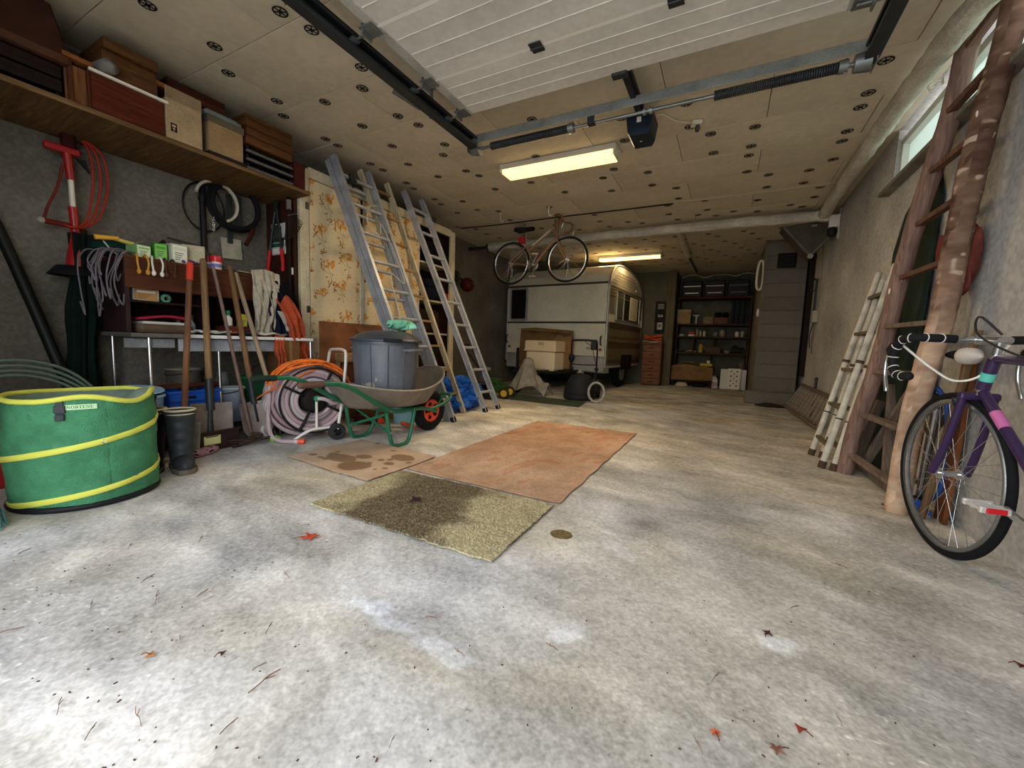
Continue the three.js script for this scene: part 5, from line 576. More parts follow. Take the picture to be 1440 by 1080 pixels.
leaning('shovel', 'wooden shovel handle with a red grip standing behind the grey boot', 'shovel', [-3.262, 1.26, -1.46], [-2.98, 0.02, -1.25], (t, L) => { part('grip', [rod([0, 0, 0], [0, -0.11, 0], 0.02), ball(0.02)], mat('#c8402e', 0.6), t); part('handle', rod([0, -0.1, 0], [0, -L + 0.12, 0], 0.017, 0.019), wood('#8a6246', 0.6, true), t); part('blade', blade(0.16, 0.22).translate(0, -L + 0.22, 0).rotateY(1.5), M_IRON, t); });
leaning('shovel', 'broad square shovel with pale wooden handle standing in the brown tray', 'shovel', [-3.275, 1.3, -1.545], [-3.13, 0.03, -1.49], (t, L) => { part('handle', [rod([0, 0, 0], [0, -L + 0.42, 0], 0.02, 0.021), ball(0.02)], M_ASH2, t); part('socket', [rod([0, -L + 0.46, 0], [0, -L + 0.24, 0], 0.024, 0.027), rod([0, -L + 0.3, 0.0], [0, -L + 0.08, 0.01], 0.012, 0.024)], M_DARKSTEEL, t); part('blade', T(blade(0.25, 0.28), (g) => g.rotateY(PI / 2 - 0.1).translate(0, -L + 0.29, 0)), M_IRON, t); });
leaning('hoe', 'slender metal rod hoe whose head lies on the floor', 'hoe', [-3.27, 1.27, -1.605], [-3.13, 0.03, -1.76], (t, L) => { part('handle', rod([0, 0, 0], [0, -L, 0], 0.011, 0.013), grim('#7d675c', 0.5, 4), t); part('head', [bar([0, -L + 0.03, 0], [0.1, -L + 0.02, -0.02], 0.02), T(box(0.07, 0.012, 0.16), (g) => g.translate(0.06, -L + 0.012, 0.04))], M_RUST, t); });
leaning('spade', 'spade with dark socket and rounded worn blade beside the slender hoe', 'spade', [-3.27, 1.29, -1.715], [-3.13, 0.02, -1.82], (t, L) => { part('handle', [rod([0, 0, 0], [0, -L + 0.44, 0], 0.018, 0.019), ball(0.018)], M_ASH, t); part('socket', [rod([0, -L + 0.46, 0], [0, -L + 0.26, 0], 0.021, 0.022), bar([0, -L + 0.3, 0], [0.01, -L + 0.12, 0], 0.014)], M_DARKSTEEL, t); part('blade', T(blade(0.2, 0.28, 1.6), (g) => g.rotateY(PI / 2 - 0.4).translate(0, -L + 0.28, 0)), M_IRON, t); });
leaning('fork', 'pale handled garden fork leaning beside the hose reel', 'fork', [-3.27, 1.25, -1.755], [-3.12, 0.02, -2.0], (t, L) => { part('handle', [rod([0, 0, 0], [0, -L + 0.36, 0], 0.015, 0.017), ball(0.015)], wood('#b5a184', 0.6, true), t); part('socket', rod([0, -L + 0.38, 0], [0, -L + 0.24, 0], 0.019), M_DARKSTEEL, t); part('crosspiece', box(0.02, 0.02, 0.15, 0, -L + 0.24, 0), M_DARKSTEEL, t); for (let i = 0; i < 4; i++) part('tine', tube([[0, -L + 0.24, -0.066 + i * 0.044], [0.015, -L + 0.12, -0.066 + i * 0.044], [0, -L + 0.005, -0.066 + i * 0.044]], 0.006, 10, 6), M_IRON, t); });
{ const t = thing('valve', 'small black tap set with a pale blue dial beside the hose reel', 'tap', [-3.2, 0, -2.12]); part('stand', [rod([0, 0, 0], [0, 0.26, 0], 0.02), rod([0, 0, 0], [0, 0.02, 0], 0.07)], M_BLACK, t); part('dial', rod([0.01, 0.27, 0.02], [0.035, 0.27, 0.03], 0.022), mat('#b4c8dc', 0.4), t); part('knob', rod([0.01, 0.2, 0.03], [0.05, 0.19, 0.05], 0.018), mat('#a9a83a', 0.5), t); }
for (let i = 0; i < 4; i++) solo('metal_strip', 'rusty curved metal strip lying on the floor before the spade', 'strip', sheet((u, v) => [0.02 + i * 0.016 + (v - 0.5) * 0.02 + 0.05 * u, 0.02 + 0.012 * i + 0.012 * Math.sin(u * 5 + i), -0.14 + u * 0.28 + i * 0.01], 14, 2, 0.006), M_RUST, 'rusty metal strips before the spade', [-3.06, 0, -1.72], -15);

// ---------- hose reel cart ----------
{
  const t = thing('hose_reel', 'hose reel cart with white tube frame and thick pinkish grey hose', 'hose reel', [-2.94, 0, -2.1], -20), wm = mat('#ded9cf', 0.4), hm = [mat('#b9a6a9', 0.45), mat('#b8b2b4', 0.45), mat('#a88f94', 0.45)]; seed(17);
  const cy = 0.315;
  for (let i = 0; i < 26; i++) { const lay = i % 4, x = 0.15 - Math.floor(i / 4) * 0.06 - (lay === 1 ? 0.02 : 0), r = 0.125 + lay * 0.034 + (i > 12 ? 0.045 : 0) + rr(-0.008, 0.008), n = 40, pts = []; for (let k = 0; k < n; k++) { const a = k / n * 2 * PI, s = 1 + (Math.cos(a) > 0 ? 0.02 : 0) + (i > 12 && Math.sin(a) < 0 ? 0.06 : 0); pts.push([x + 0.014 * Math.sin(a + i), Math.max(0.02, cy + Math.sin(a) * r * s), Math.cos(a) * r * s]); } part('hose_turn', tube(pts, 0.0165, 110, 8, true), hm[i % 3], t); }
  part('drum', [T(lathe([[0.06, -0.2], [0.1, -0.19], [0.1, 0.16], [0.07, 0.175], [0, 0.185], [0, 0.165], [0.06, 0.165]], 36), (g) => g.rotateZ(-PI / 2).translate(0, cy, 0))], mat('#1f1b1a', 0.6), t);
  for (let k = 0; k < 4; k++) { const a = 0.5 + k * PI / 2; part('spoke_arm', [tube([[0.175, cy + Math.sin(a) * 0.09, Math.cos(a) * 0.09], [0.195, cy + Math.sin(a) * 0.16, Math.cos(a) * 0.16], [0.185, cy + Math.sin(a) * 0.25, Math.cos(a) * 0.25]], 0.011, 16, 6)], M_BLACK, t); }
  part('outer_ring', T(ring(0.25, 0.008, 60, 6), (g) => g.rotateY(PI / 2).translate(0.185, cy, 0)), M_BLACK, t);
  part('tap_connector', [rod([0.18, cy + 0.02, 0], [0.25, cy + 0.025, 0.01], 0.018), rod([0.21, cy + 0.02, 0], [0.22, cy + 0.02, 0], 0.025)], mat('#2a8a5c', 0.4), t); part('lead_hose', tube([[0.24, cy + 0.025, 0], [0.27, cy + 0.02, -0.04], [0.25, cy - 0.02, -0.12], [0.2, cy + 0.02, -0.2]], 0.015, 24, 8), hm[0], t);
  part('cart_frame', [tube([[0.2, 0.09, -0.16], [0.19, 0.35, -0.2], [0.18, 0.62, -0.23], [0.16, 0.69, -0.235], [0.1, 0.705, -0.237], [-0.1, 0.705, -0.237], [-0.2, 0.69, -0.235], [-0.23, 0.62, -0.23], [-0.23, 0.35, -0.2], [-0.23, 0.09, -0.16]], 0.0125, 80, 8), tube([[0.2, 0.1, -0.12], [0.2, 0.09, 0.05], [0.17, 0.012, 0.17]], 0.0115, 16, 8), tube([[-0.2, 0.1, -0.12], [-0.2, 0.09, 0.05], [-0.22, 0.012, 0.17]], 0.0115, 16, 8), rod([-0.24, 0.09, -0.14], [0.24, 0.09, -0.14], 0.012), rod([0.2, 0.1, 0.0], [0.2, cy, 0], 0.01)], wm, t);
  for (const s of [-1, 1]) { const w = part('wheel', T(lathe([[0.03, -0.018], [0.058, -0.02], [0.064, -0.012], [0.064, 0.012], [0.058, 0.02], [0.03, 0.018]], 30), (g) => g.rotateZ(PI / 2).translate(s * 0.235, 0.066, -0.14)), grim('#3b3d40', 0.6, 4), t); part('hub_cap', [rod([s * 0.235 - 0.014, 0.066, -0.14], [s * 0.235 + 0.016, 0.066, -0.14], 0.018), ...[0, 1, 2, 3, 4].map((k) => bar([s * 0.235, 0.066, -0.14], [s * 0.235, 0.066 + 0.045 * Math.sin(k * 1.257), -0.14 + 0.045 * Math.cos(k * 1.257)], 0.012))], M_BLACK, w); }
  for (const q of [rod([0.2 - 0.025, 0.02, 0.15], [0.165, 0.012, 0.185], 0.014), rod([-0.217, 0.02, 0.15], [-0.222, 0.013, 0.185], 0.014)]) part('foot_cap', q, grim('#6a5a52', 0.6, 4), t);
  part('hose_tail', tube([[-0.02, cy + 0.05, 0.27], [0.02, 0.16, 0.29], [0.08, 0.05, 0.28], [0.13, 0.022, 0.24], [0.18, 0.018, 0.18], [0.212, 0.018, 0.14]], 0.0155, 40, 8), hm[0], t); part('orange_coupling', [rod([0.218, 0.02, 0.13], [0.24, 0.02, 0.098], 0.02), rod([0.212, 0.02, 0.138], [0.218, 0.02, 0.13], 0.016)], mat('#e85a34', 0.4), t); part('grey_collar', rod([0.2, 0.019, 0.155], [0.214, 0.019, 0.136], 0.0185), mat('#c6c4c0', 0.4), t);
  part('hose_tail', tube([[-0.1, cy + 0.05, 0.27], [-0.1, 0.14, 0.3], [-0.06, 0.05, 0.31], [-0.02, 0.022, 0.29], [0.02, 0.018, 0.27]], 0.0155, 30, 8), hm[1], t); part('green_coupling', [rod([0.03, 0.022, 0.265], [0.062, 0.026, 0.25], 0.027), rod([0.058, 0.02, 0.252], [0.085, 0.022, 0.238], 0.021)], mat('#8fd43a', 0.4), t); part('grey_sleeve', rod([0.012, 0.021, 0.274], [0.032, 0.021, 0.264], 0.02), grim('#6d6a6c', 0.5), t);
}
seed(23);
solo('orange_cable', 'bundle of orange extension cable draped over the top of the hose reel', 'cable', [...Array.from({ length: 10 }, (_, i) => { const r = 0.285 + rr(-0.012, 0.03), x = -0.02 + i * 0.016, pts = []; for (let k = 0; k <= 24; k++) { const a = lerp(0.35 + rr(0, 0.25), PI - 0.45 - rr(0, 0.4), k / 24); pts.push([x + 0.03 * Math.sin(k * 0.5 + i) + 0.02 * (k / 24), 0.315 + Math.sin(a) * r, Math.cos(a) * (r + 0.03)]); } return tube(pts, 0.006, 60, 6); }), tube([[0.16, 0.56, -0.02], [0.17, 0.5, 0.12], [0.12, 0.44, 0.2], [0.0, 0.37, 0.3], [-0.12, 0.3, 0.345], [-0.16, 0.24, 0.33]], 0.006, 50, 6)], mat('#ea7a30', 0.5), null, [-2.94, 0, -2.1], -20);

// ---------- wheelbarrow with the dustbin ----------
{
  const t = thing('wheelbarrow', 'wheelbarrow with green tube frame and worn grey oval tray', 'wheelbarrow', [-2.36, 0, -2.36], -3), gm = grim('#1f7350', 0.4, 3), tray = grim('#8f8577', 0.55, 3, { metalness: 0.25 });
  const rim = (a) => { const z = Math.cos(a), x = Math.sin(a); return [x * 0.33 * (1 - 0.08 * z), 0.47 + (z < 0 ? 0.11 * z * z : 0.03 * z * z) - 0.04 * x * x, z > 0 ? z * 0.47 : z * 0.56]; };
  const shell = (u, v) => { const a = u * 2 * PI, r = rim(a), k = v < 0.55 ? lerp(1, 0.7, v / 0.55) : lerp(0.7, 0.0, (v - 0.55) / 0.45), d = v < 0.55 ? lerp(r[1], 0.3, (v / 0.55) ** 0.9) : lerp(0.3, 0.288, (v - 0.55) / 0.45); return [r[0] * k, d, r[2] * k + 0.0]; };
  part('tray', sheet(shell, 72, 20, 0.003), tray, t); const rp = []; for (let i = 0; i < 64; i++) rp.push(rim(i / 64 * 2 * PI)); part('rolled_rim', tube(rp, 0.008, 160, 8, true), grim('#b0aaa0', 0.4, 3, { metalness: 0.4 }), t);
  for (const s of [-1, 1]) { part('frame_tube', tube([[s * 0.255, 0.52, 0.76], [s * 0.255, 0.515, 0.62], [s * 0.255, 0.47, 0.5], [s * 0.25, 0.37, 0.33], [s * 0.235, 0.28, 0.14], [s * 0.2, 0.262, -0.05], [s * 0.15, 0.25, -0.22], [s * 0.09, 0.21, -0.42], [s * 0.085, 0.185, -0.5]], 0.017, 70, 10), gm, t); part('grip', [rod([s * 0.255, 0.52, 0.86], [s * 0.255, 0.52, 0.72], 0.02), ball(0.02, s * 0.255, 0.52, 0.86)], grim(s > 0 ? '#6d4f45' : '#25392f', 0.7, 5), t);
    part('leg', tube([[s * 0.225, 0.275, 0.2], [s * 0.225, 0.03, 0.14], [s * 0.225, 0.012, 0.1], [s * 0.225, 0.012, 0.02], [s * 0.225, 0.03, -0.02], [s * 0.195, 0.265, -0.12]], 0.0145, 50, 8), gm, t); part('bolt', [rod([s * 0.23 - 0.03, 0.285, 0.18], [s * 0.23 + 0.03, 0.285, 0.18], 0.006), rod([s * 0.225 - 0.022, 0.12, 0.17], [s * 0.225 + 0.022, 0.12, 0.17], 0.007)], M_CHROME, t); part('fork_stay', bar([s * 0.085, 0.2, -0.48], [s * 0.09, 0.33, -0.6], 0.02, 0.004), gm, t); }
  part('front_hoop', tube([[-0.09, 0.21, -0.42], [-0.1, 0.26, -0.62], [-0.07, 0.3, -0.72], [0, 0.31, -0.74], [0.07, 0.3, -0.72], [0.1, 0.26, -0.62], [0.09, 0.21, -0.42]], 0.014, 40, 8), gm, t);
  part('cross_brace', [bar([-0.225, 0.12, 0.17], [0.2, 0.26, 0.14], 0.018, 0.006), bar([0.225, 0.12, 0.17], [-0.2, 0.26, 0.14], 0.018, 0.006)], gm, t); part('crossbar', [rod([-0.235, 0.275, 0.14], [0.235, 0.275, 0.14], 0.012), rod([-0.18, 0.26, -0.12], [0.18, 0.26, -0.12], 0.012)], gm, t);
  const w = part('wheel', T(ring(0.135, 0.048, 44, 14), (g) => g.rotateY(PI / 2).translate(0, 0.183, -0.5)), M_RUBBER, t); const om = mat('#e2502c', 0.45);
  part('wheel_rim', [T(lathe([[0.02, -0.012], [0.05, -0.02], [0.085, -0.03], [0.105, -0.034], [0.105, 0.034], [0.085, 0.03], [0.05, 0.02], [0.02, 0.012]], 40), (g) => g.rotateZ(PI / 2).translate(0, 0.183, -0.5))], om, w); part('axle', rod([-0.1, 0.183, -0.5], [0.1, 0.183, -0.5], 0.01), M_CHROME, w);
  for (let k = 0; k < 5; k++) part('rim_hole', T(rod([-0.032, 0, 0], [0.032, 0, 0], 0.018, 0.018, 14), (g) => g.translate(0, 0.183 + 0.062 * Math.sin(k * 1.257), -0.5 + 0.062 * Math.cos(k * 1.257))), mat('#2a1a14', 0.8), w);
}
{
  const t = thing('dustbin', 'dark grey plastic dustbin with lid standing in the wheelbarrow', 'dustbin', [-2.35, 0.297, -2.35], 0), m = mat('#565d67', 0.36, { grain: T_GRIME, s: 2.5 });
  part('body', lathe([[0, 0], [0.205, 0], [0.212, 0.012], [0.245, 0.46], [0.25, 0.47], [0.25, 0.5], [0.243, 0.5], [0.205, 0.02], [0, 0.02]], 56), m, t);
  const ribs = []; for (let k = 0; k < 12; k++) { const a = k / 12 * 2 * PI + 0.2; ribs.push(bar([Math.cos(a) * 0.213, 0.02, Math.sin(a) * 0.213], [Math.cos(a) * 0.246, 0.46, Math.sin(a) * 0.246], 0.008)); } for (const r of ribs) part('rib', r, m, t);
  part('lid', lathe([[0, 0.575], [0.08, 0.574], [0.17, 0.562], [0.225, 0.535], [0.245, 0.515], [0.272, 0.505], [0.274, 0.492], [0.262, 0.49], [0.262, 0.5], [0.24, 0.505], [0, 0.56]], 60), mat('#484e57', 0.36, { grain: T_GRIME, s: 2 }), t);
  for (const a of [0.62, 0.62 + PI]) { const c = Math.cos(a), s = Math.sin(a); part('lid_catch', T(box(0.13, 0.025, 0.03), (g) => g.rotateY(PI / 2 - a).translate(c * 0.268, 0.5, s * 0.268)), M_BLACK, t); }
  for (const a of [-0.1, PI - 0.1]) part('handle', T(tube([[-0.08, 0, -0.02], [-0.07, 0, 0.035], [0, 0, 0.045], [0.07, 0, 0.035], [0.08, 0, -0.02]], 0.011, 30, 8), (g) => g.rotateY(PI / 2 - a).translate(Math.cos(a) * 0.245, 0.43, Math.sin(a) * 0.245)), grim('#6d747c', 0.4, 3), t);
  part('dusty_wall', lathe([[0.2135, 0.012], [0.2465, 0.46]], 72), mat('#ffffff', 0.4, { map: tex(512, 256, (u, v) => { const w = ((u * 2 * PI) % (2 * PI)), dx = (Math.min(Math.abs(w - 0.3), 2 * PI - Math.abs(w - 0.3))) / 0.5, n = fbm(u * 40, v * 9, 401, 4), n2 = fbm(u * 90, v * 40, 403, 3), k = clamp(sst(0.32, 0.6, Math.exp(-dx * dx) * (1.15 - v * 1.9) + (n - 0.5) * 0.9) * (0.45 + 0.9 * n2) + 0.25 * sst(0.55, 0.75, n2) * (1 - v), 0, 1), b = 0.36 + 0.1 * (fbm(u * 30, v * 3, 407, 3) - 0.5); return [lerp(b, 0.62, k), lerp(b + 0.02, 0.59, k), lerp(b + 0.05, 0.53, k)]; }, true, false) }), t, true);
}
solo('plastic_bag', 'crumpled mint green plastic bag lying on the dustbin lid', 'bag', sheet((u, v) => { const a = u * 2 * PI, r = 0.11 * Math.sin(v * PI * 0.96 + 0.06) * (1 + 0.3 * Math.sin(a * 3 + v * 8) + 0.15 * Math.sin(a * 7 - v * 5)); return [Math.cos(a) * r, 0.005 + 0.06 * (1 - Math.cos(v * PI)) / 2 + 0.014 * Math.sin(a * 5 + v * 17) + 0.014, Math.sin(a) * r * 0.7]; }, 44, 22, 0.002), mat('#8fe0bd', 0.35, { transmission: 0.25, thickness: 0 }), null, [-2.3, 0.87, -2.45]);

// ---------- ladders leaning on the wardrobe ----------
const M_ALU = grim('#bcc1c8', 0.36, 3, { metalness: 0.35 });
function leanLadder(name, label, group, foot, top, w, o) { // foot: mid of the feet; leans towards -x; rungs run along z
  const t = thing(name, label, 'ladder', foot, 0, group), dx = top[0] - foot[0], dy = top[1] - foot[1], dz = top[2] - foot[2], L = Math.hypot(dx, dy, dz), up = V(dx, dy, dz).normalize(), n = V(-up.y, up.x, 0).multiplyScalar(-1).normalize(), side = V(0, 0, 1), p = (s, l, k) => { const q = up.clone().multiplyScalar(l).addScaledVector(side, s * w / 2 * (1 - (o.taper ?? 0) * l / L)).addScaledVector(n, k); return [q.x, q.y, q.z]; };
  for (const sec of o.sections ?? [0]) for (const s of [-1, 1]) {
    const a = p(s, sec ? o.shift ?? 0 : 0, sec), b = p(s, L - (sec ? 0 : o.cut ?? 0), sec), r = part('rail', [bar(a, b, o.rw ?? 0.06, o.rd ?? 0.025, 0)], o.m, t);
    if (o.alu) part('rail_flange', [-1, 1].map((f) => bar(p(s * 1.0, sec ? o.shift ?? 0 : 0, sec + f * 0.026), p(s * 1.0, L - (sec ? 0 : o.cut ?? 0), sec + f * 0.026), 0.012, 0.034)), o.m, t);
  }
  for (let l = o.first ?? 0.24, i = 0; l < L - 0.1; l += o.step ?? 0.28, i++) for (const sec of o.sections ?? [0]) part('rung', o.alu ? rod(p(-1, l + sec * 0.6, sec), p(1, l + sec * 0.6, sec), 0.0165) : bar(p(-1.02, l, sec), p(1.02, l, sec), o.rung ?? 0.028, (o.rung ?? 0.028) * 0.8), o.rm ?? o.m, t);
  if (o.alu) for (const s of [-1, 1]) part('foot_pad', bar(p(s, -0.004, 0), p(s, 0.05, 0), 0.068, 0.032), M_BLACK, t);
  return [t, p, L];
}
const lg = 'ladders leaning on the wardrobe';
{ const [t, p, L] = leanLadder('ladder', 'double aluminium extension ladder with a rope nearest the dustbin', lg, [-2.38, 0.002, -3.1], [-3.33, 2.47, -2.86], 0.4, { m: M_ALU, alu: true, sections: [0, -0.075], rd: 0.026, rw: 0.055 });
  part('rope', [tube([p(-0.6, 2.25, 0.04), p(0.0, 2.2, 0.05), p(0.5, 2.0, 0.04), p(0.1, 1.9, 0.06), p(-0.4, 2.05, 0.04), p(-0.7, 1.45, 0.03), p(0.2, 1.5, 0.06), p(0.55, 1.1, 0.05), p(0.7, 1.0, 0.05), p(0.5, 0.98, 0.06)], 0.005, 80, 5)], mat('#b9b4a6', 0.7), t); part('pulley', [rod(p(0.55, 2.42, 0.02), p(0.55, 2.42, 0.06), 0.035), bar(p(0.55, 2.36, 0.03), p(0.55, 2.5, 0.03), 0.03, 0.01)], M_DARKSTEEL, t); part('latch', [-1, 1].map((s) => bar(p(s * 0.86, 1.9, 0.02), p(s * 0.86, 1.98, 0.03), 0.03, 0.014))[0], M_GALV, t); }
leanLadder('ladder', 'pale painted wooden ladder between the two aluminium ladders', lg, [-2.6, 0.002, -3.62], [-3.37, 2.47, -3.18], 0.36, { m: wood('#e0d3b2', 0.6, true), rm: wood('#a58a63', 0.6), rw: 0.06, rd: 0.03 });
leanLadder('ladder', 'single aluminium ladder standing nearest the caravan', lg, [-2.44, 0.002, -4.16], [-3.36, 2.48, -3.76], 0.3, { m: grim('#c3c6cb', 0.38, 3, { metalness: 0.35 }), alu: true, rw: 0.055 });
// cardboard and boards at the wardrobe foot
solo('cardboard_sheet', 'flat brown hardboard sheet leaning against the wardrobe doors', 'board', T(box(0.008, 0.95, 0.48, 0, 0.475, 0, 0.002), (g) => g.rotateZ(0.03)), grim('#8f5c3a', 0.75, 2), null, [-3.26, 0, -2.7]);
solo('batten', 'pale wooden batten across the foot of the hardboard sheet', 'batten', [box(0.03, 0.09, 0.5, 0, 0.62, 0), box(0.028, 0.6, 0.03, 0, 0.3, -0.23), box(0.028, 0.6, 0.03, 0, 0.3, 0.23)], W_PALE, null, [-3.2, 0, -2.82]);
{ const t = thing('carton', 'open brown cardboard box behind the dustbin', 'carton', [-3.1, 0, -3.05], 0); part('box', [box(0.26, 0.86, 0.006, 0, 0.43, 0.18), box(0.26, 0.86, 0.006, 0, 0.43, -0.18), box(0.006, 0.86, 0.36, 0.13, 0.43, 0), box(0.006, 0.86, 0.36, -0.13, 0.43, 0), box(0.26, 0.006, 0.36, 0, 0.004, 0)], grim('#95663f', 0.85, 2), t); part('flap', [T(box(0.006, 0.13, 0.36), (g) => g.rotateZ(0.7).translate(-0.17, 0.9, 0))], grim('#8a5c3a', 0.85, 2), t); part('flap', [T(box(0.26, 0.1, 0.006), (g) => g.rotateX(-0.6).translate(0, 0.9, -0.2))], grim('#a57448', 0.85, 2), t); }
{ const t = thing('carton', 'small tan cardboard box under the hanging orange sleeve', 'carton', [-3.33, 0, -2.15]); part('box', box(0.2, 0.76, 0.16, 0, 0.38, 0), grim('#7a5a38', 0.85, 2), t); part('tape', box(0.202, 0.765, 0.03, 0, 0.382, 0), grim('#94734c', 0.6, 2), t); }
solo('tarpaulin', 'crumpled bright blue tarpaulin heaped on the floor behind the ladders', 'tarpaulin', T(new THREE.IcosahedronGeometry(1, 24), (g) => { const p = g.attributes.position; for (let i = 0; i < p.count; i++) { let x = p.getX(i), y = p.getY(i), z = p.getZ(i); const f = Math.abs(fbm(x * 2.6 + 5, y * 2.6 + z * 2, 12, 4) - 0.5) + Math.abs(fbm(z * 3 + 8, x * 3 - y * 2, 19, 4) - 0.5), s = 0.82 + f * 1.1; p.setXYZ(i, x * s * 0.26, Math.max(0.004, 0.16 + y * s * 0.21), z * s * 0.36); } g.computeVertexNormals(); }), mat('#1c56ac', 0.45), null, [-2.88, 0, -4.0]);
solo('sheet_metal', 'dark grey folded sheet on the floor behind the blue tarpaulin', 'sheet', [box(0.4, 0.02, 0.5, 0, 0.24, 0), box(0.36, 0.22, 0.03, 0, 0.12, 0.2), box(0.36, 0.22, 0.03, 0, 0.12, -0.2)], grim('#3c3a36', 0.8, 2), null, [-3.1, 0, -4.75]);
{ const t = thing('hedge_trimmer', 'dark red power tool lying on the floor beyond the wheelbarrow', 'power tool', [-2.95, 0, -2.72], 20); part('body', [box(0.22, 0.07, 0.08, 0, 0.045, 0, 0.02), ball(0.04, -0.1, 0.05, 0)], grim('#4a1c18', 0.5, 4), t); part('front_cap', rod([0.11, 0.04, 0], [0.15, 0.04, 0], 0.028), mat('#d8502c', 0.5), t); part('blade', box(0.3, 0.012, 0.05, -0.26, 0.02, 0), M_IRON, t); }
solo('light_blue_tub', 'pale blue tub seen beneath the wheelbarrow tray', 'tub', lathe([[0, 0], [0.1, 0], [0.13, 0.2], [0.14, 0.2], [0.135, 0.215], [0.12, 0.2], [0, 0.02]], 32), mat('#8ec4d8', 0.45), null, [-2.75, 0, -3.0]);
solo('hand_rake', 'small orange handled hand rake lying on the floor beyond the pale blue tub', 'handle', [rod([0, 0.02, -0.05], [0, 0.02, 0.08], 0.018), rod([0, 0.02, 0.08], [0, 0.015, 0.24], 0.007)], mat('#d8643c', 0.5), null, [-2.62, 0, -2.86], 75);

// ---------- floor mats and boards ----------
solo('cardboard_sheet', 'large thin reddish brown cardboard sheet lying flat on the floor', 'cardboard', sheet((u, v) => [(u - 0.5) * 1.02 + 0.004 * Math.sin(v * 40), 0.004 + 0.003 * (fbm(u * 5, v * 9, 4, 3) - 0.3) + 0.004 * (u > 0.97 ? 1 : 0), (v - 0.5) * 2.0], 60, 90, 0.004), mat('#ffffff', 0.85, { map: (() => { const t = tex(512, 1024, (u, v) => { const a = fbm(u * 3, v * 6, 201, 5), b = fbm(u * 9 + v * 4, v * 12, 203, 4), d = noise(u * 160, v * 300, 207), wet = sst(0.2, 0.9, v); let l = 0.62 + 0.22 * (a - 0.5) + 0.16 * (b - 0.5) + 0.1 * (d - 0.5) + 0.05 * (noise(u * 40, v * 260, 209) - 0.5); const k = sst(0.58, 0.75, b) * 0.1; return [l + 0.115 - k * 0.6, l - 0.025 + wet * 0.02 - k, l - 0.125 + wet * 0.02 - k]; }, true, false); t.repeat.set(1 / 1.02, 1 / 2); t.offset.set(0.5, 0.5); return t; })() }), null, [-1.2, 0, -2.88]);
solo('cardboard_sheet', 'small tan cardboard sheet with many dark round stains beside the wheelbarrow', 'cardboard', sheet((u, v) => { const x = lerp(-2.53, -1.72, u), z = lerp(-1.55, -2.24, v); return [x + 2.1 + (1 - u) * 0.03 + (v > 0.5 ? 0.0 : 0), 0.011 + 0.003 * Math.sin(u * 8 + v * 5), z + 1.9 - u * 0.03 + (1 - u) * -0.08 * (1 - v) + u * 0.08 * (v)]; }, 40, 34, 0.004), mat('#ffffff', 0.85, { map: (() => { seed(41); const bl = Array.from({ length: 22 }, () => [rr(0.08, 0.92), rr(0.1, 0.95), rr(0.018, 0.045), rr(0.8, 1.5)]); bl.push([0.38, 0.62, 0.1, 1.7], [0.62, 0.72, 0.12, 1.2], [0.76, 0.32, 0.1, 1.2], [0.5, 0.5, 0.07, 1.3]); const t = tex(512, 512, (u, v) => { let s = 0; for (const [x, y, r, e] of bl) { const d = Math.hypot((u - x) / e, v - y) + 0.03 * (fbm(u * 12, v * 12, 211, 3) - 0.5); s = Math.max(s, sst(r, r - 0.018, d)); } const a = fbm(u * 5, v * 5, 213, 4), l = lerp(0.68 + 0.16 * (a - 0.5), 0.47 + 0.1 * (a - 0.5), s) + 0.04 * (noise(u * 150, v * 150, 3) - 0.5); return [l + 0.085, l - 0.02, l - 0.12]; }, true, false); t.repeat.set(1 / 0.84, 1 / 0.76); t.offset.set(0.5, 0.5); return t; })() }), null, [-2.1, 0, -1.9]);
solo('carpet_piece', 'yellowish frayed carpet piece with brown stains lying on the floor', 'carpet', sheet((u, v) => { const e = (k) => 0.012 * (fbm(k * 22, 3, 221, 4) - 0.5); return [(u - 0.5) * 1.0 + e(v + (u > 0.5 ? 7 : 0)) * (u < 0.03 || u > 0.97 ? 1 : 0), 0.007 + 0.006 * noise(u * 200, v * 130, 223), (v - 0.5) * 0.62 + e(u + (v > 0.5 ? 3 : 0)) * (v < 0.04 || v > 0.96 ? 1.6 : 0)]; }, 200, 124, 0.006), mat('#ffffff', 0.98, { map: (() => { const t = tex(1024, 640, (u, v) => { const f = noise(u * 260, v * 160, 231), g2 = noise(u * 110, v * 70, 233), a = fbm(u * 4, v * 3, 235, 4), b = fbm(u * 10, v * 7, 237, 3); const band = Math.exp(-(((u - 0.44 - 0.12 * (v - 0.5)) / 0.33) ** 2)), k = clamp(sst(0.25, 0.75, band * 1.15 + (a - 0.5) * 1.1 + (b - 0.5) * 0.5) * (0.55 + 0.45 * sst(0, 0.3, u)) ); const n = 0.17 * (f - 0.5) + 0.16 * (g2 - 0.5); return [lerp(0.67, 0.40, k) + n, lerp(0.635, 0.36, k) + n, lerp(0.51, 0.285, k) + n * 0.9]; }, true, false); t.repeat.set(1 / 1.0, 1 / 0.62); t.offset.set(0.5, 0.5); return t; })() }), null, [-1.2, 0, -1.525], 0.5);

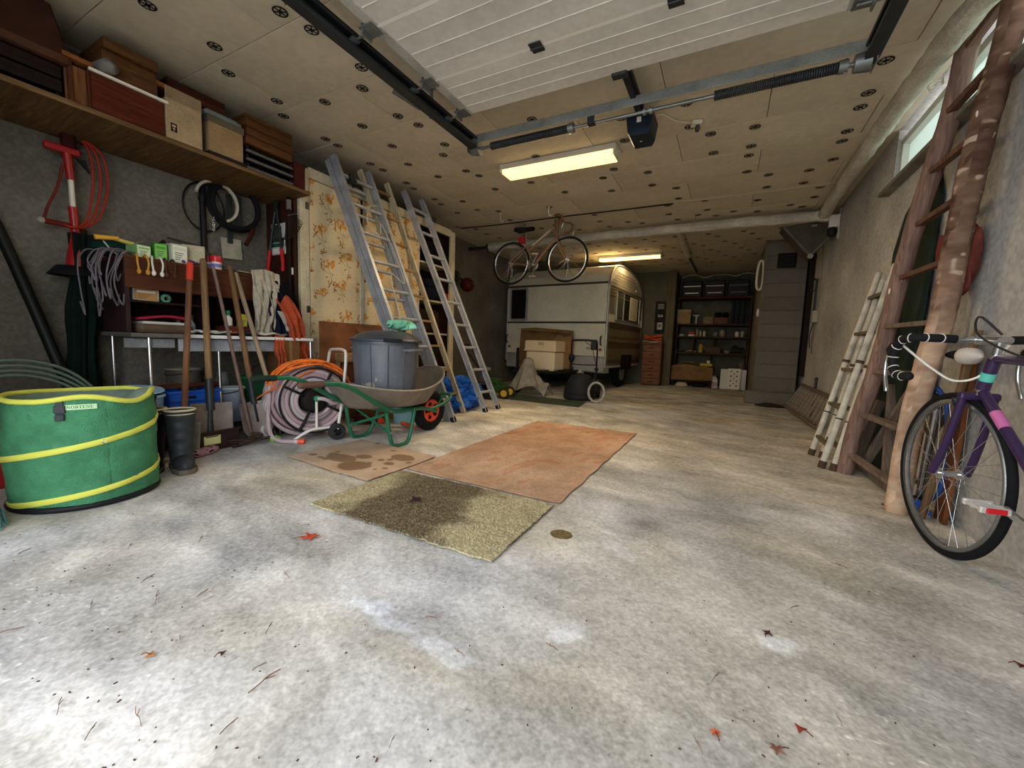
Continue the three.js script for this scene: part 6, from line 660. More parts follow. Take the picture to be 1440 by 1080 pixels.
// ---------- right wall: old ladders, board, bag, pump ----------
const M_BARK = wood('#8a6655', 0.85, true, 1.6), M_OLDWOOD = wood('#9a8676', 0.8, true), M_WHITEPOLE = mat('#ded7c5', 0.75, { grain: T_GRIME, s: 4 });
{
  const t = thing('orchard_ladder', 'tall heavy old wooden ladder with thick round rails leaning on the grey wall', 'ladder', [0, 0, 0]);
  const A = (l) => [lerp(0.78, 1.0, l / 2.5), l, lerp(-3.49, -3.1, l / 2.5)], B = (l) => [lerp(0.84, 0.99, l / 2.5), l, lerp(-2.78, -2.66, l / 2.5)];
  const rail = (f, sd, r) => { const c = new THREE.CatmullRomCurve3(Array.from({ length: 9 }, (_, i) => { const p = f(i * 0.312); return V(p[0] + 0.01 * Math.sin(i * 1.7 + sd), p[1], p[2] + 0.012 * Math.sin(i * 2.3 + sd)); })), g = new THREE.TubeGeometry(c, 70, r, 12), p = g.attributes.position; for (let i = 0; i < p.count; i++) { const q = c.getPointAt(Math.min(1, Math.floor(i / 13) / 70)), s = 1 + 0.22 * (fbm(Math.floor(i / 13) * 0.22, (i % 13 % 12) * 0.7, sd, 3) - 0.5); p.setXYZ(i, q.x + (p.getX(i) - q.x) * s, Math.max(0.0, p.getY(i)), q.z + (p.getZ(i) - q.z) * s); } g.computeVertexNormals(); return [g, ball(r * 0.9, ...f(2.5)), lathe([[0, 0], [r * 0.9, 0], [r, 0.02], [0, 0.02]], 12).translate(f(0)[0], 0, f(0)[2])]; };
  part('rail', rail(A, 3, 0.046), wood('#a68678', 0.85, true, 1.6), t);
  // the near rail: bark rubbed off below, dark above
  part('rail', rail(B, 8, 0.05), mat('#ffffff', 0.85, { map: (() => { const q = tex(128, 1024, (u, v) => { const n = fbm(u * 6, v * 50, 301, 4), m = fbm(u * 8, v * 24, 305, 3), k = sst(0.3, 0.55, v + (m - 0.5) * 0.25), sp = sst(0.72, 0.8, fbm(u * 10, v * 60, 309, 2)); return [lerp(lerp(0.74, 0.41, k) + 0.34 * (n - 0.5) + 0.14 * (m - 0.5), 0.7, sp), lerp(lerp(0.62, 0.32, k) + 0.34 * (n - 0.5) + 0.13 * (m - 0.5), 0.62, sp), lerp(lerp(0.52, 0.265, k) + 0.3 * (n - 0.5) + 0.12 * (m - 0.5), 0.54, sp)]; }, true, true); q.repeat.set(1.6, 0.4); return q; })() }), t);
  for (let i = 0; i < 9; i++) { const l = 0.14 + i * 0.285, a = A(l), b = B(l + (i % 3 - 1) * 0.012); part('rung', bar(a, b, 0.045, 0.026, 0.2), i < 4 ? M_OLDWOOD : M_BARK, t); }
  part('spatter', [[0.9, 0.052], [1.45, 0.05], [1.9, 0.05], [1.2, 0.05]].map(([l, o], i) => { const p = (i % 2 ? A : B)(l); return ball(0.014, p[0] - o * 0.9, p[1], p[2] + 0.012 * i, 0.3, 1.3, 1); }), mat('#e2dccf', 0.7), t);
}
function paintedLadder(label, x0, x1, za, zb, H, xt) {
  const t = thing('step_ladder', label, 'ladder', [0, 0, 0], 0, 'white painted ladders leaning on the grey wall'), at = (z, l) => [lerp(x0, x1, l / H), l, z + 0.05 * l / H * (z < -3.7 ? -1 : -2.4)];
  for (const z of [za, zb]) part('rail', [rod(at(z, 0.02), at(z, H), 0.021, 0.02), ball(0.02, ...at(z, H))], M_WHITEPOLE, t);
  for (let l = 0.16; l < H - 0.1; l += 0.27) part('rung', bar(at(za, l), at(zb, l), 0.032, 0.024), wood('#8a7b64', 0.8), t);
  for (const z of [za, zb]) part('foot_cap', rod(at(z, 0.0), at(z, 0.05), 0.024), M_RUST, t);
  for (const z of [za, zb]) part('joint_ring', [rod(at(z, H * 0.53), at(z, H * 0.545), 0.0235), rod(at(z, H * 0.25), at(z, H * 0.257), 0.0225)], M_RUST, t);
}
paintedLadder('white painted wooden ladder, its feet farthest out from the wall', 0.66, 0.96, -3.96, -3.55, 1.42);
paintedLadder('white painted wooden ladder nested between the other white one and the wall', 0.72, 0.975, -3.9, -3.51, 1.36);
solo('white_rod', 'thin bent white rod above the white painted ladders', 'rod', tube([[0.98, 1.33, -3.9], [0.99, 1.42, -3.84], [1.01, 1.55, -3.7], [1.02, 1.72, -3.52]], 0.012, 24, 8), M_WHITEPOLE);
solo('dark_board', 'dark green board with rounded top leaning on the wall behind the old ladder', 'board', T(prism([[-0.33, 0], [0.33, 0], [0.33, 1.75], [0.24, 1.9], [0.05, 1.92], [-0.2, 1.78], [-0.33, 1.55]], 0.014, 0.004), (g) => g.rotateY(-PI / 2).rotateZ(-0.02)), grim('#2c3a30', 0.75, 1.5), null, [1.0, 0.002, -3.63]);
{ const t = thing('trestle', 'small low wooden trestle behind the foot of the old ladder', 'trestle', [0, 0, 0]); for (const [a, b] of [[[0.9, 0.02, -3.62], [0.985, 0.62, -3.2]], [[0.92, 0.02, -3.2], [0.99, 0.62, -3.55]], [[0.9, 0.05, -3.75], [0.97, 0.5, -3.66]]]) part('beam', bar(a, b, 0.05, 0.035), M_OLDWOOD, t); part('crossbar', bar([0.91, 0.035, -3.75], [0.92, 0.035, -3.1], 0.05, 0.06), M_OLDWOOD, t); }
for (const [x, z, h, w, c, l] of [[1.0, -3.12, 0.86, 0.1, '#8a4a22', 'orange brown board standing behind the rungs of the old ladder'], [1.0, -2.72, 0.84, 0.1, '#96582c', 'orange brown board standing behind the racing bicycle wheel']]) solo('plank', l, 'plank', T(box(0.02, h, w, 0, h / 2, 0), (g) => g.rotateZ(-0.03)), wood(c, 0.55, true), null, [x, 0.002, z]);
{ const t = thing('hanging_bag', 'faded red canvas bag hanging on the grey wall', 'bag', [0.985, 0, -2.83]), m = mat('#8c4a40', 0.9, { grain: T_CLOTH, s: 4, bump: 0.004, bs: 4 });
  part('body', sheet((u, v) => { const a = u * 2 * PI, w = 0.115 * Math.min(1, 0.6 + 2.4 * v) * (1 - 0.25 * v * v) * Math.sqrt(Math.max(0.02, 1 - Math.abs(2 * v - 1) ** 5)); return [Math.cos(a) * 0.05 * Math.sin(v * PI) + 0.008 * Math.sin(a * 4 + v * 9), 1.46 - v * 0.36 + 0.012 * Math.sin(u * 9), Math.sin(a) * w + 0.012 * Math.sin(v * 8)]; }, 40, 26, 0.005), m, t); part('flap', sheet((u, v) => [-0.055 - 0.01 * Math.sin(v * 4), 1.44 - v * 0.2 - 0.02 * Math.sin(u * PI), (u - 0.5) * 0.2], 14, 10, 0.005), grim('#7d3f36', 0.9, 4), t);
  part('strap', [tube([[-0.03, 1.46, 0.06], [-0.02, 1.54, 0.02], [0.02, 1.58, 0], [-0.02, 1.54, -0.02], [-0.03, 1.46, -0.06]], 0.009, 24, 6)], M_BARK, t); part('strap', tube([[-0.04, 1.3, -0.06], [-0.05, 1.14, -0.05], [-0.04, 0.98, -0.06], [-0.03, 0.9, -0.03], [-0.03, 0.98, 0.03], [-0.04, 1.14, 0.05]], 0.01, 40, 6), grim('#7a4a3c', 0.8, 4), t); part('cord', tube([[-0.05, 1.3, 0.05], [-0.055, 1.1, 0.06], [-0.04, 0.9, 0.06]], 0.005, 20, 5), mat('#9a7a58', 0.7), t); }
{ const t = thing('track_pump', 'silver floor pump with a blue hose behind the racing bicycle wheel', 'pump', [0.955, 0, -2.86], 0); part('barrel', rod([0, 0.07, 0.0], [0, 0.56, 0.07], 0.026), M_CHROME, t); part('base', [box(0.05, 0.08, 0.1, 0, 0.045, 0, 0.01)], M_BLACK, t); part('foot', [rod([-0.0, 0.012, -0.12], [0.0, 0.012, 0.14], 0.01), ball(0.012, 0, 0.012, -0.12)], M_CHROME, t); part('handle', [rod([0, 0.56, 0.07], [0, 0.6, 0.075], 0.02), rod([-0.0, 0.61, -0.01], [0, 0.61, 0.16], 0.02)], M_BLACK, t); part('hose', tube([[0.02, 0.06, 0.05], [0.03, 0.14, 0.13], [0.02, 0.36, 0.15], [0.0, 0.58, 0.17], [-0.02, 0.66, 0.1], [-0.01, 0.62, 0.03], [0.01, 0.56, 0.02]], 0.011, 50, 8), mat('#2c4c8c', 0.5), t); part('gauge', [rod([-0.03, 0.05, 0.06], [-0.03, 0.05, 0.1], 0.03), box(0.05, 0.03, 0.07, -0.01, 0.025, 0.1)], mat('#2350a0', 0.4), t); }
{ const t = thing('scrub_brush', 'wooden stick with a dark and white cross head behind the drop handlebar', 'brush', [0, 0, 0]); part('handle', rod([0.93, 0.0, -2.72], [1.0, 0.94, -2.62], 0.016), wood('#9a7a58', 0.7, true), t); part('white_head', T(lathe([[0, -0.03], [0.025, -0.03], [0.038, 0.0], [0.036, 0.06], [0.018, 0.1], [0.01, 0.125], [0, 0.125]], 20), (g) => g.rotateX(PI / 2).translate(0.955, 0.82, -2.58)), mat('#dcdad6', 0.4), t); part('dark_head', T(lathe([[0, -0.15], [0.012, -0.14], [0.022, -0.06], [0.02, 0.0], [0, 0.0]], 16), (g) => g.rotateX(PI / 2).translate(0.955, 0.825, -2.61)), M_BLACK, t); }
solo('iron_rod', 'rusty rod with a blue grip standing by the old ladder foot', 'rod', [rod([0.9, 0.0, -2.98], [0.96, 0.38, -2.84], 0.009), rod([0.955, 0.36, -2.848], [0.985, 0.52, -2.8], 0.02)], grim('#5c4a34', 0.7, 5));
// racing bicycle
{
  const pm = mat('#35204a', 0.35, { metalness: 0.2, clearcoat: 0.5 });
  bicycle('racing_bicycle', 'purple racing bicycle with drop handlebar leaning on the wall', { pos: [0.975, 0, -1.29], turn: 97.5, r: 0.335, wb: 1.0, frame: pm, fork: mat('#3d2a52', 0.3, { metalness: 0.3 }), forkR: 0.0135, tubeR: 0.015, quick: true, rim: grim('#9a9c9c', 0.4, 3, { metalness: 0.7 }), seatTop: [0.27, 0.78, 0], headTop: [0.845, 0.81, 0], headBottom: [0.885, 0.69, 0], saddle: [0.235, 0.92, 0], crank: PI + 0.3, pedal: mat('#d8d6d2', 0.3, { metalness: 0.4 }), extra: (t, q) => {
    part('headset', [rod([0.848, 0.8, 0], [0.84, 0.825, 0], 0.019), rod([0.89, 0.675, 0], [0.884, 0.695, 0], 0.02)], M_CHROME, t);
    part('stem', [rod(q.ht, [0.832, 0.87, 0], 0.0125), rod([0.83, 0.872, 0], [0.915, 0.88, 0], 0.014), rod([0.915, 0.88, -0.03], [0.915, 0.88, 0.03], 0.019)], M_CHROME, t);
    part('drop_bar', [rod([0.915, 0.88, -0.1], [0.915, 0.88, 0.1], 0.013)], M_CHROME, t);
    for (const s of [-1, 1]) {
      const P = [[0.915, 0.88, s * 0.08], [0.915, 0.883, s * 0.15], [0.93, 0.883, s * 0.2], [0.99, 0.873, s * 0.212], [1.03, 0.83, s * 0.213], [1.03, 0.77, s * 0.214], [0.985, 0.732, s * 0.215], [0.9, 0.73, s * 0.216]], c = new THREE.CatmullRomCurve3(P.map((p) => V(...p)), false, 'centripetal');
      part('bar_tape', [new THREE.TubeGeometry(c, 60, 0.0165, 10), ball(0.017, 0.9, 0.73, s * 0.216)], mat('#1c1b1e', 0.7), t);
      const w = []; for (let k = 1; k < 10; k++) { const p = c.getPointAt(k / 10), d = c.getTangentAt(k / 10), g = new THREE.TorusGeometry(0.0165, 0.0022, 5, 18); g.applyQuaternion(new THREE.Quaternion().setFromUnitVectors(V(0, 0, 1), d.applyAxisAngle(V(0, 1, 0.2).normalize(), 0.35).normalize())); w.push(g.translate(p.x, p.y, p.z)); }
      for (const g of w) part('white_stripe', g, mat('#d8d6d0', 0.6), t);
      part('brake_hood', [T(box(0.055, 0.05, 0.032, 0, 0, 0, 0.012), (g) => g.rotateZ(-0.6).translate(1.045, 0.835, s * 0.213))], M_BLACK, t); part('brake_lever', [tube([[1.06, 0.83, s * 0.213], [1.085, 0.8, s * 0.213], [1.085, 0.73, s * 0.214], [1.06, 0.67, s * 0.215], [1.055, 0.655, s * 0.215]], 0.0085, 24, 8)], M_CHROME, t);
    }
    part('brake_cable', tube([[1.02, 0.86, -0.2], [0.99, 0.76, -0.1], [0.93, 0.72, -0.06], [0.88, 0.74, -0.02], [0.86, 0.86, 0.04]], 0.0045, 40, 6), mat('#e6e4da', 0.5), t); part('brake_cable', tube([[0.915, 0.9, 0.05], [0.95, 0.97, 0], [0.86, 0.9, -0.05], [0.6, 0.8, -0.03], [0.4, 0.79, -0.018]], 0.004, 40, 6), mat('#26262a', 0.5), t);
    part('front_brake', [bar([0.93, 0.665, 0], [0.945, 0.64, -0.045], 0.016), bar([0.945, 0.64, -0.045], [0.96, 0.6, -0.02], 0.014), bar([0.93, 0.665, 0], [0.945, 0.64, 0.045], 0.016), box(0.05, 0.014, 0.012, 0.955, 0.645, -0.03), box(0.05, 0.014, 0.012, 0.955, 0.645, 0.03)], M_DARKSTEEL, t);
    part('decal', rod([0.862, 0.758, 0], [0.872, 0.728, 0], 0.0205), mat('#5cc2b0', 0.4), t); part('decal', rod(V(...q.hb).lerp(V(...q.bb), 0.18).toArray(), V(...q.hb).lerp(V(...q.bb), 0.3).toArray(), 0.0172), mat('#c56aa0', 0.4), t);
    part('bottle_bolt', ball(0.006, 0.62, 0.5, -0.016), M_CHROME, t);
  } });
}
// farther along the right wall
{ const t = thing('floor_ladder', 'wooden ladder lying on its side along the foot of the grey wall', 'ladder', [0, 0, 0]); const lo = (k) => [lerp(0.84, 0.92, k), 0.03, lerp(-7.3, -5.25, k)], hi = (k) => [lerp(1.02, 1.02, k), 0.36, lerp(-7.3, -5.25, k)]; part('rail', bar(lo(0), lo(1), 0.06, 0.035), M_OLDWOOD, t); part('rail', bar(hi(0), hi(1), 0.05, 0.03), M_OLDWOOD, t); for (let i = 0; i < 11; i++) part('rung', bar(lo(0.03 + i * 0.094), hi(0.03 + i * 0.094), 0.03, 0.022), wood('#a89680', 0.8), t); }
solo('stake', 'short dark stake standing above the ladder lying by the wall', 'stake', [rod([0, 0, 0], [0.01, 0.5, 0], 0.016), ball(0.02, 0.01, 0.5, 0)], M_DARKSTEEL, null, [1.02, 0, -6.35]);
solo('dark_board', 'tall narrow dark board fixed on the wall beside the block pier', 'board', [box(0.05, 1.82, 0.16, 0, 0, 0), box(0.06, 0.03, 0.17, 0, 0.85, 0)], grim('#2d2420', 0.8, 2), null, [1.02, 1.38, -7.46]);
{ const t = thing('chute', 'dark grey sloping board box under the lagged pipe corner', 'chute', [0, 0, 0]), m = grim('#5d574b', 0.8, 1.5); part('board', T(prism([[0.5, 2.38], [0.76, 2.06], [0.82, 2.02], [0.88, 2.07], [1.03, 2.28], [1.03, 2.36], [0.84, 2.4]], 0.3, 0.008), (g) => g.translate(0, 0, -6.5)), m, t); part('edge_strip', [bar([0.5, 2.385, -6.19], [0.8, 2.025, -6.19], 0.022), bar([0.82, 2.02, -6.19], [1.03, 2.27, -6.19], 0.022)], grim('#777062', 0.8, 2), t); part('catch', [box(0.06, 0.02, 0.02, 0.82, 2.36, -6.17), rod([0.81, 2.0, -6.2], [0.81, 2.0, -6.16], 0.03)], grim('#a29c8e', 0.5), t); }
{ const t = thing('junction_box', 'white junction box with a black cable gland under the pipe corner', 'junction box', [0.99, 2.36, -6.05]); part('box', box(0.1, 0.14, 0.06, 0, 0, 0, 0.006), mat('#d8d4c8', 0.5), t); part('gland', [ball(0.05, -0.01, -0.12, 0, 1, 1.2, 1)], M_BLACK, t); part('conduit', rod([0.05, -0.2, 0], [0.05, 0.15, 0], 0.012), mat('#b7b1a2', 0.6), t); }
{ const t = thing('wall_rack', 'dark metal hook frame on the grey wall beside the tall dark board', 'hook rack', [1.03, 1.6, -7.0]); part('frame', [bar([0, -0.2, -0.08], [0, 0.25, -0.06], 0.02), bar([0, -0.2, 0.05], [0, 0.25, 0.05], 0.02), bar([0, 0.24, -0.06], [-0.04, 0.24, 0.05], 0.02)], M_DARKSTEEL, t); part('hook', tube([[0, 0.1, 0], [-0.05, 0.08, 0], [-0.06, 0.12, 0]], 0.008, 12, 6), M_DARKSTEEL, t); }
{ const t = thing('socket_box', 'pale box with cables hanging below it on the grey wall', 'socket', [1.02, 1.32, -6.85]); part('box', box(0.07, 0.16, 0.14, 0, 0, 0, 0.01), grim('#b5ae9c', 0.6), t); part('cable', [tube([[0, -0.08, 0.04], [-0.01, -0.3, 0.05], [0, -0.5, 0.03]], 0.008, 16, 6)], M_OLDWOOD, t); part('cable', [tube([[0, -0.08, -0.05], [-0.02, -0.26, -0.1], [-0.01, -0.42, -0.08]], 0.008, 16, 6)], M_DARKSTEEL, t); part('conduit', rod([0.01, 0.08, 0], [0.01, 1.1, 0], 0.008), grim('#a49c8a', 0.7), t); }
{ const t = thing('loop_handle', 'white plastic loop hanging on the side of the block pier', 'loop', [0.38, 2.03, -7.7]); part('loop', T(tube([[0, 0.22, -0.028], [0, 0.24, 0], [0, 0.22, 0.028], [0, -0.18, 0.04], [0, -0.22, 0], [0, -0.18, -0.04]], 0.019, 60, 8, true), (g) => g.rotateY(0.9)), mat('#cfc9b6', 0.5), t); part('hook', rod([0, 0.25, 0], [0.05, 0.27, 0], 0.008), M_DARKSTEEL, t); }
solo('switch', 'small white switch on the edge of the block pier', 'switch', [box(0.03, 0.12, 0.06), box(0.012, 0.04, 0.02, -0.016, 0, 0)], mat('#d5d0c2', 0.5), null, [0.395, 1.45, -7.72]);
solo('rubble_pile', 'dark heap of soil on the floor before the block pier', 'heap', T(new THREE.IcosahedronGeometry(1, 8), (g) => { const p = g.attributes.position; for (let i = 0; i < p.count; i++) { const s = 0.8 + 0.5 * fbm(p.getX(i) * 5 + 9, p.getZ(i) * 5 + p.getY(i) * 3, 5, 3); p.setXYZ(i, p.getX(i) * 0.17 * s, Math.max(0.003, p.getY(i) * 0.05 * s), p.getZ(i) * 0.12 * s); } g.computeVertexNormals(); }), grim('#39362c', 0.95, 5), null, [0.63, 0, -7.2]);

// ---------- back of the garage ----------
{
  const t = thing('drawer_chest', 'narrow orange brown chest of six drawers beside the caravan', 'chest of drawers', [-1.46, 0, -9.55]), m = wood('#7a4a26', 0.5), f = wood('#8f5a2e', 0.5);
  part('carcass', [box(0.4, 0.92, 0.34, 0, 0.47, -0.02)], m, t); part('top', box(0.42, 0.025, 0.38, 0, 0.94, 0), f, t); for (let i = 0; i < 6; i++) { const d = part('drawer', box(0.36, 0.135, 0.024, 0, 0.09 + i * 0.147, 0.162), f, t); part('handle', [tube([[-0.05, 0.1 + i * 0.147, 0.175], [-0.03, 0.09 + i * 0.147, 0.195], [0.03, 0.09 + i * 0.147, 0.195], [0.05, 0.1 + i * 0.147, 0.175]], 0.006, 16, 6)], W_DARK, d); } part('plinth', box(0.4, 0.03, 0.3, 0, 0.015, 0), W_DARK, t);
}
solo('towel', 'folded orange towel lying on the chest of drawers', 'towel', [0, 1].map((i) => sheet((u, v) => [(u - 0.5) * 0.38, 0.04 + i * 0.05 + 0.016 * Math.sin(u * 7 + i * 2), (v - 0.5) * 0.26], 16, 8, 0.045)), mat('#c8562c', 0.9, { grain: T_CLOTH, s: 5 }), null, [-1.47, 0.99, -9.55], 5);
solo('cloth', 'white cloth lying under the orange towel', 'cloth', sheet((u, v) => [(u - 0.5) * 0.4, 0.012 + 0.008 * Math.sin(u * 9), (v - 0.5) * 0.34], 16, 8, 0.014), mat('#d6d0be', 0.9), null, [-1.47, 0.955, -9.54]);
{ const t = thing('meter_board', 'black electric meter board on the back wall above the drawers', 'meter board', [-1.39, 1.53, -9.81]); part('board', box(0.24, 0.72, 0.03), grim('#211e1a', 0.6, 2), t); for (const [y, w, h, c] of [[0.24, 0.14, 0.12, '#6a675c'], [0.03, 0.1, 0.05, '#b9b4a4'], [-0.2, 0.12, 0.16, '#a49f90']]) { const b = part('meter', box(w, h, 0.05, 0, y, 0.03, 0.008), mat(c, 0.45), t); part('window', box(w * 0.6, h * 0.45, 0.006, 0, y + 0.005, 0.057, 0), mat('#26241f', 0.2), b); } }
{ // recess shelves
  const t = thing('recess_shelves', 'wooden shelves filling the recess in the back wall', 'shelves', [-0.33, 0, -10.32]); const brd = wood('#5a4330', 0.75), red = wood('#6e3526', 0.65);
  for (const [y, m] of [[1.98, red], [1.39, brd], [1.11, brd], [0.75, brd]]) part('shelf', box(1.48, 0.035, 0.55, 0, y, 0), m, t); for (const [x, a, b] of [[-0.72, 0, 1.98], [0.72, 0, 1.98], [-0.36, 0.77, 1.1], [0.05, 0.77, 1.1], [0.0, 0, 0.74]]) part('upright', box(0.035, b - a, 0.5, x, (a + b) / 2, -0.01), brd, t); part('back_board', box(1.46, 1.2, 0.015, 0, 1.4, -0.29), grim('#6c6a58', 0.9), t);
}
for (let i = 0; i < 3; i++) { const t = thing('case', ['black case with two bright strips, nearest the post, on the top recess shelf', 'black case with reddish front in the middle of the top recess shelf', 'dull black case nearest the pier on the top recess shelf'][i], 'case', [-0.8 + i * 0.46, 2.0, -10.3], 0, 'black cases on the top recess shelf'); part('shell', [box(0.4, 0.36, 0.42, 0, 0.18, 0, 0.02), box(0.1, 0.03, 0.02, 0, 0.37, 0.1)], grim(['#141312', '#231413', '#1a1817'][i], 0.5, 3), t); for (const y of [0.09, 0.24]) part('metal_strip', box(0.36 - (y < 0.1 ? 0.08 : 0), 0.022, 0.01, 0, y, 0.213), mat(['#a9a493', '#a08f88', '#4e4a42'][i], 0.35, { metalness: 0.5 }), t); }
solo('zigzag_cord', 'pale thin cord hanging in zigzags above the black cases', 'cord', tube([[-1.02, 2.43, -10.06], [-0.8, 2.49, -10.06], [-0.55, 2.42, -10.06], [-0.35, 2.47, -10.06], [-0.1, 2.46, -10.06], [0.05, 2.43, -10.06], [0.25, 2.49, -10.06], [0.38, 2.45, -10.06]], 0.007, 60, 5), mat('#d8d3bf', 0.6));
const rb = (name, label, cat, g, c, x, y, z = -10.18, group = null) => solo(name, label, cat, g, mat(c, 0.6, { grain: T_GRIME, s: 3 }), group, [x, y, z]);
const S1 = 1.409, S2 = 1.129, S3 = 0.769;
{ const t = thing('carton', 'tan carton at the post end of the second recess shelf', 'carton', [-0.92, S1, -10.2]); part('box', box(0.28, 0.28, 0.3, 0, 0.14, 0), CARD, t); part('flap', box(0.29, 0.05, 0.31, 0, 0.29, 0), CARD2, t); }
rb('tap_stand', 'white T shaped fitting on the second recess shelf', 'fitting', [box(0.03, 0.18, 0.03, 0, 0.09, 0), box(0.14, 0.025, 0.03, -0.01, 0.19, 0)], '#cfcabb', -0.67, S1);
rb('carton', 'small brown carton with pale lid on the second recess shelf', 'carton', [box(0.2, 0.14, 0.2, 0, 0.07, 0), box(0.17, 0.02, 0.2, 0, 0.155, 0)], '#8d7b5a', -0.42, S1);
rb('crate', 'pinkish crate in the middle of the second recess shelf', 'crate', [box(0.26, 0.13, 0.24, 0, 0.066, 0), box(0.27, 0.02, 0.25, 0, 0.125, 0)], '#7c4f40', -0.17, S1);
rb('motor', 'black electric motor in the pinkish crate, nearer the post', 'motor', [rod([-0.1, 0.2, 0], [-0.02, 0.2, 0.06], 0.055), rod([-0.11, 0.2, -0.008], [-0.09, 0.2, 0.008], 0.03)], '#1c1916', -0.17, S1);
rb('motor', 'black electric motor in the pinkish crate, nearer the bluish sheet', 'motor', [rod([0.05, 0.2, 0], [0.12, 0.2, 0.05], 0.055), rod([0.11, 0.2, 0.04], [0.14, 0.2, 0.06], 0.03)], '#1c1916', -0.17, S1);
rb('bin_bag', 'dark bluish plastic sheet hanging beside the pinkish crate', 'sheet', sheet((u, v) => [(u - 0.5) * 0.36, 0.5 - v * 0.5, 0.03 * Math.sin(u * 22) + 0.02 * Math.sin(v * 7)], 30, 10, 0.006), '#363c42', 0.2, S1);
seed(51);
const jars = [['#d4cfc0', 'white tin lid on the third recess shelf by the post'], ['#8e2c20', 'red and white box on the third recess shelf'], ['#8a7f6c', 'small spray can first after the red and white box'], ['#9a8f7a', 'small spray can second after the red and white box'], ['#b0a690', 'pale small bottle third after the red and white box'], ['#6b6656', 'dull jar in the middle of the third recess shelf'], ['#7d7868', 'grey tin beside the dull jar'], ['#b8b29c', 'pale flask near the pier on the third recess shelf'], ['#a59f8b', 'pale jar nearest the pier on the third recess shelf']];
jars.forEach(([c, l], i) => { const x = [-0.95, -0.74, -0.63, -0.56, -0.48, -0.25, -0.12, 0.17, 0.27][i], t = thing(i === 1 ? 'box' : 'jar', l, i === 1 ? 'box' : 'jar', [x, S2, -10.16], 0, 'tins and jars on the recess shelves'); if (i === 1) { part('box', box(0.13, 0.11, 0.1, 0, 0.055, 0), mat(c, 0.5), t); part('base_band', box(0.134, 0.035, 0.104, 0, 0.02, 0), mat('#d8d2c4', 0.5), t); } else { const h = [0.045, 0, 0.16, 0.13, 0.12, 0.1, 0.15, 0.12, 0.13][i], r = [0.06, 0, 0.028, 0.028, 0.03, 0.05, 0.06, 0.045, 0.035][i]; part('body', lathe([[0, 0], [r, 0], [r, h * 0.8], [r * 0.6, h], [0, h]], 18), mat(c, 0.4), t); part('lid', rod([0, h - 0.002, 0], [0, h + 0.02, 0], r * 0.62), mat('#4a453c', 0.5), t); } });
rb('plate', 'grey dish at the post end of the lowest recess shelf', 'dish', lathe([[0, 0], [0.07, 0], [0.12, 0.04], [0.115, 0.045], [0, 0.01]], 26), '#5a5850', -0.93, S3);
rb('rag', 'pale rag lying on the lowest recess shelf', 'rag', sheet((u, v) => [(u - 0.5) * 0.22, 0.02 + 0.02 * Math.sin(u * 9 + v * 4), (v - 0.5) * 0.16], 12, 8, 0.02), '#a39a80', -0.74, S3);
rb('jug', 'yellow plastic jug on the lowest recess shelf', 'jug', [lathe([[0, 0], [0.05, 0], [0.052, 0.14], [0.03, 0.17], [0.03, 0.19], [0, 0.19]], 20), tube([[0.05, 0.14, 0], [0.085, 0.12, 0], [0.08, 0.06, 0], [0.05, 0.05, 0]], 0.008, 16, 6)], '#b39f4e', -0.53, S3);
rb('box', 'flat brown box beside the yellow jug', 'box', [box(0.3, 0.14, 0.25, 0, 0.07, 0), box(0.31, 0.02, 0.26, 0, 0.12, 0)], '#5b4a38', -0.28, S3);
rb('bowl', 'pale bowl in the middle of the lowest recess shelf', 'bowl', lathe([[0, 0], [0.04, 0], [0.07, 0.05], [0.066, 0.052], [0, 0.012]], 24), '#a8a390', 0.0, S3);
rb('motor', 'dark machine parts heaped near the pier on the lowest recess shelf', 'machine', [rod([-0.1, 0.07, 0], [0.1, 0.07, 0.04], 0.065), box(0.2, 0.1, 0.14, 0.16, 0.05, 0, 0.02), ball(0.06, -0.02, 0.12, -0.05)], '#2c2a25', 0.18, S3);
{ const t = thing('carton', 'wide brown carton with papers on top, under the recess shelves', 'carton', [-0.66, 0.142, -10.02]); part('box', T(prism([[-0.42, 0], [0.42, 0.02], [0.42, 0.3], [0.1, 0.32], [-0.1, 0.36], [-0.3, 0.33], [-0.42, 0.31]], 0.36, 0.004), (g) => g.translate(0, 0, -0.18)), grim('#8d6c44', 0.85, 2), t); part('paper', sheet((u, v) => [lerp(-0.3, 0.02, u), 0.345 + 0.06 * Math.sin(u * 2.4), (v - 0.5) * 0.3], 12, 4, 0.008), mat('#c9c4b2', 0.7), t); }
solo('yellow_box', 'flat yellow box lying on the wide brown carton', 'box', [box(0.24, 0.05, 0.2, 0, 0.025, 0), box(0.25, 0.012, 0.21, 0, 0.05, 0)], mat('#b39a35', 0.6), null, [-0.38, 0.47, -10.02]);
solo('small_jar', 'small white jar on the flat yellow box', 'jar', [lathe([[0, 0], [0.035, 0], [0.035, 0.05], [0, 0.05]], 18), lathe([[0, 0.048], [0.038, 0.048], [0.038, 0.07], [0, 0.07]], 18)], mat('#d8d3c2', 0.5), null, [-0.34, 0.527, -10.02]);
for (const z of [-10.2, -9.9]) solo('support_beam', z < -10 ? 'dark beam under the brown carton, nearer the wall' : 'dark beam under the front of the brown carton', 'beam', box(0.86, 0.03, 0.05, 0, 0.0, 0), W_DARK, null, [-0.66, 0.125, z]);
for (const x of [-1.04, -0.27]) solo('support_block', x < -1 ? 'dark block carrying the carton beams beside the post' : 'dark block carrying the carton beams beside the canister', 'block', box(0.05, 0.108, 0.4, 0, 0.054, 0), W_DARK, null, [x, 0, -10.05]);
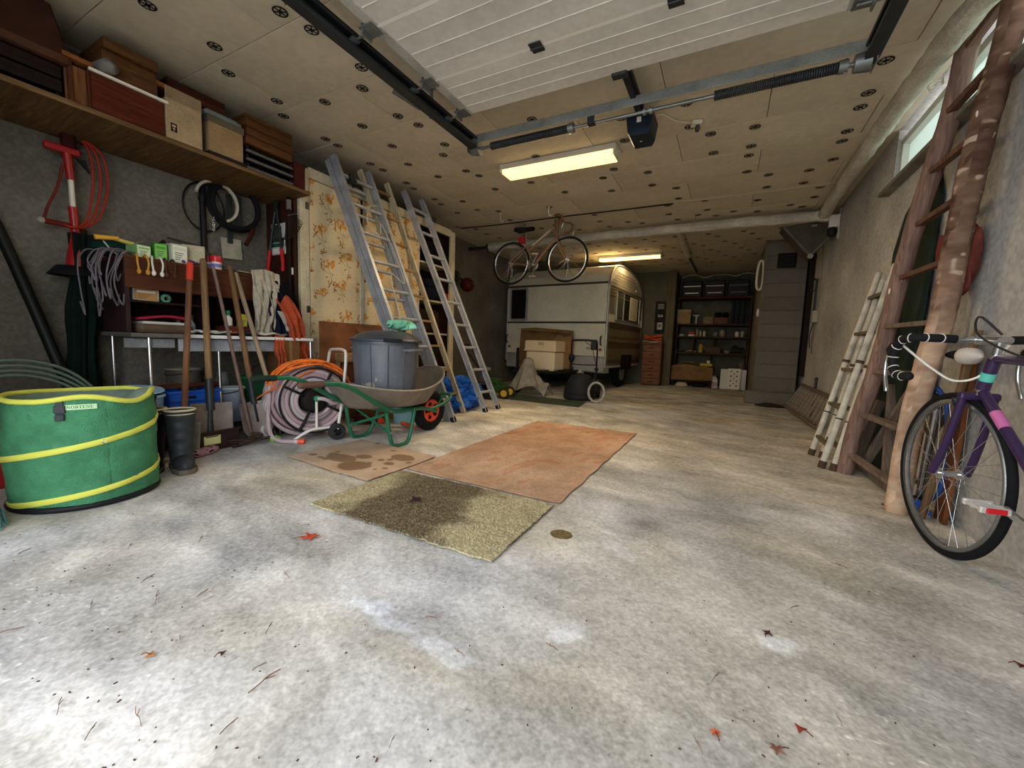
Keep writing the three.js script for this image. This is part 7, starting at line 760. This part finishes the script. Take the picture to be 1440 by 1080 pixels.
solo('wash_bowl', 'pale upturned bowl on the floor under the brown carton', 'bowl', lathe([[0.14, 0], [0.13, 0.04], [0.09, 0.085], [0, 0.095], [0, 0.09], [0.08, 0.078], [0.125, 0.0]], 30), mat('#bdb08c', 0.5), null, [-0.86, 0, -9.98]);
solo('rubber_ring', 'small black tyre lying beside the upturned bowl', 'tyre', [T(ring(0.12, 0.04, 32, 10), (g) => g.rotateX(PI / 2).translate(0, 0.04, 0)), rod([0, 0.02, 0], [0, 0.045, 0], 0.08)], M_RUBBER, null, [-0.5, 0, -9.98]);
{ const t = thing('canister', 'white plastic canister with a pale red label on the floor', 'canister', [-0.2, 0, -9.95]); part('body', [box(0.15, 0.2, 0.1, 0, 0.1, 0, 0.015), box(0.12, 0.05, 0.08, 0.0, 0.215, 0, 0.015)], mat('#cfc9ba', 0.5), t); part('handle', tube([[-0.05, 0.215, 0], [-0.045, 0.255, 0], [0.03, 0.255, 0], [0.04, 0.225, 0]], 0.012, 16, 6), mat('#cfc9ba', 0.5), t); part('cap', rod([0.05, 0.23, 0], [0.05, 0.26, 0], 0.02), mat('#332e28', 0.5), t); part('label', box(0.11, 0.11, 0.003, 0, 0.085, 0.051, 0), mat('#a98a7c', 0.6), t); }
{ const t = thing('perforated_panel', 'white plastic panel with rows of dark holes leaning on white frames', 'panel', [0.17, 0, -9.62], -3), m = mat('#d2ccb8', 0.6); part('panel', T(box(0.24, 0.44, 0.02, 0, 0.24, 0), (g) => g.rotateX(-0.12)), m, t); const h = []; for (let r = 0; r < 4; r++) for (let c = 0; c < 2; c++) h.push(T(rod([0, 0, 0], [0, 0, 0.004], 0.016, 0.016, 12), (g) => g.translate(-0.055 + c * 0.11, 0.1 + r * 0.1, 0.009).rotateX(-0.12))); for (let r = 0; r < 3; r++) h.push(T(rod([0, 0, 0], [0, 0, 0.004], 0.013, 0.013, 12), (g) => g.translate(0.0, 0.15 + r * 0.1, 0.009).rotateX(-0.12))); for (const g of h) part('hole', g, mat('#4c4839', 0.8), t); part('base', box(0.26, 0.03, 0.12, 0.0, 0.016, 0.03), grim('#9c9684', 0.7), t); }
for (const [x, l] of [[0.03, 'white plastic frame behind the perforated panel, nearer the canister'], [0.29, 'white plastic frame behind the perforated panel, nearer the pier']]) { const t = thing('plastic_rack', l, 'frame', [x, 0, -9.78], 0), m = mat('#cbc6b4', 0.6); part('sheet', T(box(0.2, 0.42, 0.012, 0, 0.22, 0), (g) => g.rotateX(-0.1)), m, t); part('border', [box(0.22, 0.025, 0.025, 0, 0.425, 0), box(0.22, 0.025, 0.025, 0, 0.02, 0), box(0.025, 0.42, 0.025, -0.1, 0.22, 0), box(0.025, 0.42, 0.025, 0.1, 0.22, 0)].map((g) => T(g, (q) => q.rotateX(-0.1))), m, t); }
solo('red_can', 'dull red and grey can standing against the pier', 'can', [lathe([[0, 0], [0.07, 0], [0.07, 0.2], [0.03, 0.26], [0, 0.26]], 20), rod([0, 0.26, 0], [0, 0.29, 0], 0.03)], grim('#6f5b50', 0.6, 3), null, [0.3, 0.332, -10.0]);
solo('stool', 'small grey stool under the dull red can', 'stool', [box(0.2, 0.03, 0.2, 0, 0.315, 0), ...[[-1, -1], [1, -1], [-1, 1], [1, 1]].map(([a, b]) => box(0.025, 0.3, 0.025, a * 0.08, 0.15, b * 0.08))], grim('#4d4a40', 0.8, 3), null, [0.3, 0, -10.0]);

// ---------- leaves, twigs and crumbs on the floor ----------
function leaf(name, label, x, z, s, turn, c, lobes) { const pts = []; const n = lobes * 2; for (let i = 0; i < n; i++) { const a = i / n * 2 * PI, r = i % 2 ? 0.3 : (1 - 0.35 * Math.abs(Math.cos(a * 0.5))); pts.push([Math.cos(a) * r * s, Math.sin(a) * r * s]); } const g = T(prism(pts, 0.0015), (q) => { q.rotateX(-PI / 2); const p = q.attributes.position; for (let i = 0; i < p.count; i++) p.setY(i, p.getY(i) + 0.16 * s * Math.abs(Math.sin(p.getX(i) / s * 2.2)) + 0.1 * s * Math.abs(Math.cos(p.getZ(i) / s * 2))); q.computeVertexNormals(); }); const t = thing(name, label, 'leaf', [x, 0.002, z], turn); part('blade', g, mat(c, 0.7), t); part('stalk', tube([[0, 0.004, 0], [-s * 0.7, 0.008, s * 0.1], [-s * 1.3, 0.004, s * 0.3]], 0.0012, 10, 5), mat('#6a3a2a', 0.7), t); return t; }
leaf('fallen_leaf', 'red star-shaped maple leaf lying on the concrete beside the carpet piece', -1.41, -1.01, 0.05, 30, '#b4492f', 5);
leaf('fallen_leaf', 'dark purple curled leaf lying on the carpet piece', -1.3, -1.5, 0.05, 170, '#32202a', 4).position.y = 0.018;
leaf('fallen_leaf', 'dark brown curled leaf lying in a white patch of concrete', 0.165, -1.315, 0.02, 60, '#4a2e28', 4);
leaf('fallen_leaf', 'orange scale-leaf sprig nearest the lower edge of the view', 0.04, -0.9, 0.016, 100, '#c0623c', 5);
leaf('fallen_leaf', 'dull brown ragged leaf beside the orange sprig', 0.15, -0.92, 0.02, 200, '#7d5c4c', 5);
leaf('fallen_leaf', 'tan pointed leaf lying towards the garage opening', -1.2, -0.42, 0.018, 20, '#a5713f', 3);
leaf('fallen_leaf', 'small maroon leaf lying near the racing bicycle', 0.75, -1.52, 0.02, 0, '#5c2628', 3);
leaf('fallen_leaf', 'rust red forked sprig beyond the dull brown ragged leaf', 0.2, -1.0, 0.018, 140, '#8a3a2a', 3);
leaf('fallen_leaf', 'black brown curled leaf among the twigs towards the garage opening', -1.06, -0.51, 0.014, 80, '#43302a', 3);
seed(61);
const twig0 = (() => { const t = thing('twig', 'thin brown twig lying on the concrete floor', 'twig', [-0.89, 0.003, -0.51], 95, 'thin brown twigs scattered on the floor'); part('stem', tube([[-0.035, 0.001, 0], [-0.01, 0.004, 0.003], [0.015, 0.002, -0.002], [0.04, 0.003, 0.006]], 0.0014, 14, 5), mat('#7a5a48', 0.8), t); part('shoot', rod([0.005, 0.003, 0], [0.022, 0.004, 0.014], 0.0014, 0.0008, 5), mat('#6a4a3a', 0.8), t); return t; })();
for (const [x, z, a, s] of [[-1.02, -0.33, 10, 1], [-0.84, -0.41, 80, 0.6], [-1.46, -0.53, 25, 1.2], [-1.37, -0.61, 70, 0.6], [-2.16, -0.42, 60, 0.6], [-1.61, -0.28, 120, 0.7], [-1.19, -0.26, 20, 0.8], [-1.6, -0.56, 60, 0.8], [-0.55, -0.81, 15, 0.7], [-0.94, -0.53, 100, 0.5], [-1.2, -0.48, 20, 0.6], [0.035, -1.06, 110, 0.7], [0.01, -0.85, 60, 0.6], [-1.57, -0.42, 20, 0.8], [-1.05, -0.62, 50, 0.7], [0.45, -1.9, 30, 0.6], [0.28, -1.07, 80, 0.5], [-1.25, -0.8, 15, 0.9], [-1.06, -0.27, 40, 0.6], [-0.53, -0.55, 70, 0.4], [-1.9, -0.62, 30, 0.7], [-1.75, -0.78, 35, 0.8], [-0.35, -0.95, 10, 0.6], [0.25, -1.5, 130, 0.6], [-0.7, -0.88, 160, 0.5]]) { const c = copy(twig0, null, [x, 0.003, z], a); c.scale.set(s * 0.85, 1, s * 0.45); }
{ const g = []; for (let i = 0; i < 260; i++) { const x = rr(-2.4, 0.8), z = -0.25 - Math.abs(rr(0, 1.5)) * rnd(); const l = rr(0.0012, 0.0035); g.push(T(box(l * rr(1, 2.6), 0.0015, l, 0, 0, 0, 0), (q) => q.rotateY(rnd() * 7).translate(x, 0.0012, z))); } const d = solo('plant_debris', 'fine dark crumbs of bark and leaf scattered over the front floor', 'debris', g, mat('#57453a', 0.9)); d.userData.kind = 'stuff'; }

renderer.render(scene, camera);
